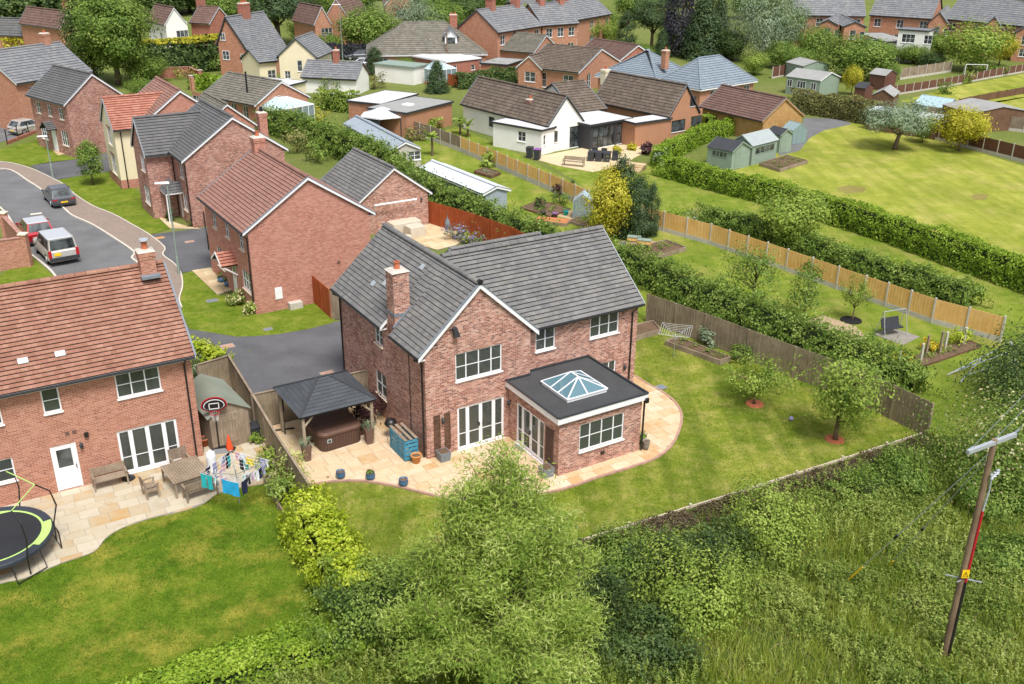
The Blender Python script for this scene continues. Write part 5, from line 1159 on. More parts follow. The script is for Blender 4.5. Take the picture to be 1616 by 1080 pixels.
# shed
def shed(name, label, O, th, W_, D, he, hr, wmat, rmat, ov=.12, door=None, wins=(), axis='v', cat='shed', trim=None, boards=True, horiz=True, door_c=None, z=0., group=None, glass='glass_dark'):
    r = thing(name,label,cat,(O[0],O[1],z),th,group); b = MB(); um,vm = W_/2,D/2
    bd = .14
    def rows(face):
        zz = 0
        while zz < he-.01:
            z1 = min(zz+bd,he); t0,t1 = .022,.006
            for (c0,c1,P) in ((0,W_,lambda c,zv,d:(c,-d,zv)),(0,W_,lambda c,zv,d:(c,D+d,zv)),(0,D,lambda c,zv,d:(-d,c,zv)),(0,D,lambda c,zv,d:(W_+d,c,zv))):
                b.quad(P(c0,zz,t0),P(c1,zz,t0),P(c1,z1,t1),P(c0,z1,t1)); b.quad(P(c0,zz,0),P(c1,zz,0),P(c1,zz,t0),P(c0,zz,t0))
            zz += bd
    rows(0)
    if axis == 'v': gs = [((0,-.01,he),(W_,-.01,he),(um,-.01,hr)),((0,D+.01,he),(W_,D+.01,he),(um,D+.01,hr))]
    else: gs = [((-.01,0,he),(-.01,D,he),(-.01,vm,hr)),((W_+.01,0,he),(W_+.01,D,he),(W_+.01,vm,hr))]
    for g_ in gs: b.quad(*g_)
    b.build('boarding',wmat,r)
    T = (lambda a,c,zv:(a,c,zv)) if axis == 'v' else (lambda a,c,zv:(c,a,zv)); A1,C1 = (W_,D) if axis == 'v' else (D,W_); am = A1/2; pt_ = (hr-he)/am
    for x,sg in ((-ov,-1),(A1+ov,1)):
        zz = he-pt_*ov
        MB().hexa([T(x,-ov,zz+.02),T(x,C1+ov,zz+.02),T(am,C1+ov,hr+.02),T(am,-ov,hr+.02),T(x,-ov,zz+.05),T(x,C1+ov,zz+.05),T(am,C1+ov,hr+.05),T(am,-ov,hr+.05)]).build('roof',rmat,r)
        if trim:
            for y in (-ov-.012,C1+ov+.012): MB().hexa([T(x,y-.01,zz-.08),T(x,y+.01,zz-.08),T(x,y+.01,zz+.05),T(x,y-.01,zz+.05),T(am,y-.01,hr-.08),T(am,y+.01,hr-.08),T(am,y+.01,hr+.05),T(am,y-.01,hr+.05)]).build('bargeboard',trim,r)
    PF = {'f':lambda c,zv,d:(c,-d,zv),'b':lambda c,zv,d:(c,D+d,zv),'l':lambda c,zv,d:(-d,c,zv),'r':lambda c,zv,d:(W_+d,c,zv)}
    if door:
        f_,c0,c1,z1 = door; P = PF[f_]; dd = MB(); n = max(3,int((c1-c0)/.13))
        for k in range(n): dd.box(P(c0+(c1-c0)*k/n+.004,.04,.02),P(c0+(c1-c0)*(k+1)/n-.004,z1,.045))
        do_ = dd.build('door',wmat if not door_c else door_c,r); db = MB()
        for zz in (.3,z1-.35): db.box(P(c0+.02,zz,.045),P(c1-.02,zz+.09,.06))
        db.build('ledge',trim or wmat,do_)
    for f_,c0,c1,z0,z1,n in wins:
        P = PF[f_]; wb = MB(); wb.box(P(c0-.04,z0-.04,.02),P(c1+.04,z0,.05)); wb.box(P(c0-.04,z1,.02),P(c1+.04,z1+.04,.05))
        for k in range(n+1): x = c0+(c1-c0)*k/n; wb.box(P(x-.025,z0,.021),P(x+.025,z1,.049))
        wo = wb.build('window',trim or wmat,r)
        for k in range(n): x = c0+(c1-c0)*k/n; MB().box(P(x+.025,z0,.022),P(x+(c1-c0)/n-.025,z1,.03)).build('pane',glass,wo)
    return r
sO = at(345,712); shed('garden_shed','small weathered wooden shed with green felt roof behind the basketball hoop',off(at(344,713),-.2,0,.62),.62,1.75,3.3,1.75,2.25,'timber_grey','felt_green',door=('f',.55,1.25,1.7))
# basketball hoop
hp = at(347,713); hb = thing('basketball_hoop','portable basketball hoop with red and black backboard in front of the small shed','basketball hoop',(hp.x,hp.y,.05),.3)
MB().hexa([(-.4,-.3,0),(.4,-.3,0),(.4,.35,0),(-.4,.35,0),(-.25,-.15,.18),(.25,-.15,.18),(.25,.2,.18),(-.25,.2,.18)]).build('base','black_plastic',hb); MB().cyl((0,0,.1),.035,.03,2.0,8).build('pole','black_plastic',hb)
def disc(b, rx, rz, y, cz, n=20, half=False): b.quad(*[(rx*math.cos(2*math.pi*k/n),y,cz+rz*math.sin(2*math.pi*k/n)*(1 if math.sin(2*math.pi*k/n) > 0 else .7)) for k in range(n)][::1])
plain('board_red', rgb(176,36,48), .4, .04, 4); plain('board_black', rgb(40,34,40), .4, .04, 4)
bb_ = MB(); bb_.tube([(0,-.08,2.3),(0,-.05,2.3)],.01,4)
def disk(name, rx, rz, y, mat, par, cz=2.3):
    m_ = MB(); n = 24; pts = [(rx*math.cos(2*math.pi*k/n),rz*math.sin(2*math.pi*k/n)*(1 if math.sin(2*math.pi*k/n) > 0 else .72)) for k in range(n)]
    m_.add([(x,y,cz+z) for x,z in pts]+[(x,y+.02,cz+z) for x,z in pts],[list(range(n)),list(range(n,2*n))[::-1]]+[[i,(i+1)%n,n+(i+1)%n,n+i][::-1] for i in range(n)]); return m_.build(name,mat,par)
bk = disk('backboard',.55,.4,-.12,'board_red',hb); disk('face_panel',.5,.35,-.135,'board_black',bk); disk('white_line',.44,.3,-.15,'white_paint',bk); disk('inner_panel',.41,.27,-.165,'board_black',bk)
sq = MB()
for a,c in (((-.2,2.17),(.2,2.17)),((.2,2.17),(.2,2.42)),((.2,2.42),(-.2,2.42)),((-.2,2.42),(-.2,2.17))): sq.bar((a[0],-.17,a[1]),(c[0],-.17,c[1]),.03,.012,up=(0,1,0))
sq.build('target_square','white_paint',bk); MB().tube([(.2*math.cos(2*math.pi*k/16),-.37+.2*math.sin(2*math.pi*k/16),2.05) for k in range(16)],.015,6,closed=True).build('rim','board_red',hb)
nt_ = MB()
for k in range(12): a = 2*math.pi*k/12; nt_.tube([(.2*math.cos(a),-.37+.2*math.sin(a),2.05),(.13*math.cos(a+.5),-.37+.13*math.sin(a+.5),1.85),(.11*math.cos(a),-.37+.11*math.sin(a),1.7)],.006,4)
nt_.build('net','white_paint',hb)
cn = thing('traffic_cone','orange traffic cone beside the shed door','traffic cone',(*at(363,712).xy,.05)); MB().lathe([(0,.75),(.03,.75),(.16,.05),(.0,.05)],(0,0,0),16).build('cone','orange_cone',cn); MB().box((-.22,-.22,0),(.22,.22,.05)).build('foot','black_plastic',cn)
wb_ = thing('gas_bottle','white bottle shaped tub standing by the rotary dryer','bottle',(*at(336,745).xy,.05)); MB().lathe([(0,0),(.2,0),(.21,.1),(.21,.75),(.16,.9),(.05,.95),(.0,.95)],(0,0,0),16).build('tub','cloth_white',wb_); MB().lathe([(.07,.93),(.07,1.0),(0,1.0)],(0,0,0),10).build('lid','cloth_white',wb_)
bx_ = thing('storage_box','dark grey lidded storage box beside the shed','box',(*at(400,690).xy,.05),.6); MB().box((-.35,-.3,0),(.35,.3,.5)).build('tub','charcoal',bx_); MB().box((-.38,-.33,.5),(.38,.33,.56)).build('lid','charcoal',bx_)
def pot(name, label, loc, prof, mat, plant=None, z=.05, n=16, seed=1, cat='plant pot', group=None, soil=True, pm='leaf_mid', pr=.25, ph=.35, pn=160):
    r = thing(name,label,cat,(loc[0],loc[1],z),0,group); MB().lathe(prof,(0,0,0),n).build('pot',mat,r,True)
    rm = max(p[0] for p in prof); zt = max(p[1] for p in prof)
    if soil: MB().cyl((0,0,zt-.08),rm*.86,rm*.88,.03,n).build('compost','soil',r)
    if plant:
        rng = np.random.default_rng(seed); K,P,Nn,rd_ = crown_pts(rng,'round',zt-.05,zt+ph,pr,10,max(4,pn//10),pr*.25); link('plant',leaf_mesh('plant',P,Nn,.1*(.7+.6*rng.random(len(P))),.4,rd_,pm,rng),r)
    return r
ROUND = [(0,0),(.13,0),(.2,.12),(.21,.2),(.17,.3),(.19,.33),(.17,.33),(.15,.26),(0,.24)]
pot('blue_pot','round blue glazed pot nearest the hot tub on the patio edge',at(538,756),ROUND,'blue_glaze'); pot('blue_pot','middle blue glazed pot with a small green plant on the patio edge',at(585,758),ROUND,'blue_glaze',True,ph=.08,pr=.15); pot('blue_pot','round blue glazed pot nearest the willow tree on the patio edge',at(637,768),ROUND,'blue_glaze')
TERRA = [(0,0),(.14,0),(.22,.34),(.24,.34),(.24,.4),(.2,.4),(.17,.1),(0,.08)]
pot('terracotta_pot','empty terracotta pot beside the blue pallet planter',at(657,732),TERRA,'clay_pot'); pot('terracotta_pot','terracotta pot standing by the left house corner',at(324,705),TERRA,'terracotta')
def tall_planter(label, p): 
    r = thing('tall_planter',label,'planter',(p.x,p.y,.05),.5); MB().hexa([(-.13,-.13,0),(.13,-.13,0),(.13,.13,0),(-.13,.13,0),(-.2,-.2,.75),(.2,-.2,.75),(.2,.2,.75),(-.2,.2,.75)]).build('pot','tan_pot',r)
    rng = np.random.default_rng(int(abs(p.x)*10)); K,P,Nn,rd_ = crown_pts(rng,'round',.7,1.15,.32,14,10,.06); link('plant',leaf_mesh('plant',P,Nn,.2*(.7+.6*rng.random(len(P))),.14,rd_,'leaf_silver',rng),r)
tall_planter('tall brown tapered planter with grassy plant at the left gazebo post',at(485,728)); tall_planter('tall brown tapered planter with grassy plant at the right gazebo post',at(583,701))
for lb_,p in (('square grey planter below the trellises on the gable wall',at(700,727)),('square grey planter at the corner of the flat roofed extension',at(862,752))):
    r = thing('square_planter',lb_,'planter',(p.x,p.y,.05),MT); MB().hexa([(-.22,-.22,0),(.22,-.22,0),(.22,.22,0),(-.22,.22,0),(-.26,-.26,.42),(.26,-.26,.42),(.26,.26,.42),(-.26,.26,.42)]).build('pot','lead',r); MB().box((-.22,-.22,.42),(.22,.22,.425)).build('compost','soil',r)
pot('stone_pot','small stone pot on the curved patio at the right of the extension',at(1019,711),[(0,0),(.1,0),(.14,.2),(.17,.42),(.18,.45),(.15,.45),(.13,.3),(0,.3)],'concrete_dark')
# gazebo
GZ = [Vector((-8.9,37.05,0)),Vector((-6.2,38.7,0)),Vector((-7.75,41.2,0)),Vector((-10.45,39.6,0))]; gc = sum(GZ,Vector())/4; gz = thing('gazebo','timber gazebo with dark hipped roof over the hot tub','gazebo',(gc.x,gc.y,.05),MT); gw,gd,gh = 3.15,3.0,2.12
for x in (-gw/2,gw/2):
    for y in (-gd/2,gd/2):
        MB().box((x-.06,y-.06,0),(x+.06,y+.06,gh)).build('post','timber_gazebo',gz)
        MB().bar((x,y,gh-.5),(x-math.copysign(.45,x),y,gh-.05),.07).build('brace','timber_gazebo',gz); MB().bar((x,y,gh-.5),(x,y-math.copysign(.45,y),gh-.05),.07).build('brace','timber_gazebo',gz)
for a,c in (((-1,-1),(1,-1)),((1,-1),(1,1)),((1,1),(-1,1)),((-1,1),(-1,-1))): MB().bar((a[0]*gw/2,a[1]*gd/2,gh+.06),(c[0]*gw/2,c[1]*gd/2,gh+.06),.07,.12).build('beam','timber_gazebo',gz)
tilemat('felt_shingle', [rgb(60,64,68),rgb(70,74,79),rgb(82,86,91)], None)
e_ = .2; rz0,rz1 = gh+.1,gh+.95; X,Y = gw/2+e_,gd/2+e_; ra,rb = (-.25,0,rz1),(.25,0,rz1)
class _S(Bld):
    def __init__(s, root): s.root = root; s.tiles = []; s.near = 0; s.O = (0,0); s.th = 0
gs_ = _S(gz); gs_.slope((-X,-Y,rz0),(X,-Y,rz0),rb,ra,.9,.2,'felt_shingle',thick=.014); gs_.slope((X,Y,rz0),(-X,Y,rz0),ra,rb,.9,.2,'felt_shingle',thick=.014); gs_.slope((-X,Y,rz0),(-X,-Y,rz0),ra,ra,.9,.2,'felt_shingle',thick=.014); gs_.slope((X,-Y,rz0),(X,Y,rz0),rb,rb,.9,.2,'felt_shingle',thick=.014); gs_.finish_tiles()
for a,c in (((-X,-Y,rz0),ra),((X,-Y,rz0),rb),((X,Y,rz0),rb),((-X,Y,rz0),ra),(ra,rb)): MB().bar(Vector(a)+Vector((0,0,.02)),Vector(c)+Vector((0,0,.02)),.12,.03).build('hip_strip','felt_charcoal',gz)
# hot tub
ht = thing('hot_tub','brown hot tub with closed padded cover under the gazebo','hot tub',(-8.05,39.05,.05),MT+.05)
def rrect(w, d, r, n=5):
    out = []
    for cx,cy,a0 in ((w/2-r,d/2-r,0),(-w/2+r,d/2-r,90),(-w/2+r,-d/2+r,180),(w/2-r,-d/2+r,270)):
        for k in range(n+1): a = R(a0+90*k/n); out.append((cx+r*math.cos(a),cy+r*math.sin(a)))
    return out
def loft(secs, name, mat, par, smooth=False):
    b = MB(); n = len(secs[0][0])
    for poly,z in secs: b.V += [(x,y,z) for x,y in poly]
    for i in range(len(secs)-1):
        for k in range(n): b.F.append([i*n+k,i*n+(k+1)%n,(i+1)*n+(k+1)%n,(i+1)*n+k]); b.I.append(0)
    b.F += [list(range(n))[::-1],[n*(len(secs)-1)+k for k in range(n)]]; b.I += [0,0]; return b.build(name,mat,par,smooth)
loft([(rrect(1.95,1.95,.3),0),(rrect(2.0,2.0,.32),.1),(rrect(2.0,2.0,.32),.72)],'cabinet','tub_brown',ht)
loft([(rrect(2.06,2.06,.34),.72),(rrect(2.1,2.1,.36),.76),(rrect(2.1,2.1,.36),.84),(rrect(1.95,1.95,.34),.92)],'cover','tub_cover',ht)
MB().box((-1.0,-.02,.92),(1.0,.02,.935)).build('cover_seam','tub_brown',ht)
for k in range(14): MB().box((-.86+k*.13,-1.008,.1),(-.86+k*.13+.012,-1.0,.7)).build('panel_groove','black_plastic',ht)
MB().box((-.72,-1.02,.42),(-.5,-1.0,.6)).build('control_panel','galv',ht); MB().box((-.68,-1.03,.46),(-.54,-1.018,.56)).build('screen','charcoal',ht)
st_ = thing('hot_tub_step','low brown step at the right side of the hot tub','step',(*off((-8.05,39.05),1.3,-.05,MT),.05),MT); MB().box((-.2,-.35,0),(.2,.35,.2)).build('tread','tub_brown',st_); MB().box((0,-.35,.2),(.2,.35,.38)).build('riser','tub_brown',st_)
pl = thing('parasol_stand','dark folded parasol on a cross base in the patio corner by the grey fence','parasol',(*at(449,680).xy,.05),.3); MB().cyl((0,0,0),.03,.03,2.2,8).build('pole','timber_dark',pl); MB().lathe([(.03,.9),(.09,1.0),(.07,2.0),(.0,2.15)],(0,0,0),10).build('folded_canopy','charcoal',pl); MB().bar((-.45,0,.03),(.45,0,.03),.08,.06).build('foot','charcoal',pl); MB().bar((0,-.45,.035),(0,.45,.035),.08,.06).build('foot','charcoal',pl)
# barbecue, pallet planter, acer
bq = thing('kettle_barbecue','black kettle barbecue against the left wall of the central house','barbecue',(*off(MO,-.55,2.55,MT),.05)); MB().lathe([(0,.55),(.2,.6),(.29,.72),(.29,.76),(.22,.92),(.08,.99),(0,1.0)],(0,0,0),18).build('kettle','black_plastic',bq,True)
for k in range(3): a = k*2.094; MB().tube([(.3*math.cos(a),.3*math.sin(a),0),(.12*math.cos(a),.12*math.sin(a),.62)],.012,6).build('leg','metal',bq)
MB().tube([(-.06,0,1.0),(-.06,0,1.05),(.06,0,1.05),(.06,0,1.0)],.012,6).build('handle','timber_dark',bq)
pp = thing('pallet_planter','turquoise painted pallet bar with slatted sides by the corner of the central house','planter',(*off(MO,-.62,1.05,MT),.05),MT)
for k in range(5):
    z0 = .06+k*.2
    for x in (-.32,.32): MB().box((x-.015,-.75,z0),(x+.015,.75,z0+.13)).build('slat','teal_paint',pp)
    MB().box((-.3,-.765,z0),(.3,-.735,z0+.13)).build('slat','teal_paint',pp)
for x in (-.29,.29):
    for y in (-.72,0,.72): MB().box((x-.025,y-.03,0),(x+.025,y+.03,1.03)).build('post','teal_paint',pp)
for x in (-.25,0,.25): MB().box((x-.07,-.8,1.03),(x+.07,.8,1.055)).build('top_board','timber_grey',pp)
# ---------------------------------------------------------------- buildings behind the estate
def long_house(name, label, e1, e2, he, hr, depth, wall, roof, wins=(), hip=False, seed=1, cat='house', chim=(), barge='upvc', tw=.4, ch=.4, sill='upvc', sides={}, inset=None, inset2=None, gutter='black_plastic', lintel=None, group=None, base=-.05):
    O,th,W_ = eave2(e1,e2,he); B = Bld(name,label,off(O,.3 if hip else .12,.3,th),th,cat,group); W_ -= .6 if hip else .24
    pit = (hr-he)/(depth/2+.3); hw = he+pit*.3-.05; op = {'f':[w[:4] for w in wins]}
    for f,ws in sides.items(): op[f] = [w[:4] for w in ws]
    B.walls(0,W_,0,depth,base,hw if not hip else he,wall,op,None if hip else 'u',hr-.05)
    if hip: B.hip_roof(0,W_,0,depth,he,hr,roof,eo=.3,tw=tw,ch=ch,seed=seed,inset=inset,inset2=inset2,fascia=barge)
    else: B.gable_roof(0,W_,0,depth,hw,hr-.05,'u',roof,tw=tw,ch=ch,seed=seed,barge=barge,gutter=gutter)
    for w in wins: B.win('f',0,*w[:4],w[4] if len(w) > 4 else 2,sill=sill,lintel=lintel)
    for f,ws in sides.items():
        for w in ws: B.win(f,0 if f == 'l' else W_,*w[:4],w[4] if len(w) > 4 else 2,sill=sill)
    for c in chim: B.chimney(*c[:6],c[6] if len(c) > 6 else wall,c[7] if len(c) > 7 else 2)
    B.W = W_; B.L = depth; return B
def wn(n, W_, z0, z1, w=1.1, m=.8): return [(m+(W_-2*m-w)*(k/(n-1) if n > 1 else .5), m+(W_-2*m-w)*(k/(n-1) if n > 1 else .5)+w, z0, z1, 2) for k in range(n)]
def flat_box(name, label, c, he, wall, roof, cat='garage', fascia='charcoal', wins={}, par=None, frame='upvc', over=.15):
    """c: front, right, left roof corners as pixels"""
    a,b,l = [at(*p,he) for p in c]; th = math.atan2(b.y-a.y,b.x-a.x); v = Vector((-math.sin(th),math.cos(th),0)); W_ = (b-a).length; D = abs((l-a).dot(v)); u0 = (l-a).dot(Vector((math.cos(th),math.sin(th),0)))
    B = Bld(name,label,(a.x,a.y),th,cat); B.walls(0,W_,0,D,-.05,he-.15,wall,{f:[w[:4] for w in ws] for f,ws in wins.items()})
    MB().box((-over,-over,he-.15),(W_+over,D+over,he)).build('flat_roof',roof,B.root)
    for p,q in (((-over,-over),(W_+over,-over)),((W_+over,-over),(W_+over,D+over)),((W_+over,D+over),(-over,D+over)),((-over,D+over),(-over,-over))): MB().bar((*p,he-.07),(*q,he-.07),.05,.2).build('fascia',fascia,B.root)
    for f,ws in wins.items():
        for w in ws: B.win(f,{'f':0,'b':D,'l':0,'r':W_}[f],*w,frame=frame)
    B.W = W_; B.L = D; return B
# bungalow with conservatory
g_ = long_house('detached_house','long grey slate roofed house behind the far left driveway',(26,132.5),(146,113),5.,7.9,8.5,'brick_orange','slate_old',[(1.5,2.6,3.2,4.4),(5.5,6.6,3.2,4.4)],seed=55,chim=[(7.6,8.4,4.0,4.8,7.,9.,'brick_orange',1)]); g_.finish_tiles()
g2 = long_house('detached_house','grey roofed house cut by the left edge of the picture',(-90,120),(8,100),5.,7.6,8.,'brick_orange','slate_old',(),seed=56,chim=[(8.,8.8,3.6,4.4,7.,8.8,'brick_orange',1)]); g2.finish_tiles()
b1 = gabled('bungalow','brick bungalow with olive grey roof and white conservatory left of the long hedge',(401,167),(480,151),(333.7,148),2.5,4.6,'brick_orange','tile_olive',{'l':[(1.5,2.4,.8,2.2,2),(3.6,4.6,.8,2.2,2),(7.0,9.0,.8,2.2,3),(10.5,12,.8,2.2,2)]},seed=71,tw=.35,ch=.35)
b1.pipe([(1.2,3.0,2.7),(1.2,3.0,5.6)],.1,name='flue'); b1.finish_tiles()
def conservatory(name, label, B, u0, u1, d, he, hr, par=None, glass='glass_clear'):
    r = thing(name,label,'conservatory',(*off(B.O,u0,0,B.th),0),B.th); W_ = u1-u0; n = max(3,round(W_/.8)); m = max(2,round(d/.9))
    MB().box((0,-d,0),(W_,-.01,.45)).build('dwarf_wall','brick_orange',r); top = he
    def pane(a,b,c,e): 
        q = [Vector(x) for x in (a,b,c,e)]; nn = (q[1]-q[0]).cross(q[2]-q[0]).normalized()*.008; MB().add([v-nn for v in q]+[v+nn for v in q],[[3,2,1,0],[4,5,6,7],[0,1,5,4],[1,2,6,5],[2,3,7,6],[3,0,4,7]]).build('pane',glass,r)
    for k in range(n):
        x0,x1 = W_*k/n,W_*(k+1)/n; pane((x0,-d,.45),(x1,-d,.45),(x1,-d,top),(x0,-d,top)); pane((x0,-d,top),(x1,-d,top),(W_/2+(x1-W_/2)*.15,-d*.35,hr),(W_/2+(x0-W_/2)*.15,-d*.35,hr)); MB().bar((x0,-d,.45),(x0,-d,top),.07).build('mullion','upvc',r); MB().bar((x0,-d,top),(W_/2+(x0-W_/2)*.15,-d*.35,hr),.06).build('glazing_bar','upvc',r)
    for x,sx in ((0,1),(W_,-1)):
        for k in range(m):
            y0,y1 = -d*k/m,-d*(k+1)/m; pane((x,y0,.45),(x,y1,.45),(x,y1,top),(x,y0,top)); MB().bar((x,y1,.45),(x,y1,top),.07).build('mullion','upvc',r)
        pane((x,-d,top),(W_/2+(x-W_/2)*.15,-d*.35,hr),(W_/2+(x-W_/2)*.15,0,hr),(x,0,top)); MB().bar((x,-d,top),(W_/2+(x-W_/2)*.15,-d*.35,hr),.08).build('glazing_bar','upvc',r); MB().bar((x,-d,top),(x,0,top),.1).build('eaves_beam','upvc',r)
        for k in range(1,3): t_ = k/3; MB().bar((x,-d*(1-t_),top),(W_/2+(x-W_/2)*.15,-d*.35*(1-t_),hr),.06).build('glazing_bar','upvc',r)
    MB().bar((0,-d,top),(W_,-d,top),.1).build('eaves_beam','upvc',r); MB().bar((W_/2,-d*.35,hr),(W_/2,0,hr),.1).build('ridge_beam','upvc',r); return r
conservatory('conservatory','white framed glass conservatory on the end of the brick bungalow',b1,.3,b1.W-1.3,2.6,2.15,3.1)
# old house: brick gable, cream wings
a0_,b0_ = at(350,121),at(403,125); th_ = math.atan2(b0_.y-a0_.y,b0_.x-a0_.x); vw = (b0_-a0_).length; vl = 9.
v_ = Bld('villa','tall brick villa with sweeping slate roof and wide chimney near the top left',(a0_.x,a0_.y),th_)
vg = MB(); ga = (vw*.3,8.0); vg.quad((0,0,-.05),(vw,0,-.05),(vw,0,2.5),(ga[0],0,ga[1]),(0,0,4.7)); vg.quad((vw,vl,-.05),(0,vl,-.05),(0,vl,4.7),(ga[0],vl,ga[1]),(vw,vl,2.5)); vg.quad((0,vl,-.05),(0,0,-.05),(0,0,4.7),(0,vl,4.7)); vg.quad((vw,0,-.05),(vw,vl,-.05),(vw,vl,2.5),(vw,0,2.5)); vg.build('wall','brick_orange',v_.root)
v_.slope((-.3,-.15,4.2),(-.3,vl+.15,4.2),(ga[0],vl+.15,8.1),(ga[0],-.15,8.1),.35,.3,'slate_old',seed=73); v_.slope((vw+.3,-.15,2.3),(vw+.3,vl+.15,2.3),(ga[0],vl+.15,8.1),(ga[0],-.15,8.1),.35,.3,'slate_old',seed=74); v_.ridge((ga[0],-.15,8.1),(ga[0],vl+.15,8.1),'slate_old',joined=True)
for p_,q_ in (((-.3,4.15),(ga[0],8.05)),((vw+.3,2.25),(ga[0],8.05))): MB().bar((p_[0],-.17,p_[1]),(q_[0],-.17,q_[1]),.04,.2).build('bargeboard','charcoal',v_.root)
for w_ in ((.5,1.3,5.0,6.0,2),(.6,1.7,2.4,3.6,2),(3.6,4.5,2.2,3.3,2)): v_.win('f',0,*w_,d0=.06)
v_.chimney(ga[0]-.5,ga[0]+.5,3.6,5.2,6.8,9.6,'brick_red',3); v_.finish_tiles()
v2 = gabled('cottage','cream rendered cottage wing with slate roof beside the tall brick villa',0,0,0,4.0,6.4,'render_cream','slate_old',{'f':[(.6,1.4,1.2,2.2,2),(2.4,3.1,2.2,3.6,1),(4.0,4.6,1.4,2.3,2)]},ex=(at(440,90,4.0)[:2],-.12,5.0,7.),seed=74,barge='charcoal',tw=.35,ch=.3); v2.finish_tiles()
v3 = long_house('cottage','small cream lean building with slate roof in front of the villa',(409,99),(438,96),3.2,4.6,4.5,'render_cream','slate_old',[(1.2,2.4,.9,2.0)],seed=75,barge='charcoal'); v3.finish_tiles()
ob = long_house('outbuilding','low slate roofed outbuilding with brick chimney near the street',(474,122),(562,126),2.0,3.8,4.5,'render_white','slate_old',(),seed=76,cat='outbuilding',chim=[(3.6,4.3,1.9,2.6,2.5,5.2,'brick_red',1)],barge='timber_dark'); ob.finish_tiles()
ob2 = flat_box('outbuilding','low flat roofed outbuilding with rusty roof behind the bungalow',[(440,138),(482,128),(404,120)],2.4,'render_cream','felt_pale','outbuilding')
# dormer bungalow
db = long_house('dormer_bungalow','wide dormer bungalow with weathered hipped roof and white dormer',(578,88),(770,86),2.6,6.6,11.,'brick_orange','tile_olive',[(1.5,2.8,1.0,2.2),(6,7.6,1.,2.2),(15,16.5,1.,2.2)],hip=True,seed=77,tw=.45,ch=.45,chim=[(12.2,13.3,5.0,5.8,5.8,7.6,'brick_red',2)])
dm_ = MB(); dm_.box((11.2,1.6,3.4),(13.0,4.6,5.0)); dm_.add([(11.2,1.6,5.0),(13.0,1.6,5.0),(12.1,1.6,6.0)],[[0,1,2]]); do2 = dm_.build('dormer','upvc',db.root); MB().box((11.5,1.55,3.8),(12.7,1.6,4.8)).build('dormer_window','glass_dark',do2)
MB().hexa([(10.9,1.3,4.8),(12.1,1.3,6.0),(12.1,5,6.0),(10.9,5,4.8),(10.9,1.3,4.9),(12.1,1.3,6.1),(12.1,5,6.1),(10.9,5,4.9)]).build('dormer_roof','slate_old',do2); MB().hexa([(12.1,1.3,6.0),(13.3,1.3,4.8),(13.3,5,4.8),(12.1,5,6.0),(12.1,1.3,6.1),(13.3,1.3,4.9),(13.3,5,4.9),(12.1,5,6.1)]).build('dormer_roof','slate_old',do2)
for u_ in (7.0,9.6): MB().hexa([(u_,2.6,4.45),(u_+.9,2.6,4.45),(u_+.9,3.7,5.25),(u_,3.7,5.25),(u_,2.58,4.55),(u_+.9,2.58,4.55),(u_+.9,3.68,5.35),(u_,3.68,5.35)]).build('rooflight','polycarb',db.root)
db.finish_tiles()
fe = flat_box('extension','flat roofed brick extension with white edge behind the dormer bungalow lawn',[(704,97),(757,91),(690,84)],2.7,'brick_red','felt_pale','extension',fascia='upvc',wins={'f':[(1.0,1.9,.1,2.0,1),(4.5,5.2,1.1,1.8,1)]})
cs_ = conservatory('conservatory','small white conservatory beside the dormer bungalow',fe,-3.8,-.3,2.6,2.1,2.9)
wg = flat_box('garage','white walled garage with pale green roof below the dormer bungalow',[(652,106),(676,101),(622,94)],2.4,'render_white','felt_sage',fascia='felt_sage')
fg1 = flat_box('garage','flat roofed orange brick garage with pale roof beside the black gazebo',[(601,164),(658,148),(563,155)],2.6,'brick_orange','felt_pale')
fg2 = flat_box('garage','flat roofed buff garage with grey roof and rooflight behind the garden shrubs',[(641,178),(713,160),(602,165)],2.6,'render_buff','felt_grey'); MB().box((3.0,2.0,2.6),(4.0,3.0,2.75)).build('rooflight','upvc',fg2.root)
# black garden gazebo
gp = at(605,212); gb = thing('gazebo','black netted garden gazebo with white peaked roof near the flat roofed garages','gazebo',(gp.x,gp.y,0),.5)
for k in range(6):
    a = k*math.pi/3; p = (2.4*math.cos(a),2.4*math.sin(a)); q = (2.4*math.cos(a+math.pi/3),2.4*math.sin(a+math.pi/3)); MB().bar((*p,0),(*p,2.1),.08).build('post','charcoal',gb)
    MB().add([(*p,2.1),(*q,2.1),(0,0,2.9)],[[0,1,2]]).build('roof_panel','tin_white',gb); MB().bar((*p,2.05),(*q,2.05),.1,.14).build('beam','upvc',gb)
    if k != 4: MB().bar((p[0]*.98,p[1]*.98,1.0),(q[0]*.98,q[1]*.98,1.0),.015,1.9).build('net_curtain','charcoal',gb)
pb_ = at(571,190); px_ = thing('play_house','purple painted garden hut beside the black gazebo','hut',(pb_.x,pb_.y,0),.5); MB().box((-1.0,-.8,0),(1.0,.8,2.1)).build('wall','purple',px_); MB().box((-1.15,-.95,2.1),(1.15,.95,2.2)).build('roof','purple',px_)
wk = gabled('workshop','long concrete garage with grey sheet roof and white gable behind the hedgerow',(617,238),(665,234),(526,197),2.2,2.85,'concrete','tin_grey',{'f':[(1.4,2.6,1.1,1.9,2)]},seed=80,cat='garage',tw=1.2,ch=1.4,gutter=None); wk.finish_tiles()
ws = gabled('low_shed','long low white tin shed beside the panel fence',(762,307),(805,299),(668,264),1.55,2.0,'tin_grey','tin_white',{},seed=81,cat='shed',tw=1.6,ch=2.,gutter=None); ws.finish_tiles()
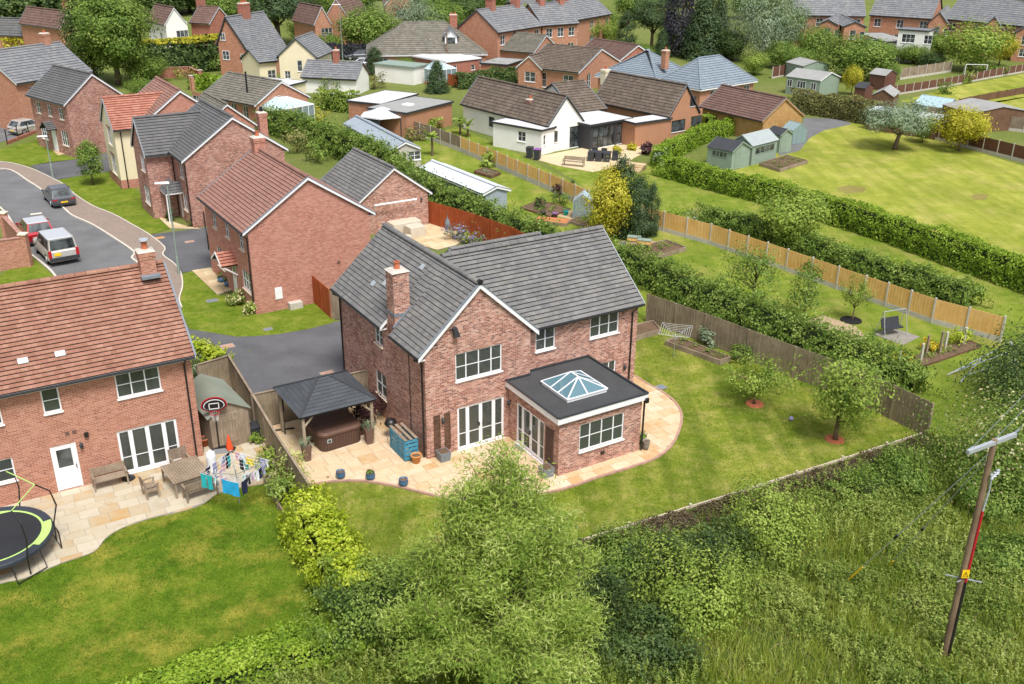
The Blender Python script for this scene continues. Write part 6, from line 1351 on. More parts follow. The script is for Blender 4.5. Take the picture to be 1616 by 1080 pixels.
# white bungalow
wbn = gabled('bungalow','white bungalow with mossy brown roof and black framed doors behind the garden fence',(864,200),(932,194),(690,170),2.6,5.3,'render_white','tile_brown',{'f':[(.7,1.15,.9,2.0,1),(2.7,5.0,.1,2.2,4)],'l':[(4.0,5.0,1.0,2.0,2),(9.,10.,.9,2.0,2)]},seed=82,tw=.35,ch=.35,barge='black_plastic',chim=[(.9,1.6,4.2,4.9,3.2,4.4,'tile_brown' if False else 'brick_multi',1)],frame='charcoal'); wbn.finish_tiles()
flat_box('extension','flat roofed white side extension of the mossy roofed bungalow',[(855,205),(875,200),(777,192)],2.5,'render_white','felt_pale','extension',wins={'l':[(2.0,3.0,1.0,2.0,2)],'f':[(.3,.7,.9,1.9,1)]})
bb2 = gabled('bungalow','buff rendered bungalow with dark brown roof and black bargeboards',(1056,185),(1115,179),(915,164),2.6,5.6,'render_buff','tile_brown',{'f':[(2.9,3.7,3.3,4.3,1),(3.3,5.0,.3,2.2,2),(.3,2.4,.9,2.1,3)]},seed=83,tw=.35,ch=.35,barge='black_plastic',chim=[(2.2,3.0,12.,12.8,4.0,5.6,'render_cream',1)],frame='charcoal'); bb2.finish_tiles()
mid = long_house('bungalow','brown roofed middle wing between the white and buff bungalows',(908,178),(958,172),2.6,5.0,8.,'render_white','tile_brown',(),seed=84,barge='black_plastic'); mid.finish_tiles()
lk_ = flat_box('glazed_link','flat roofed glazed link with black folding doors between the bungalows',[(932,197),(996,186),(925,172)],2.55,'charcoal','felt_pale','extension',wins={'f':[(.4,3.4,.1,2.2,4),(3.8,7.6,.1,2.2,5)]},frame='black_plastic')
flat_box('extension','flat roofed buff corner of the bungalow behind the purple shrub',[(1003,194),(1058,186),(995,187)],2.5,'render_buff','felt_pale','extension')
# slate blue bungalow, two hipped blocks
def hipped(name, label, le, re, lb, he, hr, wall, roof, seed, wins=(), inset=None, inset2=None, chim=()):
    O,th,W_,L2 = frame3(le,re,lb,he); B = Bld(name,label,O,th); B.walls(0,W_,0,L2,-.05,he,wall,{'f':[w[:4] for w in wins]}); B.hip_roof(0,W_,0,L2,he,hr,roof,seed=seed,tw=.4,ch=.35,inset=inset,inset2=inset2)
    for w in wins: B.win('f',0,*w)
    for c in chim: B.chimney(*c[:6],wall,1)
    B.finish_tiles(); B.W = W_; B.L = L2; return B
hipped('bungalow','new brick bungalow with pale blue slate hipped roof, right hand block',(1104,142),(1196,128),(1036,131),2.6,5.6,'brick_orange','slate_blue',85,[(2.0,3.4,.2,2.2,2),(8.5,9.7,.2,2.2,2)],chim=[(1.5,2.2,7,7.7,4,6.2)])
hipped('bungalow','pale blue slate pyramid roofed block at the left of the new bungalow',(1036,133),(1098,120),(941,120),2.6,5.8,'brick_orange','slate_blue',86)
# timber barn
brn = gabled('timber_barn','timber clad garage barn with plum brown roof at the end of the drive',(1203,192),(1266,182),(1109,168),2.2,4.3,'timber_oak','tile_plum',{},seed=87,cat='garage',barge='timber_oak',tw=.35,ch=.35)
for z in [k*.2 for k in range(11)]: MB().box((0,-.03,z),(brn.W,-.0,z+.185)).build('cladding_board','timber_oak',brn.root)
brn.finish_tiles()
# brick bungalow and its neighbours
bo = gabled('bungalow','brick bungalow with striped brown tile roof and front gable wing',(913,115),(976,98),(828,105),2.6,5.0,'brick_orange','tile_brown',{'l':[(.8,2.4,.8,2.1,2),(5,6.2,.2,2.1,1)],'f':[(2.2,3.2,.3,2.1,2)]},seed=88,tw=.35,ch=.4); bo.finish_tiles()
bo2 = gabled('bungalow','small brick gable wing with white window at the left of the brick bungalow',(814,106),(849,111),(842,90),2.6,4.2,'brick_orange','tile_brown',{'f':[(1.0,2.6,.8,2.1,2)]},seed=89,tw=.35,ch=.4); bo2.finish_tiles()
bo3 = gabled('bungalow','brown roofed building behind the brick bungalow ridge',(975,98),(1008,88),(942,84),2.6,4.6,'brick_red','tile_plum',{},seed=90); bo3.finish_tiles()
bo4 = gabled('bungalow','dark tiled gabled roof left of the striped brick bungalow',(842,84),(862,74),(786,76),2.6,4.8,'brick_orange','tile_olive',{},seed=91); bo4.finish_tiles()
flat_box('garage','low flat roofed garage at the edge of the dark hedge',[(800,102),(826,94),(790,90)],2.3,'brick_red','felt_grey')
# terrace
for (e1,e2,lb,sd,n) in (((787,52),(857,41),'brick terrace house with slate roof at the left end of the old row',92,4),((857,41),(914,37),'brick terrace house in the middle of the old slate roofed row',93,3),((905,33),(966,22),'brick terrace house with slate roof at the far right of the old row',94,3)):
    O,th,W_ = eave2(e1,e2,5.2); tt = long_house('terrace_house',lb,e1,e2,5.2,8.2,7.5,'brick_orange','slate_old',wn(n,W_,3.3,4.7,1.2)+wn(n,W_,.9,2.2,1.3),seed=sd,tw=.5,ch=.45,chim=[(W_*.25,W_*.25+1.0,3.2,4.4,7,9.6,'brick_red',3),(W_*.8,W_*.8+1.0,3.2,4.4,7,9.6,'brick_red',3)],group='row of old brick terrace houses',barge='charcoal'); tt.finish_tiles()
# houses along the top left
for args in (
 dict(name='house',label='white rendered house with half timbered red gable behind the tall tree',le=(259,40),re=(297,38),lb=(222,34),he=4.6,hr=7.2,wall='render_white',roof='tile_plum',wins={'f':[(1.6,3.6,1.6,3.6,3)],'l':[(2.,3.,1.6,3.2,2)]},seed=95),
 dict(name='house',label='plum roofed house with small black and white gable beyond the yellow hedge',le=(330,38),re=(366,33),lb=(298,36),he=4.6,hr=7.0,wall='brick_red',roof='tile_plum',wins={},seed=96,chim=[(3.,4.2,4,5,6,9.)]),
 dict(name='house',label='orange brick house half hidden behind the dark conifer at top left',le=(93,46),re=(116,42),lb=(84,34),he=5.,hr=7.4,wall='brick_orange',roof='tile_plum',wins={},seed=97,chim=[(2,3,1,2,6,9.)]),
 dict(name='house',label='dark roofed house at the upper left edge behind the yellow hedge',le=(58,58),re=(72,54),lb=(-20,52),he=3.,hr=5.5,wall='brick_orange',roof='tile_dark',wins={},seed=98),
 dict(name='house',label='brown roofed house with white windows behind the lime shrubs',le=(495,40),re=(522,38),lb=(468,32),he=4.6,hr=7.4,wall='brick_orange',roof='tile_plum',wins={'f':[(1,3,2.6,4.0,3)]},seed=99),
 dict(name='house',label='orange brick gable with white bargeboards behind the tall lamp post',le=(513,27),re=(550,28),lb=(545,18),he=5.,hr=8.,wall='brick_orange',roof='tile_plum',wins={},seed=100),
 dict(name='house',label='brick house with white windows at the top edge among trees',le=(606,8),re=(652,6),lb=(640,0),he=5.,hr=8.,wall='brick_orange',roof='tile_plum',wins={'f':[(2,4,2.6,4.2,2),(6,8,2.6,4.2,2)]},seed=101)):
    q = gabled(tw=.5,ch=.45,**args); q.finish_tiles()
# terraces at the top right with their rear wings
for i,(e1,e2,lb,n) in enumerate((((1252,24),(1366,26),'slate roofed brick terrace at the top right behind the big birch',4),((1372,24),(1470,30),'slate roofed brick terrace with white rear extension at the top right',3),((1490,30),(1640,44),'slate roofed brick terrace at the top right corner',4))):
    O,th,W_ = eave2(e1,e2,5.2); tt = long_house('terrace_house',lb,e1,e2,5.2,8.8,8,'brick_orange','slate_old',wn(n,W_,3.3,4.7,1.2)+wn(n,W_,.9,2.2,1.3),seed=110+i,tw=.5,ch=.45,chim=[(W_*.1,W_*.1+1.,3.5,4.7,7,10,'brick_red',3),(W_*.7,W_*.7+1.,3.5,4.7,7,10,'brick_red',3)],barge='charcoal',group='terraces along the top right'); tt.finish_tiles()
for i,(le,re,lb,nm,hh,hr) in enumerate((((1290,38),(1322,40),(1296,22),'two storey brick rear wing with two windows on the left terrace',4.6,5.4),((1330,42),(1366,42),(1330,24),'brick rear wing with arched windows next to the wooden pergola roof',4.6,5.4),((1462,38),(1498,40),(1470,26),'brick rear wing with slate gable and tall white window',4.4,6.4),((1548,46),(1584,48),(1560,34),'brick rear wing with slate gable near the top right corner',4.4,6.4),((1600,52),(1660,56),(1610,38),'brick rear wing at the right edge of the picture',4.4,6.4))):
    q = gabled('rear_wing',nm,le,re,lb,hh,hr,'brick_orange','slate_old',{'f':[(1.0,2.0,2.6,4.0,1),(2.6,3.4,2.7,3.8,1),(1.,2.2,.8,2.0,2)]},seed=120+i,barge='charcoal',tw=.5,ch=.45,cat='extension'); q.finish_tiles()
we = flat_box('extension','two storey pale boarded rear extension with blue windows on the terrace',[(1419,46),(1466,49),(1417,42)],5.0,'render_white','slate_old','extension',wins={'f':[(.6,2.6,3.0,4.3,3),(4.0,5.2,3.0,4.3,2)]})
flat_box('extension','single storey pale extension with grey flat roof below the boarded terrace',[(1400,66),(1442,66),(1376,52)],2.8,'render_white','felt_grey','extension',wins={'f':[(.6,3.4,.8,2.0,4)]}); flat_box('extension','low grey flat roofed lean-to beside the pale extension',[(1368,62),(1400,66),(1360,54)],2.6,'render_white','felt_grey','extension')
pg = at(1335,70); pk = thing('marquee','white peaked garden canopy behind the right hand trees','canopy',(pg.x,pg.y,0),.4)
for k in range(4): a = k*math.pi/2; p = (3*math.cos(a),3*math.sin(a)); q = (3*math.cos(a+math.pi/2),3*math.sin(a+math.pi/2)); MB().bar((*p,0),(*p,2.2),.08).build('post','upvc',pk); MB().add([(*p,2.2),(*q,2.2),(0,0,3.4)],[[0,1,2]]).build('roof_panel','tin_white',pk)
# sheds, summerhouse and glasshouses in the gardens on the right
def shed3(name, label, le, re, lb, he, hr, wm, rm, **kw):
    O,th,W_,L2 = frame3(le,re,lb,he,.12,.12); return shed(name,label,O,th,W_,L2,he,hr,wm,rm,**kw)
shed3('garden_shed','sage green shed with charcoal felt roof and gold windows by the clipped hedge',(1156,240),(1185,232),(1116,231),1.8,2.5,'sage_paint','felt_charcoal',door=('f',.5,1.5,1.75),wins=[('l',.5,2.2,1.1,1.55,4)],trim='sage_paint')
O,th,W_ = eave2((1188,230),(1227,220),1.9); shed('potting_shed','sage green potting shed with clear sheet roof behind the small sage shed',O,th,W_,2.4,1.9,2.7,'sage_paint','polycarb',axis='u',wins=[('f',.5,W_-.5,1.0,1.6,4)],trim='sage_paint')
shed3('garden_shed','narrow sage tool shed beside the little glasshouse',(1232,214),(1250,210),(1212,208),1.8,2.3,'sage_paint','felt_charcoal',door=('f',.15,1.0,1.7),trim='sage_paint')
shed3('summerhouse','long sage green summerhouse with white windows behind the trimmed brown hedge',(1295,128),(1331,122),(1238,121),2.2,3.0,'sage_paint','felt_grey',wins=[('l',.5,1.2,1.0,1.8,2),('l',2.0,3.2,1.0,1.8,3),('l',4.0,4.7,1.0,1.8,2)],trim='upvc',cat='summerhouse')
shed3('garden_shed','dark brown shed with pale felt roof left of the panel fence',(1398,120),(1424,118),(1368,117),2.0,2.6,'red_brown_shed','felt_grey',door=('f',.5,1.4,1.8))
shed3('garden_shed','low brown shed with dark roof beside the yellow topiary ball',(1366,140),(1386,137),(1346,138),1.8,2.3,'red_brown_shed','felt_charcoal')
shed3('garden_shed','orange brown shed with pale grey roof in front of the low brown shed',(1375,150),(1411,153),(1388,142),1.7,2.4,'timber_dark','felt_grey')
shed3('garden_shed','grey roofed brown shed at the right edge above the panel fence',(1535,180),(1608,172),(1505,165),2.0,2.6,'timber_dark','felt_grey')
shed3('garden_shed','small sage hut with sloping roof among the far trees',(1268,105),(1292,100),(1262,98),2.0,2.6,'sage_paint','felt_grey')
shed3('carport','long white sheet roofed carport behind the gnarled garden tree',(1482,190),(1492,182),(1382,172),2.1,2.3,'timber_dark','tin_white',cat='carport')
def glasshouse(name, label, le, re, lb, he, hr, fm='galv', gm='glass_clear'):
    O,th,W_,L2 = frame3(le,re,lb,he,.0,.0); r = thing(name,label,'greenhouse',(*O,0),th); um = W_/2; n = max(3,round(L2/.65))
    def pane(*q):
        q = [Vector(x) for x in q]; nn = (q[1]-q[0]).cross(q[2]-q[0]).normalized()*.006; k = len(q); MB().add([v-nn for v in q]+[v+nn for v in q],[list(range(k))[::-1],list(range(k,2*k))]+[[i,(i+1)%k,k+(i+1)%k,k+i] for i in range(k)]).build('pane',gm,r)
    for k in range(n+1):
        y = L2*k/n
        for x in (0,W_): MB().bar((x,y,0),(x,y,he),.04).build('frame_bar',fm,r); MB().bar((x,y,he),(um,y,hr),.04).build('frame_bar',fm,r)
        if k < n:
            y1 = L2*(k+1)/n
            for x in (0,W_): pane((x,y,.02),(x,y1,.02),(x,y1,he),(x,y,he)); pane((x,y,he),(x,y1,he),(um,y1,hr),(um,y,hr))
    for y in (0,L2):
        pane((0,y,.02),(W_,y,.02),(W_,y,he),(um,y,hr),(0,y,he))
        for x in (W_*.33,W_*.67): MB().bar((x,y,0),(x,y,he+(hr-he)*.66),.04).build('frame_bar',fm,r)
    for x,z in ((0,he),(W_,he),(um,hr),(0,.03),(W_,.03)): MB().bar((x,0,z),(x,L2,z),.05).build('frame_rail',fm,r)
    return r
glasshouse('greenhouse','small aluminium greenhouse beside the golden conifer',(905,318),(931,322),(899,311),1.4,2.0)
glasshouse('greenhouse','little glazed lean greenhouse next to the narrow sage tool shed',(1252,207),(1272,204),(1236,202),1.4,2.1,'sage_paint')
glasshouse('greenhouse','white framed greenhouse behind the long white carport roof',(1492,172),(1515,166),(1442,164),1.5,2.4)
# raised beds
def raised(name, label, pts, h, plants, seed, mat='timber_grey', soil='soil'):
    P = ats(pts); r = thing(name,label,'raised bed',P[0]); n = len(P)
    MB().prism([(p-P[0])[:2] for p in P],0,h*.75).build('soil',soil,r)
    for i in range(n):
        a,b = P[i]-P[0],P[(i+1)%n]-P[0]; MB().bar(a+Vector((0,0,h/2)),b+Vector((0,0,h/2)),.06,h).build('sleeper',mat,r)
    if plants:
        rng = np.random.default_rng(seed); C = []
        for _ in range(plants[1]):
            w = rng.dirichlet(np.ones(n)); c = sum(((P[i]-P[0])*float(w[i]) for i in range(n)), Vector()); k = 22; C.append(np.array([c.x,c.y,h*.75+.12])[None]+rng.normal(size=(k,3))*np.array([.12,.12,.07]))
        C = np.concatenate(C); tag(link('plants',leaf_mesh('plants',C,rng.normal(size=C.shape)*.5+np.array([0,0,1]),.12*(.7+.6*rng.random(len(C))),.5,rng.random(len(C)),plants[0],rng),r),kind='stuff')
    return r
raised('raised_bed','timber raised vegetable bed in front of the sage sheds',[(1198,262),(1230,272),(1274,258),(1240,249)],.3,('leaf_mid',26),1)
raised('raised_bed','dark soil vegetable bed with sleepers below the conifers',[(985,402),(1018,416),(1082,396),(1050,384)],.3,('leaf_mid',16),2)
raised('raised_bed','long narrow planting bed with grey sleepers against the brown fence',[(1050,545),(1068,538),(1152,570),(1136,576)],.28,('leaf_mid',12),3)
raised('raised_bed','empty sleeper bed beside the right wall of the central house',[(1003,538),(1042,527),(1030,513),(1000,520)],.3,None,4)
raised('raised_bed','small brick edged bed with clipped tree near the panel fence',[(748,274),(775,282),(790,276),(765,268)],.25,('leaf_silver',8),5,'timber_dark')
raised('raised_bed','allotment bed with rows of seedlings next to the greenhouse',[(897,352),(935,364),(958,352),(920,342)],.2,('leaf_mid',26),6,'timber_grey')
raised('raised_bed','dark planting bed with young conifers left of the greenhouse',[(822,330),(868,344),(900,332),(850,318)],.15,('leaf_mid',14),7,'timber_dark')
# ---------------------------------------------------------------- vegetation
# the big willow in the foreground
def willow():
    rng = np.random.default_rng(5); rd = random.Random(5)
    base = Vector((-.5,24.6,0)); t = thing('willow_tree','large feathery pale green willow in the foreground in front of the patio','tree',base)
    b = MB(); tips = []
    stems = [((.2,.6,7.0),.09),((-1.3,.5,6.2),.08),((1.1,.5,6.6),.08),((-2.4,.0,4.9),.07),((2.4,.0,5.2),.07),((.6,-1.0,5.6),.07),((-.8,1.2,6.4),.07),((3.7,.2,3.9),.06),((-3.4,.3,3.7),.06),((1.9,1.4,5.8),.06),((-.4,-1.6,4.4),.06),((3.2,-1.4,3.2),.05),((-2.6,-1.6,3.1),.05),((1.4,-2.2,3.2),.05),((.5,1.5,6.5),.06),((4.3,-1.0,2.5),.05),((-1.4,-2.4,2.2),.05),((.3,-2.8,2.0),.05),((2.4,-2.6,1.9),.05),((3.8,-2.2,1.6),.04),((-3.4,-2.2,1.9),.04),((-4.2,-.8,2.4),.04),((-1.9,1.0,5.4),.06),((2.9,1.0,4.6),.05)]
    for e,r_ in stems:
        e = Vector((e[0]*.72,e[1],e[2])); p1 = e*.35+Vector((rd.uniform(-.2,.2),rd.uniform(-.2,.2),.5)); p2 = e*.7+Vector((rd.uniform(-.2,.2),rd.uniform(-.2,.2),.35))
        b.tube([(rd.uniform(-.2,.2),rd.uniform(-.2,.2),-.1),p1,p2,e],[r_,r_*.7,r_*.45,.012],6)
        for k in range(30):
            f = rd.uniform(.22,1.); c = p1*(1-f)*1.3+p2*f*.5+e*f*.62 if f < .6 else p2+(e-p2)*((f-.6)/.4)
            a = rd.uniform(0,6.283); l = rd.uniform(.4,1.15)*(1.2-f*.6); q = c+Vector((math.cos(a)*l,math.sin(a)*l,rd.uniform(.0,.7)))
            b.tube([c,(c+q)/2+Vector((0,0,.1)),q],[.014,.009,.004],4,cap=False); tips.append((c,q))
    b.build('trunk','bark',t)
    P,N,T,RN,S = [],[],[],[],[]
    for c,q in tips:
        tone = rd.random(); nl = 92
        f = rng.random(nl)**.7; pos = np.array(c)[None]*(1-f)[:,None]+np.array(q)[None]*f[:,None]+rng.normal(size=(nl,3))*np.array([.22,.22,.2])
        P.append(pos); d = np.array(q-c)/max((q-c).length,.1); T.append(d[None]*.8+rng.normal(size=(nl,3))*.8+np.array([0,0,-.15])); N.append(rng.normal(size=(nl,3))*.6+np.array([0,-.25,.8])); RN.append(np.clip(tone*.55+rng.random(nl)*.45,0,1)); S.append(.11+.11*rng.random(nl))
    P,N,T,RN,S = [np.concatenate(x) for x in (P,N,T,RN,S)]
    link('crown',leaf_mesh('willow_crown',P,N,S,.22,RN,'leaf_willow',rng,T=T),t)
willow()
# clipped and loose hedges
H = lambda nm,lb,pts,w,h,mat,**k: hedge(nm,lb,[(p.x,p.y) for p in ats(pts)],w,h,mat,**k)
H('lime_hedge','bright lime green hedge between the two near gardens',[(489,846),(515,888),(540,928),(564,968)],1.6,1.9,'leaf_lime',dens=330,leaf=.14,rough=.2,seed=2,h2=1.7)
H('boundary_hedge','dark clipped hedge along the bottom of the left lawn',[(-60,1240),(110,1168),(280,1102),(420,1054),(560,1006)],2.0,.8,'leaf_hedge',dens=330,leaf=.13,rough=.07,seed=3)
H('boundary_hedge','dense dark hedge under the willow between the gardens',[(548,1000),(640,965),(760,935),(880,905)],2.0,1.5,'leaf_dark',dens=220,leaf=.15,rough=.2,seed=4)
H('clipped_hedge','long clipped hedge between the two far lawns, running to the right edge',[(1046,276),(1110,294),(1200,316),(1300,345),(1400,378),(1500,414),(1620,458),(1700,490)],1.7,1.7,'leaf_hedge',dens=130,leaf=.155,rough=.12,seed=5,h2=2.0)
H('clipped_hedge','clipped hedge curving behind the sage sheds',[(1040,262),(1062,246),(1110,222),(1150,212),(1196,204)],1.5,1.6,'leaf_hedge',dens=130,leaf=.155,rough=.1,seed=6)
H('clipped_hedge','short clipped hedge between the buff bungalow and the timber barn',[(1112,208),(1140,200),(1168,196)],1.3,1.6,'leaf_hedge',dens=80,leaf=.2,rough=.08,seed=7)
H('clipped_hedge','trimmed brown green hedge below the sage summerhouse',[(1250,176),(1300,183),(1340,190),(1378,198)],1.6,2.6,'leaf_hedge_dull',dens=80,leaf=.2,rough=.06,seed=8)
H('mixed_hedge','uneven low hedge behind the new yellow fence panels',[(1110,352),(1160,362),(1230,384),(1290,404),(1340,424),(1400,444),(1460,456),(1530,486)],1.6,1.2,'leaf_mid',dens=140,leaf=.155,rough=.26,seed=9)
H('hedgerow','long bushy hedgerow behind the pink brick house and garage',[(425,205),(470,218),(520,238),(570,256),(625,282)],2.4,2.2,'leaf_mid',dens=70,leaf=.22,rough=.4,seed=10,roundness=.45)
H('hedgerow','bushy hedgerow between the orange fence and the low white shed',[(625,284),(680,322),(740,352),(800,377),(860,404),(905,430)],1.8,1.7,'leaf_mid',dens=80,leaf=.2,rough=.4,seed=22,roundness=.45,h2=2.)
H('hedgerow','long bushy hedgerow on the far side of the weathered brown fence',[(960,420),(1010,442),(1060,464),(1110,488),(1170,512),(1240,540),(1310,569),(1380,598),(1440,628)],2.0,1.6,'leaf_mid',dens=130,leaf=.155,rough=.42,seed=11,roundness=.45)
H('dead_hedge','brown dying ivy hedge outside the timber edging of the big lawn',[(905,891),(1000,861),(1100,831),(1180,806),(1290,771),(1380,741),(1462,714)],1.4,.46,'leaf_brown',dens=480,leaf=.085,rough=.13,seed=12)
H('tall_hedge','very tall dark hedge with bright yellow top behind the leaning pole',[(238,120),(270,117),(310,113),(345,108)],3.,4.2,'leaf_dark',dens=30,leaf=.45,rough=.2,seed=13)
H('golden_hedge','bright yellow clipped hedge top above the tall dark hedge',[(236,119),(270,116.5),(310,112.5),(346,107.5)],3.0,.5,'leaf_gold',dens=30,leaf=.4,rough=.08,seed=14,z0=4.2)
H('golden_hedge','yellow clipped hedge behind the grey roofed house at the upper left',[(22,86),(60,84),(98,80)],5.,2.6,'leaf_gold',dens=24,leaf=.45,rough=.15,seed=15)
H('clipped_hedge','dark clipped hedge beside the white bungalow ridge',[(725,140),(770,136),(815,130)],2.,2.0,'leaf_dark',dens=50,leaf=.3,rough=.08,seed=16)
H('clipped_hedge','bright clipped hedge beside the black garden gazebo',[(508,170),(530,175),(562,178)],1.5,2.2,'leaf_light',dens=55,leaf=.26,rough=.08,seed=17)
H('clipped_hedge','low clipped hedge between villa and bungalow',[(310,140),(332,142),(352,147)],2.,1.8,'leaf_hedge',dens=50,leaf=.3,rough=.1,seed=18)
H('dark_hedge','dark hedge along the street behind the dormer bungalow',[(495,92),(530,93),(575,92)],2.,2.2,'leaf_copper',dens=36,leaf=.35,rough=.1,seed=19)
H('clipped_hedge','small hedge next to the flat roofed buff garage',[(640,196),(665,204),(690,208)],1.4,1.3,'leaf_light',dens=60,leaf=.25,rough=.1,seed=20)
H('laurel_shrubs','bright yellow green shrubs beside the drive and small shed',[(302,572),(322,580),(345,592)],1.1,1.3,'leaf_lime',dens=160,leaf=.17,rough=.22,seed=21,cat='shrub',roundness=.5)
H('field_thicket','dark dense thicket in the rough field just right of the willow',[(925,968),(1000,935),(1080,905),(1170,876)],2.4,1.0,'leaf_dark',dens=230,leaf=.12,rough=.45,seed=23,roundness=.6,cat='thicket')
H('field_thicket','bushy thicket in the rough field along the far end of the dead hedge',[(1330,792),(1400,770),(1470,745)],1.6,.8,'leaf_mid',dens=240,leaf=.11,rough=.4,seed=24,roundness=.6,cat='thicket')
# trees of several kinds
make_tree('broad',8,3.6,1.4,'leaf_mid',150,70,.34,.62,seed=31,trunk=.22)
make_tree('broad_dark',9,3.6,1.2,'leaf_dark',150,70,.36,.62,seed=32,trunk=.24)
make_tree('birch',11,4.0,1.2,'leaf_silver',170,80,.34,.7,.3,seed=33,trunk=.2,droop=1.2,lobes=.3)
make_tree('light',5,2.2,.9,'leaf_light',90,60,.24,.4,seed=34,trunk=.12)
make_tree('conifer',9,2.5,.3,'leaf_conifer',220,46,.36,.36,.35,'cone',.2,seed=35,droop=.6)
make_tree('copper',11,3.6,.6,'leaf_copper',170,60,.4,.6,.5,'column',.25,seed=36)
make_tree('cypress',6,1.25,.1,'leaf_conifer',130,60,.22,.24,.35,'column',.12,seed=37)
make_tree('cypress_gold',4.6,1.5,.5,'leaf_gold',120,60,.2,.24,.4,'round',.12,seed=38,hollow=.65,lobes=.35)
make_tree('fruit',3.6,1.5,1.2,'leaf_mid',60,26,.17,.26,.45,seed=39,trunk=.07,lobes=.5,hollow=.3,limbs=14)
make_tree('fruit_light',2.4,1.35,.8,'leaf_light',60,40,.14,.17,.45,'umbrella',.06,seed=40,lobes=.6,hollow=.3,limbs=20)
make_tree('plum',3.4,1.5,.9,'leaf_light',90,54,.14,.24,.5,seed=41,trunk=.09,lobes=.6,hollow=.3,limbs=22)
make_tree('sapling',3.4,.75,.7,'leaf_mid',44,30,.17,.18,.45,'column',.05,seed=42,limbs=8)
make_tree('gnarled',4.2,3.0,1.6,'leaf_silver',110,60,.24,.34,.4,'umbrella',.2,seed=43,lobes=.3,lean=(.8,0),limbs=14)
make_tree('goldtree',4.2,2.2,1.2,'leaf_gold',110,60,.22,.34,.5,'round',.12,seed=44,hollow=.6)
make_tree('street',4.6,1.15,1.2,'leaf_mid',70,50,.22,.24,.5,'column',.08,seed=45)
make_tree('pine',11,3.4,3.0,'leaf_conifer',110,70,.4,.6,.3,'umbrella',.28,seed=46,lobes=.4)
make_tree('great',16,5.6,2.6,'leaf_mid',420,64,.42,.7,seed=47,trunk=.42,lobes=.4,hollow=.35,limbs=20)
def ht_of(y0, y1, px): # height of a thing whose foot shows at y0 and top at y1
    p = at(px,y0); d = FWD+RGT*((px-808)/FPX)-UPV*((y1-540)/FPX); t_ = p.y/d.y; return CAMH+d.z*t_
BASEH = dict(broad=8,broad_dark=9,birch=11,light=5,conifer=9,copper=11,cypress=6,cypress_gold=4.6,fruit=3.6,fruit_light=2.4,plum=3.4,sapling=3.4,gnarled=4.2,goldtree=4.2,street=4.6,pine=11,great=16); BASER = dict(great=6.2,broad=3.9,broad_dark=3.9,birch=4.4,light=2.4,conifer=2.5,copper=3.6,cypress=1.25,cypress_gold=1.6,fruit=1.6,fruit_light=1.45,plum=1.6,sapling=.75,gnarled=3.0,goldtree=2.3,street=1.15,pine=3.6)
def T(key, px, foot, top, wpx, label, name=None, rz=0., group=None, cat='tree'):
    p = at(px,foot); h = ht_of(foot,top,px); d = (p-CAM).length; w = wpx/FPX*d/2
    return tree(name or 'garden_tree', key, label, p, w/BASER[key], rz, h/BASEH[key], cat, group)
T('fruit_light',1190,638,568,96,'small lime green tree in a round bed on the big lawn'); T('plum',1318,694,556,124,'leafy fruit tree in a round bed near the weathered brown fence')
T('fruit',1188,484,384,96,'open crowned apple tree in the long garden',rz=1.); T('sapling',1268,502,418,46,'slim upright young tree in the long garden'); T('fruit_light',1345,506,438,46,'little standard tree in a black ring in the long garden')
T('light',1246,386,302,104,'yellow green shrubby tree between the hedge and the new fence'); T('cypress_gold',962,376,268,76,'golden conifer beside the dark cypresses','golden_conifer')
T('cypress',978,372,252,48,'tall dark cypress directly behind the golden conifer','cypress_tree'); T('cypress',1006,378,280,42,'dark cypress right of the golden conifer','cypress_tree',2.); T('cypress',1026,372,292,26,'thin dark cypress at the right end of the conifer group','cypress_tree',1.)
T('street',147,292,226,32,'slim street tree on the front lawn'); T('gnarled',1412,236,165,104,'gnarled leaning grey green tree on the large far lawn'); T('goldtree',1513,238,172,72,'rounded golden tree on the large far lawn'); T('light',1455,225,180,36,'dark green round tree behind the gnarled tree'); T('goldtree',1343,150,106,28,'yellow topiary ball tree beside the sage summerhouse')
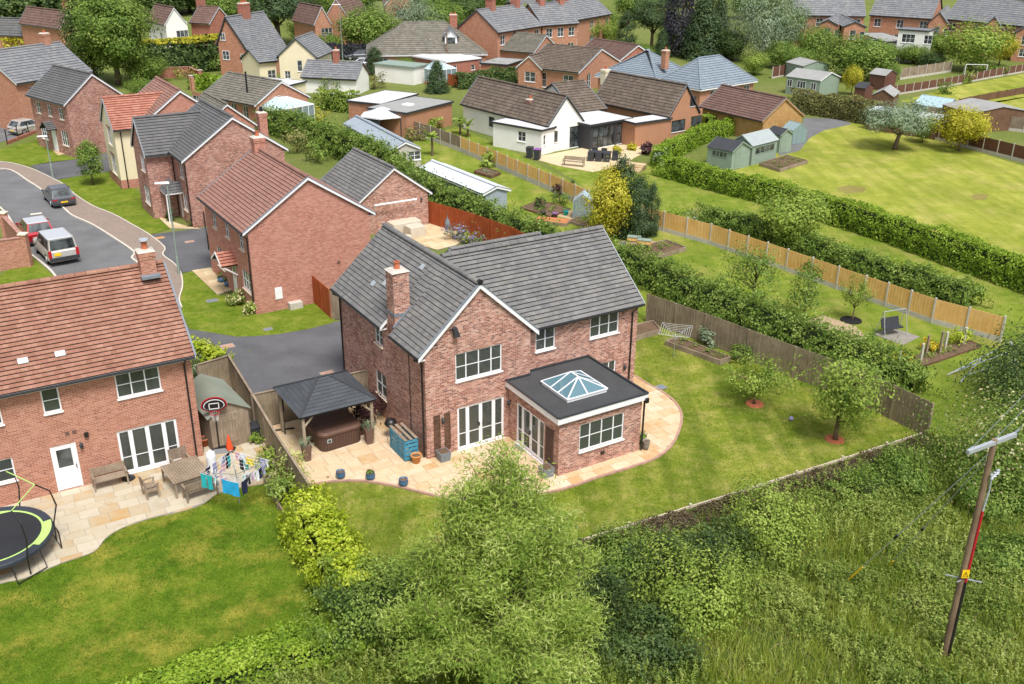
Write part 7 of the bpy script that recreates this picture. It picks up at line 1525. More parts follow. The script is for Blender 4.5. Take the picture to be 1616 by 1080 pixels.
top_trees = [('great',188,134,-20,118,'great broad tree towering over the leaning pole at the upper left',.3),('broad_dark',150,128,-10,70,'dark evergreen left of the great broad tree',1.),('broad_dark',60,60,-40,130,'dark woodland tree at the top left corner',2.),('broad_dark',0,52,-45,90,'dark tree at the very top left edge',.5),('broad_dark',110,40,-30,80,'dark tree behind the orange brick house',1.4),
 ('pine',440,70,-30,110,'spreading dark pine right of the villa chimney',.2),('broad',365,44,-20,70,'tree behind the black and white gable',.7),('broad_dark',300,20,-30,90,'dark tree above the half timbered gable',2.2),('broad',240,20,-25,60,'tree above the white rendered house',1.9),('broad',490,72,30,60,'round bush tree beside the brown roofed house',.6),
 ('broad',582,84,14,92,'big leafy tree beside the street lamp post',.9),('birch',640,70,-12,90,'tall weeping tree behind the dormer bungalow',.4),('broad',690,58,0,84,'leafy tree right of the tall weeping tree',2.6),('broad_dark',735,40,-12,60,'dark tree left of the old terrace gable',.2),('broad',540,40,-16,60,'tree behind the orange brick gable',1.1),
 ('conifer',690,146,98,40,'blue green spruce beside the white walled garage',.3),('cypress',592,118,76,24,'dark pointed cypress by the parked cars in the street',.0),('light',928,74,30,40,'round light green tree in front of the old terrace',.5),('cypress',988,80,20,28,'columnar green cypress behind the brown roofed bungalow',.4),('light',962,72,34,30,'yellow green tree beside the columnar cypress',1.2),
 ('pine',1028,78,-8,70,'dark feathery pine behind the slate blue roof',1.7),('copper',1072,88,-30,50,'tall dark copper tree near the top centre right',.5),('conifer',1108,94,-12,66,'tall green spruce next to the copper tree',1.3),('conifer',1132,92,0,44,'dark spruce to the right of the tall green spruce',.2),('birch',1204,98,-30,112,'very large weeping birch beside the terraces',.6),
 ('broad',1286,104,44,60,'round tree left of the white canopy',.4),('broad',1232,108,66,46,'bushy tree below the large birch',2.),('broad',1350,126,58,96,'broad grey green tree behind the sage summerhouse',1.5),('broad',1262,116,78,48,'bright green tree behind the little sage hut',.8),('light',1530,112,36,90,'broad light tree in front of the terrace rear wings',.3),
 ('goldtree',1576,104,56,40,'yellow leaved tree beside the broad light tree',.3),('broad',1440,100,72,50,'bushy garden tree beside the pale extension',1.),('broad_dark',1470,108,84,40,'low bush tree along the grey fence',.2),('broad',1398,98,70,36,'small green tree left of the pale extension',.9),('broad',1310,66,30,50,'leafy tree in front of the left terrace',.1),
 ('light',1190,118,84,40,'yellow green shrub tree right of the slate roof',.2),('conifer',1045,90,50,30,'small conifer among the far gardens',.6),('broad',880,20,-14,40,'tree beyond the old terrace chimneys',.6),('broad',1000,30,-12,60,'tree filling the gap at the top centre',.9),('broad',1180,30,-20,60,'tree behind the large weeping birch',1.2),('broad',1010,100,70,40,'bush tree behind the slate blue bungalow',.4),
 ('broad',790,6,-18,60,'far tree at the top edge left of the parked cars',.5),('broad',700,4,-16,60,'far tree on the top edge above the terrace',.1),('broad',610,0,-18,50,'far tree on the top edge behind the brick house',.8),('broad_dark',520,6,-16,60,'far dark tree on the top edge',.3),('broad',1060,10,-16,60,'far tree on the top edge near the copper tree',.2)]
top_trees += [('broad_dark',28,62,-40,110,'dark woodland crown above the far left roofs',.1),('broad_dark',95,58,-30,90,'woodland crown right of the far left corner',.9),('broad',232,130,88,60,'low tree in front of the tall dark hedge',.4),('broad_dark',270,24,-34,90,'dark woodland crown above the white gable house',1.9),('broad_dark',345,18,-30,80,'dark woodland crown above the plum roofs',.6),('broad',405,30,-24,70,'woodland crown behind the villa chimney',1.2),('broad_dark',470,20,-30,80,'dark woodland crown right of the spreading pine',.3),('broad',560,30,-26,70,'woodland crown behind the street lamp',.8),('broad_dark',660,34,-20,80,'dark crown behind the weeping tree',2.1),('broad',770,16,-20,60,'crown behind the terrace gable',.4),('broad',950,60,14,50,'leafy crown beside the old terrace end',.7),('broad',1060,84,40,50,'bushy tree under the copper tree',1.4),('broad_dark',1150,96,50,50,'dark shrubby tree between spruce and birch',.2),('broad',1240,70,10,60,'leafy crown right of the weeping birch',.9),('light',20,150,126,40,'garden tree behind the far left slate roof',.2),('broad',222,150,126,40,'bush tree behind the clay roof',.5),('broad',520,88,54,44,'round tree by the dark street hedge',.9),('broad',640,120,92,36,'bushy tree beside the white walled garage',.6),('light',780,124,98,36,'light garden tree beside the dark hedge',.5),('broad',1010,112,84,34,'garden bush behind the slate roof',.6),('broad',1400,128,100,36,'bush between the sheds',.2),('broad',1480,84,56,50,'tree against the terrace rear wings',.8),('broad',1600,92,58,50,'tree at the right edge by the terraces',.3),('broad_dark',1600,70,40,44,'dark tree behind the right edge terrace wing',.5)]
for k,px,ft,tp,w,lb,rz in top_trees: T(k,px,ft,tp,w,lb,'background_tree' if ft < 100 else 'garden_tree',rz,'trees among the houses')
# shrubs
def S(px, foot, rx, h, mat, label, name='garden_shrub', n=600, leaf=.15, seed=1, **k): p = at(px,foot); return shrub(name,label,(p.x,p.y,0),rx,h,mat,n,leaf,seed,**k)
q = off(MO,-.75,4.7,MT); shrub('garden_shrub','dark purple acer against the left wall of the central house',(q[0],q[1],.05),.75,1.45,'leaf_purple',1500,.12,3)
S(458,770,.8,1.7,'leaf_variegated','cream variegated shrub beside the rotary dryer fence',n=1000,leaf=.13,seed=4); S(432,745,.75,1.2,'leaf_light','leafy green shrub between the dryer and the grey fence',n=800,leaf=.15,seed=5); S(450,790,.7,1.1,'leaf_mid','green shrub below the variegated shrub',n=700,leaf=.14,seed=6); S(404,700,.3,.6,'leaf_light','small potted bush in front of the storage box',n=200,leaf=.12,seed=61)
S(318,600,.7,1.5,'leaf_silver','grey green shrub beside the small shed roof',n=700,leaf=.12,seed=7)
p = at(1590,765); shrub('hawthorn_bush','big hawthorn bush covered in cream blossom at the right edge',(p.x,p.y,0),3.3,3.7,'leaf_mid',15000,.11,8,ry=2.8,flower='petal_white',nfl=1000,clumps=260)
p = at(1640,720); shrub('hawthorn_bush','dark leafy bush beyond the blossom bush on the right edge',(p.x+1.5,p.y+3,0),3.2,4.4,'leaf_dark',6000,.15,9,clumps=160)
S(1612,622,2.1,3.0,'leaf_dark','dark round bush at the right edge below the metal frame',n=5000,leaf=.16,seed=10)
for i,(px,ft,rx,h,mt,lb) in enumerate(((1215,858,1.75,2.3,'leaf_light','yellow green bramble bush in the rough field near the dead hedge'),(1095,968,1.9,2.2,'leaf_light','rounded bush in the rough field below the yellow green bramble'),(980,905,1.4,1.5,'leaf_mid','bushy clump in the rough field right of the willow'),(1560,800,1.6,1.4,'leaf_mid','leafy clump in the rough field behind the power pole'),(1010,1030,1.5,1.3,'leaf_dark','dark clump at the bottom of the rough field beside the willow'),(600,1000,1.8,2.2,'leaf_mid','bushy green shrub left of the willow foot'),(570,960,1.2,1.9,'leaf_light','light shrub behind the lime hedge end'),(1420,768,1.3,1.4,'leaf_mid','leafy bramble mound near the far end of the dead hedge'),(1600,900,1.3,1.1,'leaf_mid','leafy mound at the right edge beside the power pole'))):
    S(px,ft,rx,h,mt,lb,'field_bush',8500,.105,20+i,clumps=190,lobes=.5,hollow=.72,spread=rx*.13)
for i,(px,ft,rx,h,mt,lb,fl) in enumerate(((497,190,1.2,1.2,'leaf_gold','yellow flowering shrub in the long hedgerow',None),(470,240,1.5,2.4,'leaf_hedge_dull','olive bushy shrub behind the pink brick chimney',None),(500,255,1.3,2.2,'leaf_mid','dense green shrub left of the dark roofed garage',None),(442,190,1.3,1.6,'leaf_mid','green shrub in front of the conservatory',None),(432,192,.5,1.4,'leaf_light','narrow light conifer in front of the conservatory',None),(655,222,1.2,1.8,'leaf_hedge_dull','reddish round bush at the end of the grey panels',None),(680,200,1.3,2.0,'leaf_light','bright green bush beside the buff garage',None),(560,135,1.2,2.6,'leaf_purple','purple leaved shrub behind the flat roofed garages',None),(590,140,1.4,2.4,'leaf_hedge_dull','feathery shrub near the flat roofed garages',None),(520,150,1.6,2.0,'leaf_mid','mixed shrub in the garden behind the bungalow',None),(500,135,1.6,2.2,'leaf_light','light shrub near the low slate outbuilding',None),(485,75,2.6,3.5,'leaf_light','lime shrub beside the villa road',None),(345,112,1.6,2.2,'leaf_mid','round bush at the corner of the villa',None),(1018,243,.75,1.0,'leaf_purple','dark purple round shrub at the white bungalow terrace',None),(975,243,.6,.6,'leaf_gold','low golden ball shrub on the bungalow terrace',None),(997,237,.5,.55,'leaf_gold','second golden ball shrub nearer the glazed link',None),(1040,262,1.0,1.4,'leaf_silver','grey green round bush at the hedge corner',None),(1095,355,1.0,1.1,'leaf_silver','grey shrub right of the conifers',None),(1064,340,1.2,.9,'leaf_hedge','low clipped bush right of the conifers',None),(1192,362,.7,1.0,'leaf_purple','purple shrub by the yellow green tree',None),(718,378,.9,.9,'leaf_silver','grey lavender clump behind the central house','petal_violet'),(742,385,.8,.9,'leaf_mid','lavender and rose clump behind the central house','petal_violet'),(375,480,.6,.9,'leaf_mid','white flowering shrub beside the tiled porch','petal_white'),(395,495,.5,.7,'leaf_light','small flowering shrub at the pink gable corner','petal_white'),(270,350,.35,1.0,'leaf_dark','dark potted bush beside the slate porch',None),(310,358,.6,.8,'leaf_hedge_dull','straggly bush at the corner of the mottled house',None),(1420,575,.5,.6,'leaf_gold','yellow flowering clump at the left end of the post row','petal_yellow'),(1468,553,.5,.7,'leaf_gold','yellow flowering clump behind the leaning posts','petal_yellow'),(1512,545,.8,.9,'leaf_lime','lime green shrub in the bed at the end of the posts',None),(1165,572,.6,.9,'leaf_mid','green bush at the end of the sleeper bed',None),(1115,545,.6,.9,'leaf_silver','small climbing bush in the sleeper bed',None),(852,330,.4,1.0,'leaf_dark','tiny conifer in the dark planting bed',None),(885,322,.8,.9,'leaf_mid','leafy bush left of the greenhouse',None),(880,312,.4,1.5,'leaf_purple','thin dark shrub behind the greenhouse',None),(900,310,.5,1.4,'leaf_dark','pointed shrub beside the greenhouse',None),(1290,168,1.,1.0,'leaf_gold','golden shrub behind the summerhouse hedge',None),(1490,148,1.2,1.4,'leaf_mid','round bush by the brown shed',None),(1530,132,1.4,1.6,'leaf_light','light round bush on the upper lawn',None),(1555,122,1.2,1.6,'leaf_light','round bush near the goal posts',None),(1575,118,1.2,1.3,'leaf_mid','bush at the end of the upper lawn',None),(770,262,.9,1.3,'leaf_light','clipped light shrub tree in the brick edged bed',None),(1010,700,.25,.5,'leaf_mid','small plant at the base of the extension downpipe',None),(880,410,1.4,1.6,'leaf_mid','thicket just behind the central house ridge',None),(150,120,2.,1.8,'leaf_dark','low dark shrub under the great broad tree',None),(220,135,2.2,1.5,'leaf_mid','low shrubs behind the cream house roofs',None),(300,125,2.,1.6,'leaf_light','light shrub by the brick gate pier',None))):
    n_ = 500 if ft > 300 else 380; S(px,ft,rx,h,mt,lb,'garden_shrub',n_,.14 if ft > 300 else .26,40+i,flower=fl,nfl=120 if fl else 0)
# palms
def palm(px, ft, h, label):
    p = at(px,ft); t = thing('palm_tree',label,'tree',(p.x,p.y,0)); MB().tube([(0,0,-.05),(.03,0,h*.5),(0,.02,h)],[.12,.1,.09],8).build('trunk','bark',t); b = MB()
    rd = random.Random(px)
    for k in range(16):
        a = k*2.4+rd.random(); el = rd.uniform(.1,1.1); L = rd.uniform(.8,1.1); d = Vector((math.cos(a)*math.cos(el),math.sin(a)*math.cos(el),math.sin(el))); s_ = Vector((-math.sin(a),math.cos(a),0)); prev = Vector((0,0,h)); W0 = .02
        for j in range(4):
            q = prev+d*(L/4); d = (d+Vector((0,0,-.22))).normalized(); W1 = (.16,.2,.16,.02)[j]; fr = MB(); b.quad(prev-s_*W0,prev+s_*W0,q+s_*W1,q-s_*W1); prev = q; W0 = W1
    b.rnd = [rd.random() for _ in b.F]; b.build('fronds','leaf_light',t)
palm(682,246,1.8,'spiky palm on the lawn beside the grey panels'); palm(738,216,1.2,'small palm against the white bungalow wall'); palm(726,212,1.4,'potted palm at the corner of the white bungalow')
# rough field: tall grass, nettles and brambles
leafmat('dry_stalk',[rgb(96,84,60),rgb(150,136,98),rgb(196,184,140)],.2)
def field():
    rng = np.random.default_rng(77); poly = ats([(560,1010),(700,955),(890,888),(1180,800),(1465,712),(1760,660),(1900,1150),(1000,1200),(500,1180),(200,1120)]); xs = np.array([p.x for p in poly]); ys = np.array([p.y for p in poly])
    def inside(x,y):
        c = np.zeros(len(x),bool); n = len(xs)
        for i in range(n):
            j = i-1; k = ((ys[i] > y) != (ys[j] > y)) & (x < (xs[j]-xs[i])*(y-ys[i])/(ys[j]-ys[i]+1e-9)+xs[i]); c ^= k
        return c
    def pts(n): x = rng.uniform(xs.min(),xs.max(),n); y = rng.uniform(ys.min(),ys.max(),n); k = inside(x,y); return x[k],y[k]
    def fb(x,y,s): return (np.sin(x*s+1.3*np.sin(y*s*.7))+np.sin(y*s*1.3+1.1*np.sin(x*s*.9+2))+.6*np.sin((x+y)*s*2.3))/2.6
    # brambles and nettles: clumps of leaves on a heaving surface
    x,y = pts(56000); hgt = .45+.42*fb(x,y,.9)+.3*fb(x,y,2.7); nett = fb(x,y,.55)+.35*((y-30)/8)
    k = nett > -.3; x,y,hgt = x[k],y[k],np.clip(hgt[k],.1,1.4); m = 9; X = np.repeat(x,m)+rng.normal(size=len(x)*m)*.11; Y = np.repeat(y,m)+rng.normal(size=len(x)*m)*.11; Z = np.repeat(hgt,m)*(.35+.65*rng.random(len(X))); C = np.stack([X,Y,Z],1)
    tone = np.clip(.5+.5*fb(C[:,0],C[:,1],1.4),0,1); N = rng.normal(size=C.shape)*.55+np.array([0,-.1,.9])
    o = link('nettle_patch',leaf_mesh('nettle_patch',C,N,.06+.09*rng.random(len(C)),.45,np.clip(.35*tone+.65*rng.random(len(C)),0,1),'nettle',rng)); tag(o,'mass of nettles and brambles covering the rough field','undergrowth',kind='stuff')
    x,y = pts(200000); g = fb(x,y,.55)+.35*((y-30)/8); k = (g < .35)|(rng.random(len(x)) < .3); x,y = x[k],y[k]; n = len(x)
    C = np.stack([x,y,np.full(n,-.02)],1); T_ = np.stack([rng.normal(size=n)*.35,rng.normal(size=n)*.35,np.ones(n)],1); N = rng.normal(size=(n,3)); N[:,2] *= .2
    ln = (.36+.24*np.clip(fb(x,y,1.1),-1,1)+.22*rng.random(n)); tone = np.clip(.5+.5*fb(x,y,.8),0,1)
    o = link('tall_grass',leaf_mesh('tall_grass',C,N,ln,.09,np.clip(.45*tone+.55*rng.random(n),0,1),'grass_rough',rng,tri=True,T=T_)); tag(o,'tall rough grass growing through the field','grass',kind='stuff')
    # upright spires of nettle and willowherb
    x,y = pts(9000); k = (fb(x,y,.7)+.3*rng.normal(size=len(x))) > -.1; x,y = x[k],y[k]; hs_ = .45+.55*rng.random(len(x))+.25*np.clip(fb(x,y,1.3),-1,1); m = 22; f = np.tile(np.linspace(.25,1,m),len(x)); X = np.repeat(x,m); Y = np.repeat(y,m); H2 = np.repeat(hs_,m); an = rng.random(len(X))*6.283; r_ = .11*(1.15-f)*(.6+.8*rng.random(len(X))); lx,ly = np.repeat(rng.normal(size=len(x))*.12,m),np.repeat(rng.normal(size=len(x))*.12,m)
    C = np.stack([X+np.cos(an)*r_+lx*f,Y+np.sin(an)*r_+ly*f,H2*f],1); T_ = np.stack([np.cos(an),np.sin(an),-.25+.0*an],1); N = np.stack([np.cos(an)*.3,np.sin(an)*.3,np.ones(len(an))],1)+rng.normal(size=C.shape)*.25; tone = np.repeat(rng.random(len(x)),m)
    o = link('nettle_spires',leaf_mesh('nettle_spires',C,N,.1+.07*rng.random(len(C)),.35,np.clip(.55*tone+.25*rng.random(len(C))+.2*f,0,1),'nettle',rng,T=T_)); tag(o,'upright leafy spires of nettles rising from the rough field','undergrowth',kind='stuff')
    # pale dry stalks
    x,y = pts(7000); n = len(x); C = np.stack([x,y,np.full(n,.0)],1); T_ = np.stack([rng.normal(size=n)*.5,rng.normal(size=n)*.5,np.ones(n)],1)
    o = link('dry_stalks',leaf_mesh('dry_stalks',C,rng.normal(size=(n,3)),.5+.6*rng.random(n),.022,rng.random(n),'dry_stalk',rng,tri=True,T=T_)); tag(o,'thin pale dry stalks standing in the field','grass',kind='stuff')
field()
# short turf with ragged blades on the near lawns
def turf(name, label, poly, n, mat, seed, ln=.07, excl=None):
    rng = np.random.default_rng(seed); xs = np.array([p[0] for p in poly]); ys = np.array([p[1] for p in poly]); x = rng.uniform(xs.min(),xs.max(),n); y = rng.uniform(ys.min(),ys.max(),n)
    def ins(px,py,X,Y):
        c = np.zeros(len(px),bool)
        for i in range(len(X)): j = i-1; c ^= ((Y[i] > py) != (Y[j] > py)) & (px < (X[j]-X[i])*(py-Y[i])/(Y[j]-Y[i]+1e-9)+X[i])
        return c
    k = ins(x,y,xs,ys)
    for e in (excl or []): k &= ~ins(x,y,np.array([p[0] for p in e]),np.array([p[1] for p in e]))
    x,y = x[k],y[k]; n = len(x); C = np.stack([x,y,np.zeros(n)],1); T_ = np.stack([rng.normal(size=n)*.8,rng.normal(size=n)*.8,np.ones(n)],1)
    tone = .5+.5*np.sin(x*.9+np.sin(y*.7)*1.5)*np.sin(y*.8+np.sin(x*.5)*2)
    tag(link(name,leaf_mesh(name,C,rng.normal(size=(n,3)),ln*(.6+.8*rng.random(n)),.35,np.clip(.5*tone+.5*rng.random(n),0,1),mat,rng,tri=True,T=T_)),label,'grass',kind='stuff')
leafmat('turf_left',[rgb(60,92,14),rgb(88,116,24),rgb(118,136,38),rgb(154,154,60)],.3); leafmat('turf_main',[rgb(62,84,14),rgb(104,120,34),rgb(148,150,66),rgb(186,176,104)],.3)
LL = ats([(-200,985),(-100,950),(0,922),(39,914),(97,890),(148,872),(167,851),(194,834),(241,818),(288,808),(323,795),(342,781),(418,766),(462,842),(500,900),(528,985),(280,1075),(0,1180)])
turf('lawn_turf','short turf of the left lawn',[(p.x,p.y) for p in LL],60000,'turf_left',3)
ML = list(PE)+ats([(1010,530),(1100,545),(1300,625),(1455,684),(1180,774),(890,863),(528,985),(492,800)])
turf('lawn_turf','short turf of the big lawn round the central house',[(p.x,p.y) for p in ML],90000,'turf_main',4)
# ---------------------------------------------------------------- poles, lamps and garden things
P0 = at(1490,1035); up_ = thing('utility_pole','wooden power pole with grey crossarm and red cable guard in the rough field','utility pole',(P0.x,P0.y,0)); 
MB().tube([(0,0,-.2),(0,0,2.4),(.0,0,8.0)],[.125,.115,.085],12).build('pole','pole_wood',up_); MB().tube([(.07,-.11,.1),(.07,-.11,3.0)],.05,8).build('cable_sleeve','black_plastic',up_); MB().tube([(.07,-.11,3.0),(.09,-.1,5.6)],.04,8).build('cable_guard','board_red',up_); MB().tube([(.09,-.1,5.6),(.16,-.06,6.3),(.1,-.1,6.9)],.03,8).build('cable','galv',up_)
ca = MB(); ca.bar((-1.03,-.62,7.92),(.83,.45,7.92),.11,.12); cr_ = ca.build('crossarm','galv',up_)
for f in (-.9,0,.9):
    for sg in (1,): 
        q = Vector((f*1.0-.1,f*.575-.02,7.92)); MB().tube([q,q+Vector((.3,.32,-.05))],[.035,.035],8).build('insulator','lead',cr_)
for k in range(3): MB().lathe([(.0,0),(.06,.02),(.03,.05),(.06,.08),(.03,.11),(.06,.14),(0,.16)],(.1+.1*k,-.15+.06*k,6.75+.05*k),8).build('fuse_unit','galv',up_)
for a,b in (((-.45,.2,3.05),(.5,-.25,3.1)),((-.3,-.3,3.15),(.3,.25,2.9))): MB().bar(a,b,.03).build('anti_climb_bar','galv',up_)
sg_ = MB().box((-.13,-.175,3.2),(.09,-.165,3.5)).build('warning_sign','plate_yellow',up_)
tr3 = MB()
for a,b in (((-.1,3.25),(.06,3.25)),((.06,3.25),(-.02,3.43)),((-.02,3.43),(-.1,3.25))): tr3.bar((a[0],-.178,a[1]),(b[0],-.178,b[1]),.014,.006,up=(0,1,0))
tr3.bar((-.02,-.178,3.29),(-.02,-.178,3.37),.014,.006,up=(0,1,0)); tr3.build('warning_triangle','black_plastic',sg_)
for (gx,gy),lab in (((1328,925),'long'),((1398,898),'short')):
    g0 = at(gx,gy); tp = Vector((P0.x-.1,P0.y,7.5 if lab == 'long' else 7.3)); d = tp-g0; b = MB(); b.tube([g0-d*.01,tp],.014,5); gw_ = tag(b.build('stay_wire','galv'),'%s steel stay wire running from the power pole down into the brambles' % lab,'wire')
    MB().tube([g0+d*.02,g0+d*(.17 if lab == 'long' else .09)],.03,6).build('stay_guard','plate_yellow',gw_); q = g0+d*.42; MB().tube([q-d.normalized()*.1,q+d.normalized()*.1],.05,8).build('stay_insulator','black_plastic',gw_)
def wire(label, a, b, sag): 
    pts = [a+(b-a)*(k/10)+Vector((0,0,-sag*4*(k/10)*(1-k/10))) for k in range(11)]; tag(MB().tube(pts,.009,5).build('overhead_wire','lead'),label,'wire')
for k,f in enumerate((-.9,0,.9)): wire(('left','middle','right')[k]+' overhead wire leaving the crossarm of the power pole to the right',P0+Vector((f+.2,f*.575+.3,7.87)),P0+Vector((f+34,f*.35+38,8.6)),.5)
def lamp_post(label, px, ft, top, armv, h=None):
    p = at(px,ft); h = h or ht_of(ft,top,px); t = thing('street_lamp',label,'street lamp',(p.x,p.y,0)); MB().tube([(0,0,-.1),(0,0,1.2),(0,0,1.25),(0,0,h)],[.09,.09,.055,.045],10).build('post','felt_sage',t)
    a = Vector(armv); hd = MB(); s_ = Vector((-a.y,a.x,0)).normalized()*.12; e = a.normalized(); o = Vector((0,0,h)); hd.hexa([o-e*.15-s_,o+a-s_*.7,o+a+s_*.7,o-e*.15+s_,o-e*.1-s_*.6+Vector((0,0,.12)),o+a*.95-s_*.5+Vector((0,0,.08)),o+a*.95+s_*.5+Vector((0,0,.08)),o-e*.1+s_*.6+Vector((0,0,.12))]); hd.build('lamp_head','white_paint',t)
lamp_post('street lamp with white head beside the pavement and pink brick house',283,434,290,(-.75,-.1,0)); lamp_post('street lamp on the bend of the pavement near the top left lawn',84,282,216,(-.7,-.1,0)); lamp_post('tall lamp post beside the street at the top of the picture',541,96,8,(-1.2,.1,0))
def tpole(label, px, ft, top, r=.12, lean=0.): p = at(px,ft); h = ht_of(ft,top,px); t = thing('telegraph_pole',label,'pole',(p.x,p.y,0)); MB().tube([(0,0,-.1),(lean,0,h)],[r,r*.7],8).build('pole','pole_wood',t); MB().bar((lean-.4,0,h-.3),(lean+.4,0,h-.3),.08).build('step_bracket','galv',t)
tpole('leaning telegraph pole under the great broad tree',209,134,76,.14,-.8); tpole('thin pole behind the white walled garage',677,112,60); tpole('slim dark topped pole beside the small conservatory',706,115,48); tpole('telegraph pole beside the low slate outbuilding',516,108,52); tpole('distant pole in front of the old terrace',742,40,18)
# gate posts and gates on the drives
for lb,pts in (('black low metal gate post with gate beside the house drive',[(324,358),(330,395)]),('black gate post by the upper drive',[(124,250),(128,262)])):
    a,b = ats(pts); t = thing('metal_gate',lb,'gate',(a.x,a.y,0)); d = b-a
    for q in (Vector(),d): MB().box(q+Vector((-.04,-.04,0)),q+Vector((.04,.04,1.15))).build('post','black_plastic',t)
    for z in (.2,1.05): MB().bar(Vector((0,0,z)),d+Vector((0,0,z)),.03).build('rail','black_plastic',t)
    for k in range(1,8): q = d*(k/8); MB().bar(q+Vector((0,0,.2)),q+Vector((0,0,1.05)),.015).build('bar','black_plastic',t)
a,b = ats([(12,228),(62,208)]); t = thing('estate_railing','black post railing on a low brick wall at the far left drive','railing',(a.x,a.y,0)); d = b-a
MB().bar(Vector((0,0,.15)),d+Vector((0,0,.15)),.22,.36).build('low_wall','brick_red',t)
for k in range(4): q = d*(k/3); MB().box(q+Vector((-.04,-.04,0)),q+Vector((.04,.04,1.5))).build('post','black_plastic',t)
for z in (.8,1.4): MB().bar(Vector((0,0,z)),d+Vector((0,0,z)),.03).build('rail','black_plastic',t)
# manholes and covers
def cover(label, px, py, w, d, mat, th=T5, z=.02): p = at(px,py); t = thing('manhole_cover',label,'manhole cover',(p.x,p.y,z),th); MB().box((-w/2,-d/2,-.02),(w/2,d/2,.004)).build('frame','concrete_dark',t); MB().box((-w/2+.05,-d/2+.05,0),(w/2-.05,d/2-.05,.01)).build('plate',mat,t)
cover('reddish manhole cover in the shared drive near the lime shrubs',359,547,.75,.6,'edge_brick'); cover('reddish manhole cover in the shared drive near the grey fence',517,590,.75,.6,'edge_brick'); cover('reddish cover in the house drive left of the pink house',299,382,.7,.5,'edge_brick'); cover('pale cover in the house drive near the pavement',252,376,.7,.5,'clay_pot'); cover('grey square cover on the curved patio by the extension',1042,613,.6,.5,'lead',MT,.06); cover('dark cover in the verge lawn beside the white shrub',335,475,.7,.5,'lead'); cover('small pale cover set in the road beside the red car',57,338,.9,.5,'kerb'); cover('small cover in the verge near the drive edge',423,520,.5,.4,'lead')
# rotary dryer on the main lawn, ball, tree rings
dq = at(1063,563); dryer('rotary_dryer','empty rotary clothes dryer on the big lawn near the sleeper bed',(dq.x,dq.y),0.,1.15,1.45,5,R(30))
bp_ = at(1248,664); bl_ = thing('football','small pale football lying on the big lawn','ball',(bp_.x,bp_.y,.11)); MB().lathe([(.11*math.sin(math.pi*k/10),-.11*math.cos(math.pi*k/10)) for k in range(11)],(0,0,0),16).build('ball','cloth_lilac',bl_,True)
for lb,px,py,r_,mt in (('round bare soil ring under the small lime green tree',1191,638,.42,'terracotta'),('round bare soil ring under the leafy fruit tree',1317,694,.42,'terracotta'),('round black rubber ring under the little standard tree',1343,506,.6,'tyre')):
    p = at(px,py); t = thing('tree_ring',lb,'planting ring',(p.x,p.y,0)); MB().lathe([(0,.03),(r_*.8,.03),(r_,.05),(r_*1.05,0)],(0,0,0),20).build('ring',mt,t)
# swing seat
sp = at(1406,528); sw = thing('garden_swing','dark garden swing seat on a metal frame in the long garden','swing seat',(sp.x,sp.y,0),.35); sw.scale = (.8,.8,.85)
for x in (-.95,.95):
    for y in (-.55,.55): MB().tube([(x,y,0),(x,0,1.75)],.025,6).build('leg','galv',sw)
MB().tube([(-.95,0,1.75),(.95,0,1.75)],.025,6).build('top_bar','galv',sw); MB().box((-.75,-.3,.5),(.75,.25,.58)).build('seat','charcoal',sw); MB().hexa([(-.75,.2,.58),(.75,.2,.58),(.75,.28,.58),(-.75,.28,.58),(-.75,.38,1.1),(.75,.38,1.1),(.75,.45,1.1),(-.75,.45,1.1)]).build('backrest','charcoal',sw)
for x in (-.72,.72): MB().tube([(x,0,.55),(x,0,1.75)],.01,5).build('chain','galv',sw)
struct('swing_pad', ats([(1378,528),(1425,545),(1452,532),(1405,516)]), .012, 'concrete_dark'); struct('bare_patch', ats([(1262,506),(1300,498),(1350,515),(1370,536),(1340,540),(1290,528)]), .004, 'gravel')
# concrete posts round a little bed
for i,(px,ft,h) in enumerate(((1417,580,.95),(1452,573,1.1),(1460,565,1.3),(1482,560,1.35),(1490,554,1.1),(1520,545,1.05))): p = at(px,ft); t = thing('concrete_post',('leftmost','second from the left','third from the left','fourth from the left','fifth from the left','rightmost')[i]+' of the pale concrete posts standing in the far right garden bed','post',(p.x,p.y,0),.3,'concrete posts in the far right bed'); MB().hexa([(-.06,-.06,-.05),(.06,-.06,-.05),(.06,.06,-.05),(-.06,.06,-.05),(-.05,-.05,h),(.05,-.05,h+.05),(.05,.05,h+.05),(-.05,.05,h)]).build('shaft','concrete' if i in (0,1,4,5) else 'timber_grey',t)
raised('raised_bed','gravel edged flower bed behind the concrete posts',[(1425,575),(1462,578),(1548,548),(1530,540),(1470,552)],.12,('leaf_light',10),9,'timber_dark')
# metal frame lying at the right
fp = at(1545,592); mf = thing('climbing_frame','toppled pale metal swing frame on the grass at the right edge','frame',(fp.x,fp.y,0),.35)
for a,b in (((-1.6,-.4,.03),(.2,.2,.9)),((-1.6,.5,.03),(.2,.2,.9)),((.2,.2,.9),(2.4,.6,1.3)),((2.4,.6,1.3),(2.0,-.5,.03)),((2.4,.6,1.3),(3.0,1.2,.03)),((-1.2,-.2,.25),(2.2,-.1,.5)),((-1.2,.4,.22),(2.6,.9,.5))): MB().tube([a,b],.035,6).build('tube','galv',mf)
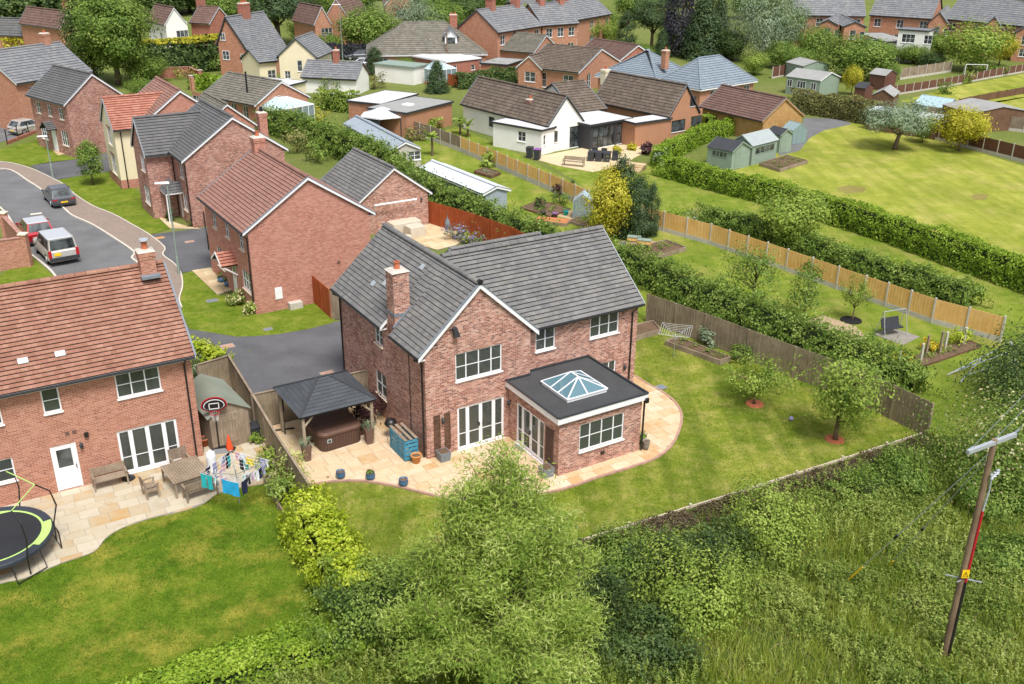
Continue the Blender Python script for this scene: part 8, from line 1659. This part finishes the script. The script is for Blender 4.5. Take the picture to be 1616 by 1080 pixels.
# bird tables / potting tables in the vegetable corner
for lb,px,py in (('wooden planter table with green top nearest the conifers',1000,391),('wooden planter table with green top right of the other one',1016,396)):
    p = at(px,py); t = thing('planter_table',lb,'table',(p.x,p.y,0),-.3); MB().box((-.45,-.25,.55),(.45,.25,.8)).build('trough','timber_new',t); MB().box((-.48,-.28,.8),(.48,.28,.84)).build('lid','felt_sage',t)
    for x in (-.4,.4):
        for y in (-.2,.2): MB().box((x-.03,y-.03,0),(x+.03,y+.03,.55)).build('leg','timber_new',t)
pot('blue_pot','blue pot beside the planter tables',at(983,390),ROUND,'blue_glaze',z=0.); struct('gravel_corner', ats([(972,384),(1000,374),(1048,384),(1010,402)]), .002, 'gravel')
pot('turquoise_pot','turquoise pot next to the small greenhouse',at(893,340),TERRA,'cloth_turquoise',True,z=0.); pot('purple_pot','purple pot on the greenhouse paving',at(876,344),TERRA,'purple',z=0.); pot('dark_pot','dark pot with little conifer in the planting bed',at(857,342),TERRA,'charcoal',True,z=0.,ph=.7,pm='leaf_dark')
struct('paving_strip', ats([(862,336),(905,348),(925,338),(880,328)]), .006, 'slab_old'); a = at(872,352); t = thing('cold_frame','low brick and board cold frame with orange slats in the vegetable garden','cold frame',(a.x,a.y,0),-.35); MB().box((-1.3,-.6,0),(1.3,.6,.25)).build('base','timber_grey',t)
for k in range(6): MB().box((-1.25,-.55+k*.185,.25),(1.25,-.4+k*.185,.28)).build('slat','terracotta' if k%2 else 'clay_pot',t)
# terrace of the white bungalow
struct('bungalow_terrace', ats([(838,250),(880,262),(935,272),(985,262),(1000,250),(1030,236),(1000,228),(930,232)]), .04, 'slab_old', .06)
tp = at(946,252); t = thing('dining_table','dark outdoor dining table on the white bungalow terrace','table',(tp.x,tp.y,.04),-.2); MB().box((-1.1,-.5,.68),(1.1,.5,.74)).build('top','charcoal',t)
for x in (-1,1):
    for y in (-.42,.42): MB().box((x-.04,y-.04,0),(x+.04,y+.04,.68)).build('leg','charcoal',t)
for i,(x,y) in enumerate(((-.75,-.85),(0,-.85),(.75,-.85),(-.6,.85),(.3,.85),(1.5,0))):
    q = off(tp,x,y,-.2); c = thing('dining_chair',('front left','front middle','front right','back left','back right','far end')[i]+' dark woven chair at the bungalow dining table','chair',(*q,.04),-.2,'chairs round the bungalow table'); s_ = -1 if y < 0 else 1; MB().box((-.28,-.28,0),(.28,.28,.42)).build('seat','charcoal',c); MB().box((-.28,s_*.22,.42),(.28,s_*.28,.85)).build('backrest','charcoal',c)
    for x2 in (-.28,.23): MB().box((x2,-.25,.42),(x2+.05,.22,.62)).build('armrest','charcoal',c)
q = at(905,263); bench('garden_bench','pale wooden bench on the edge of the white bungalow terrace',(q.x,q.y),-.35,2.0)
for i,(px,py,mt) in enumerate(((836,249,'charcoal'),(848,252,'purple'))): q = at(px,py); c = thing('wheelie_bin',('black wheelie bin beside the white bungalow door','purple lidded wheelie bin beside the black bin')[i],'bin',(q.x,q.y,.03),-.3); MB().hexa([(-.25,-.3,0),(.25,-.3,0),(.25,.3,0),(-.25,.3,0),(-.3,-.36,.95),(.3,-.36,.95),(.3,.36,.95),(-.3,.36,.95)]).build('bin','charcoal',c); MB().box((-.32,-.38,.95),(.32,.38,1.02)).build('lid',mt,c)
st = thing('garden_steps','stone steps rising to the white bungalow terrace','steps',(*at(1000,268).xy,0),-.5)
for k in range(4): MB().box((-.9,-.9+.35*k,0),(.9,.9,.12*(k+1))).build('step','slab_old',st)
# covered sofa, chiminea and patio behind
patio('rear_patio', [(p.x,p.y) for p in ats([(640,345),(672,352),(745,374),(718,388),(690,395),(650,385),(600,372),(590,350)])], BO, BT, 'slab_old', 8)
def cover_sofa(label, px, py, w, d, h, th): p = at(px,py); t = thing('covered_sofa',label,'furniture cover',(p.x,p.y,.05),th); loft([(rrect(w,d,.15,3),0),(rrect(w*.99,d*.99,.15,3),h*.6),(rrect(w*.96,d*.96,.2,3),h),(rrect(w*.7,d*.7,.15,3),h+.03)],'cover','sheet_beige',t)
cover_sofa('corner garden sofa under a beige cover beside the brick garage',638,365,2.4,1.4,.75,.6); cover_sofa('second section of the beige covered sofa nearer the fence',655,372,1.3,1.2,.72,.6); cover_sofa('low beige covered table in front of the covered sofa',640,382,.9,.7,.4,.6)
cp = at(708,362); t = thing('chiminea','dark grey upright chiminea in front of the orange fence','chiminea',(cp.x,cp.y,.05)); MB().lathe([(0,0),(.22,0),(.3,.35),(.26,.6),(.12,.85),(.1,1.25),(.13,1.3),(.08,1.3),(.07,.9),(0,.5)],(0,0,0),14).build('body','lead',t,True)
pot('dark_pot','dark round pot by the garage corner on the rear patio',at(683,346),TERRA,'charcoal',z=.05); pot('terracotta_pot','terracotta pot by the orange fence on the rear patio',at(694,350),TERRA,'terracotta',z=.05)
pot('blue_pot','blue tub nearest the pink house porch',at(350,446),[(0,0),(.2,0),(.27,.35),(.24,.35),(.2,.1),(0,.1)],'blue_glaze',True,z=.02); pot('blue_pot','blue tub with dark plant next to the pink house door',at(360,452),[(0,0),(.2,0),(.27,.38),(.24,.38),(.2,.1),(0,.1)],'blue_glaze',True,z=.02)
patio('porch_path', [(p.x,p.y) for p in ats([(303,428),(335,423),(368,458),(343,466)])], BO, BT, 'slab_old', 9, z=.05); patio('porch_path', [(p.x,p.y) for p in ats([(248,342),(288,356),(318,362),(268,361)])], BO, BT, 'slab_old', 10, z=.05)
# driveway of the barn, goal, far street, picket fences
struct('barn_drive', ats([(1262,205),(1270,186),(1330,188),(1345,196),(1300,206),(1278,218),(1262,238),(1230,246),(1225,238),(1250,225)]), -.002, 'asphalt')
struct('street', ats([(440,104),(490,100),(560,102),(600,106),(640,112),(600,118),(540,112),(480,110),(430,116)]), -.01, 'asphalt'); struct('far_street', ats([(800,8),(860,4),(900,0),(930,-6),(860,-4),(780,2)]), -.01, 'asphalt')
a = R(200); car('parked_car','dark car in the street beside the dormer bungalow',at(566,94).xy,R(190),4.3,1.8,1.5,'paint_grey','hatch',group='cars in the far street'); car('parked_car','white car in the street nearer the dark cypress',at(568,107).xy,R(190),4.1,1.8,1.5,'paint_white','hatch',group='cars in the far street'); car('parked_car','silver car parked at the top edge beyond the terrace',at(873,5).xy,R(10),4.3,1.8,1.5,'paint_silver','hatch',group='cars in the far street')
gq = at(1538,122); t = thing('football_goal','small white football goal on the upper lawn','goal',(gq.x,gq.y,0),-.1)
for x in (-1.5,1.5): MB().bar((x,0,0),(x,0,1.8),.08).build('post','upvc',t); MB().bar((x,0,1.8),(x,1.0,0),.05).build('stay','upvc',t)
MB().bar((-1.5,0,1.8),(1.5,0,1.8),.08).build('crossbar','upvc',t)
fence('panel_fence','grey weathered panels behind the upper lawn bushes',[(p.x,p.y) for p in ats([(1420,126),(1460,120),(1500,114)])],1.6,2.,'timber_grey','concrete',.3,.1,.08,10,seed=30); fence('panel_fence','brown panels with white posts running past the goal',[(p.x,p.y) for p in ats([(1400,152),(1440,146),(1500,136),(1560,124),(1640,110)])],1.2,2.,'red_brown_shed','concrete',.2,.1,.08,10,seed=31)
fence('picket_fence','low brown picket fence across the upper lawn',[(p.x,p.y) for p in ats([(1512,168),(1560,158),(1640,144)])],.9,2.2,'timber_dark','timber_dark',0.,.1,.05,18,seed=32); fence('panel_fence','brown fence below the far trees beside the summerhouse',[(p.x,p.y) for p in ats([(1218,124),(1260,116)])],1.6,2.,'red_brown_shed','concrete',.2,.1,.08,10,seed=33)
struct('upper_lawn', ats([(1420,160),(1500,138),(1640,112),(1700,120),(1640,150),(1520,172)]), -.006, 'lawn_far'); struct('upper_lawn_strip', ats([(1500,176),(1560,162),(1700,140),(1700,170),(1610,190)]), -.006, 'lawn_far')
fence('picket_fence','dark fence in front of the low slate outbuilding and cars',[(p.x,p.y) for p in ats([(528,110),(560,112),(580,116)])],1.1,2.2,'timber_dark','timber_dark',0.,.1,.02,12,seed=34); brick_wall('garden_wall','reddish garden wall below the tall dark hedge',[at(236,124),at(300,122),at(318,130)],1.4,.3,'brick_red',(2,)); brick_wall('gate_pier','brick gate pier with stone cap beside the villa drive',[at(304,142),at(306,143)],1.6,.4,'brick_orange',(0,)); fence('stained_fence','short red brown fence next to the blue green spruce',[(p.x,p.y) for p in ats([(706,134),(728,138)])],1.5,1.9,'timber_orange','timber_orange',0.,.1,.02,10,seed=35)

for lb,pts in (('bare_patch_near',[(1318,297),(1340,292),(1368,297),(1362,304),(1335,306)]),('bare_patch_far',[(1530,310),(1545,305),(1560,308),(1556,315),(1538,316)])): struct('bare_patch', ats(pts), -.003, 'worn_grass')
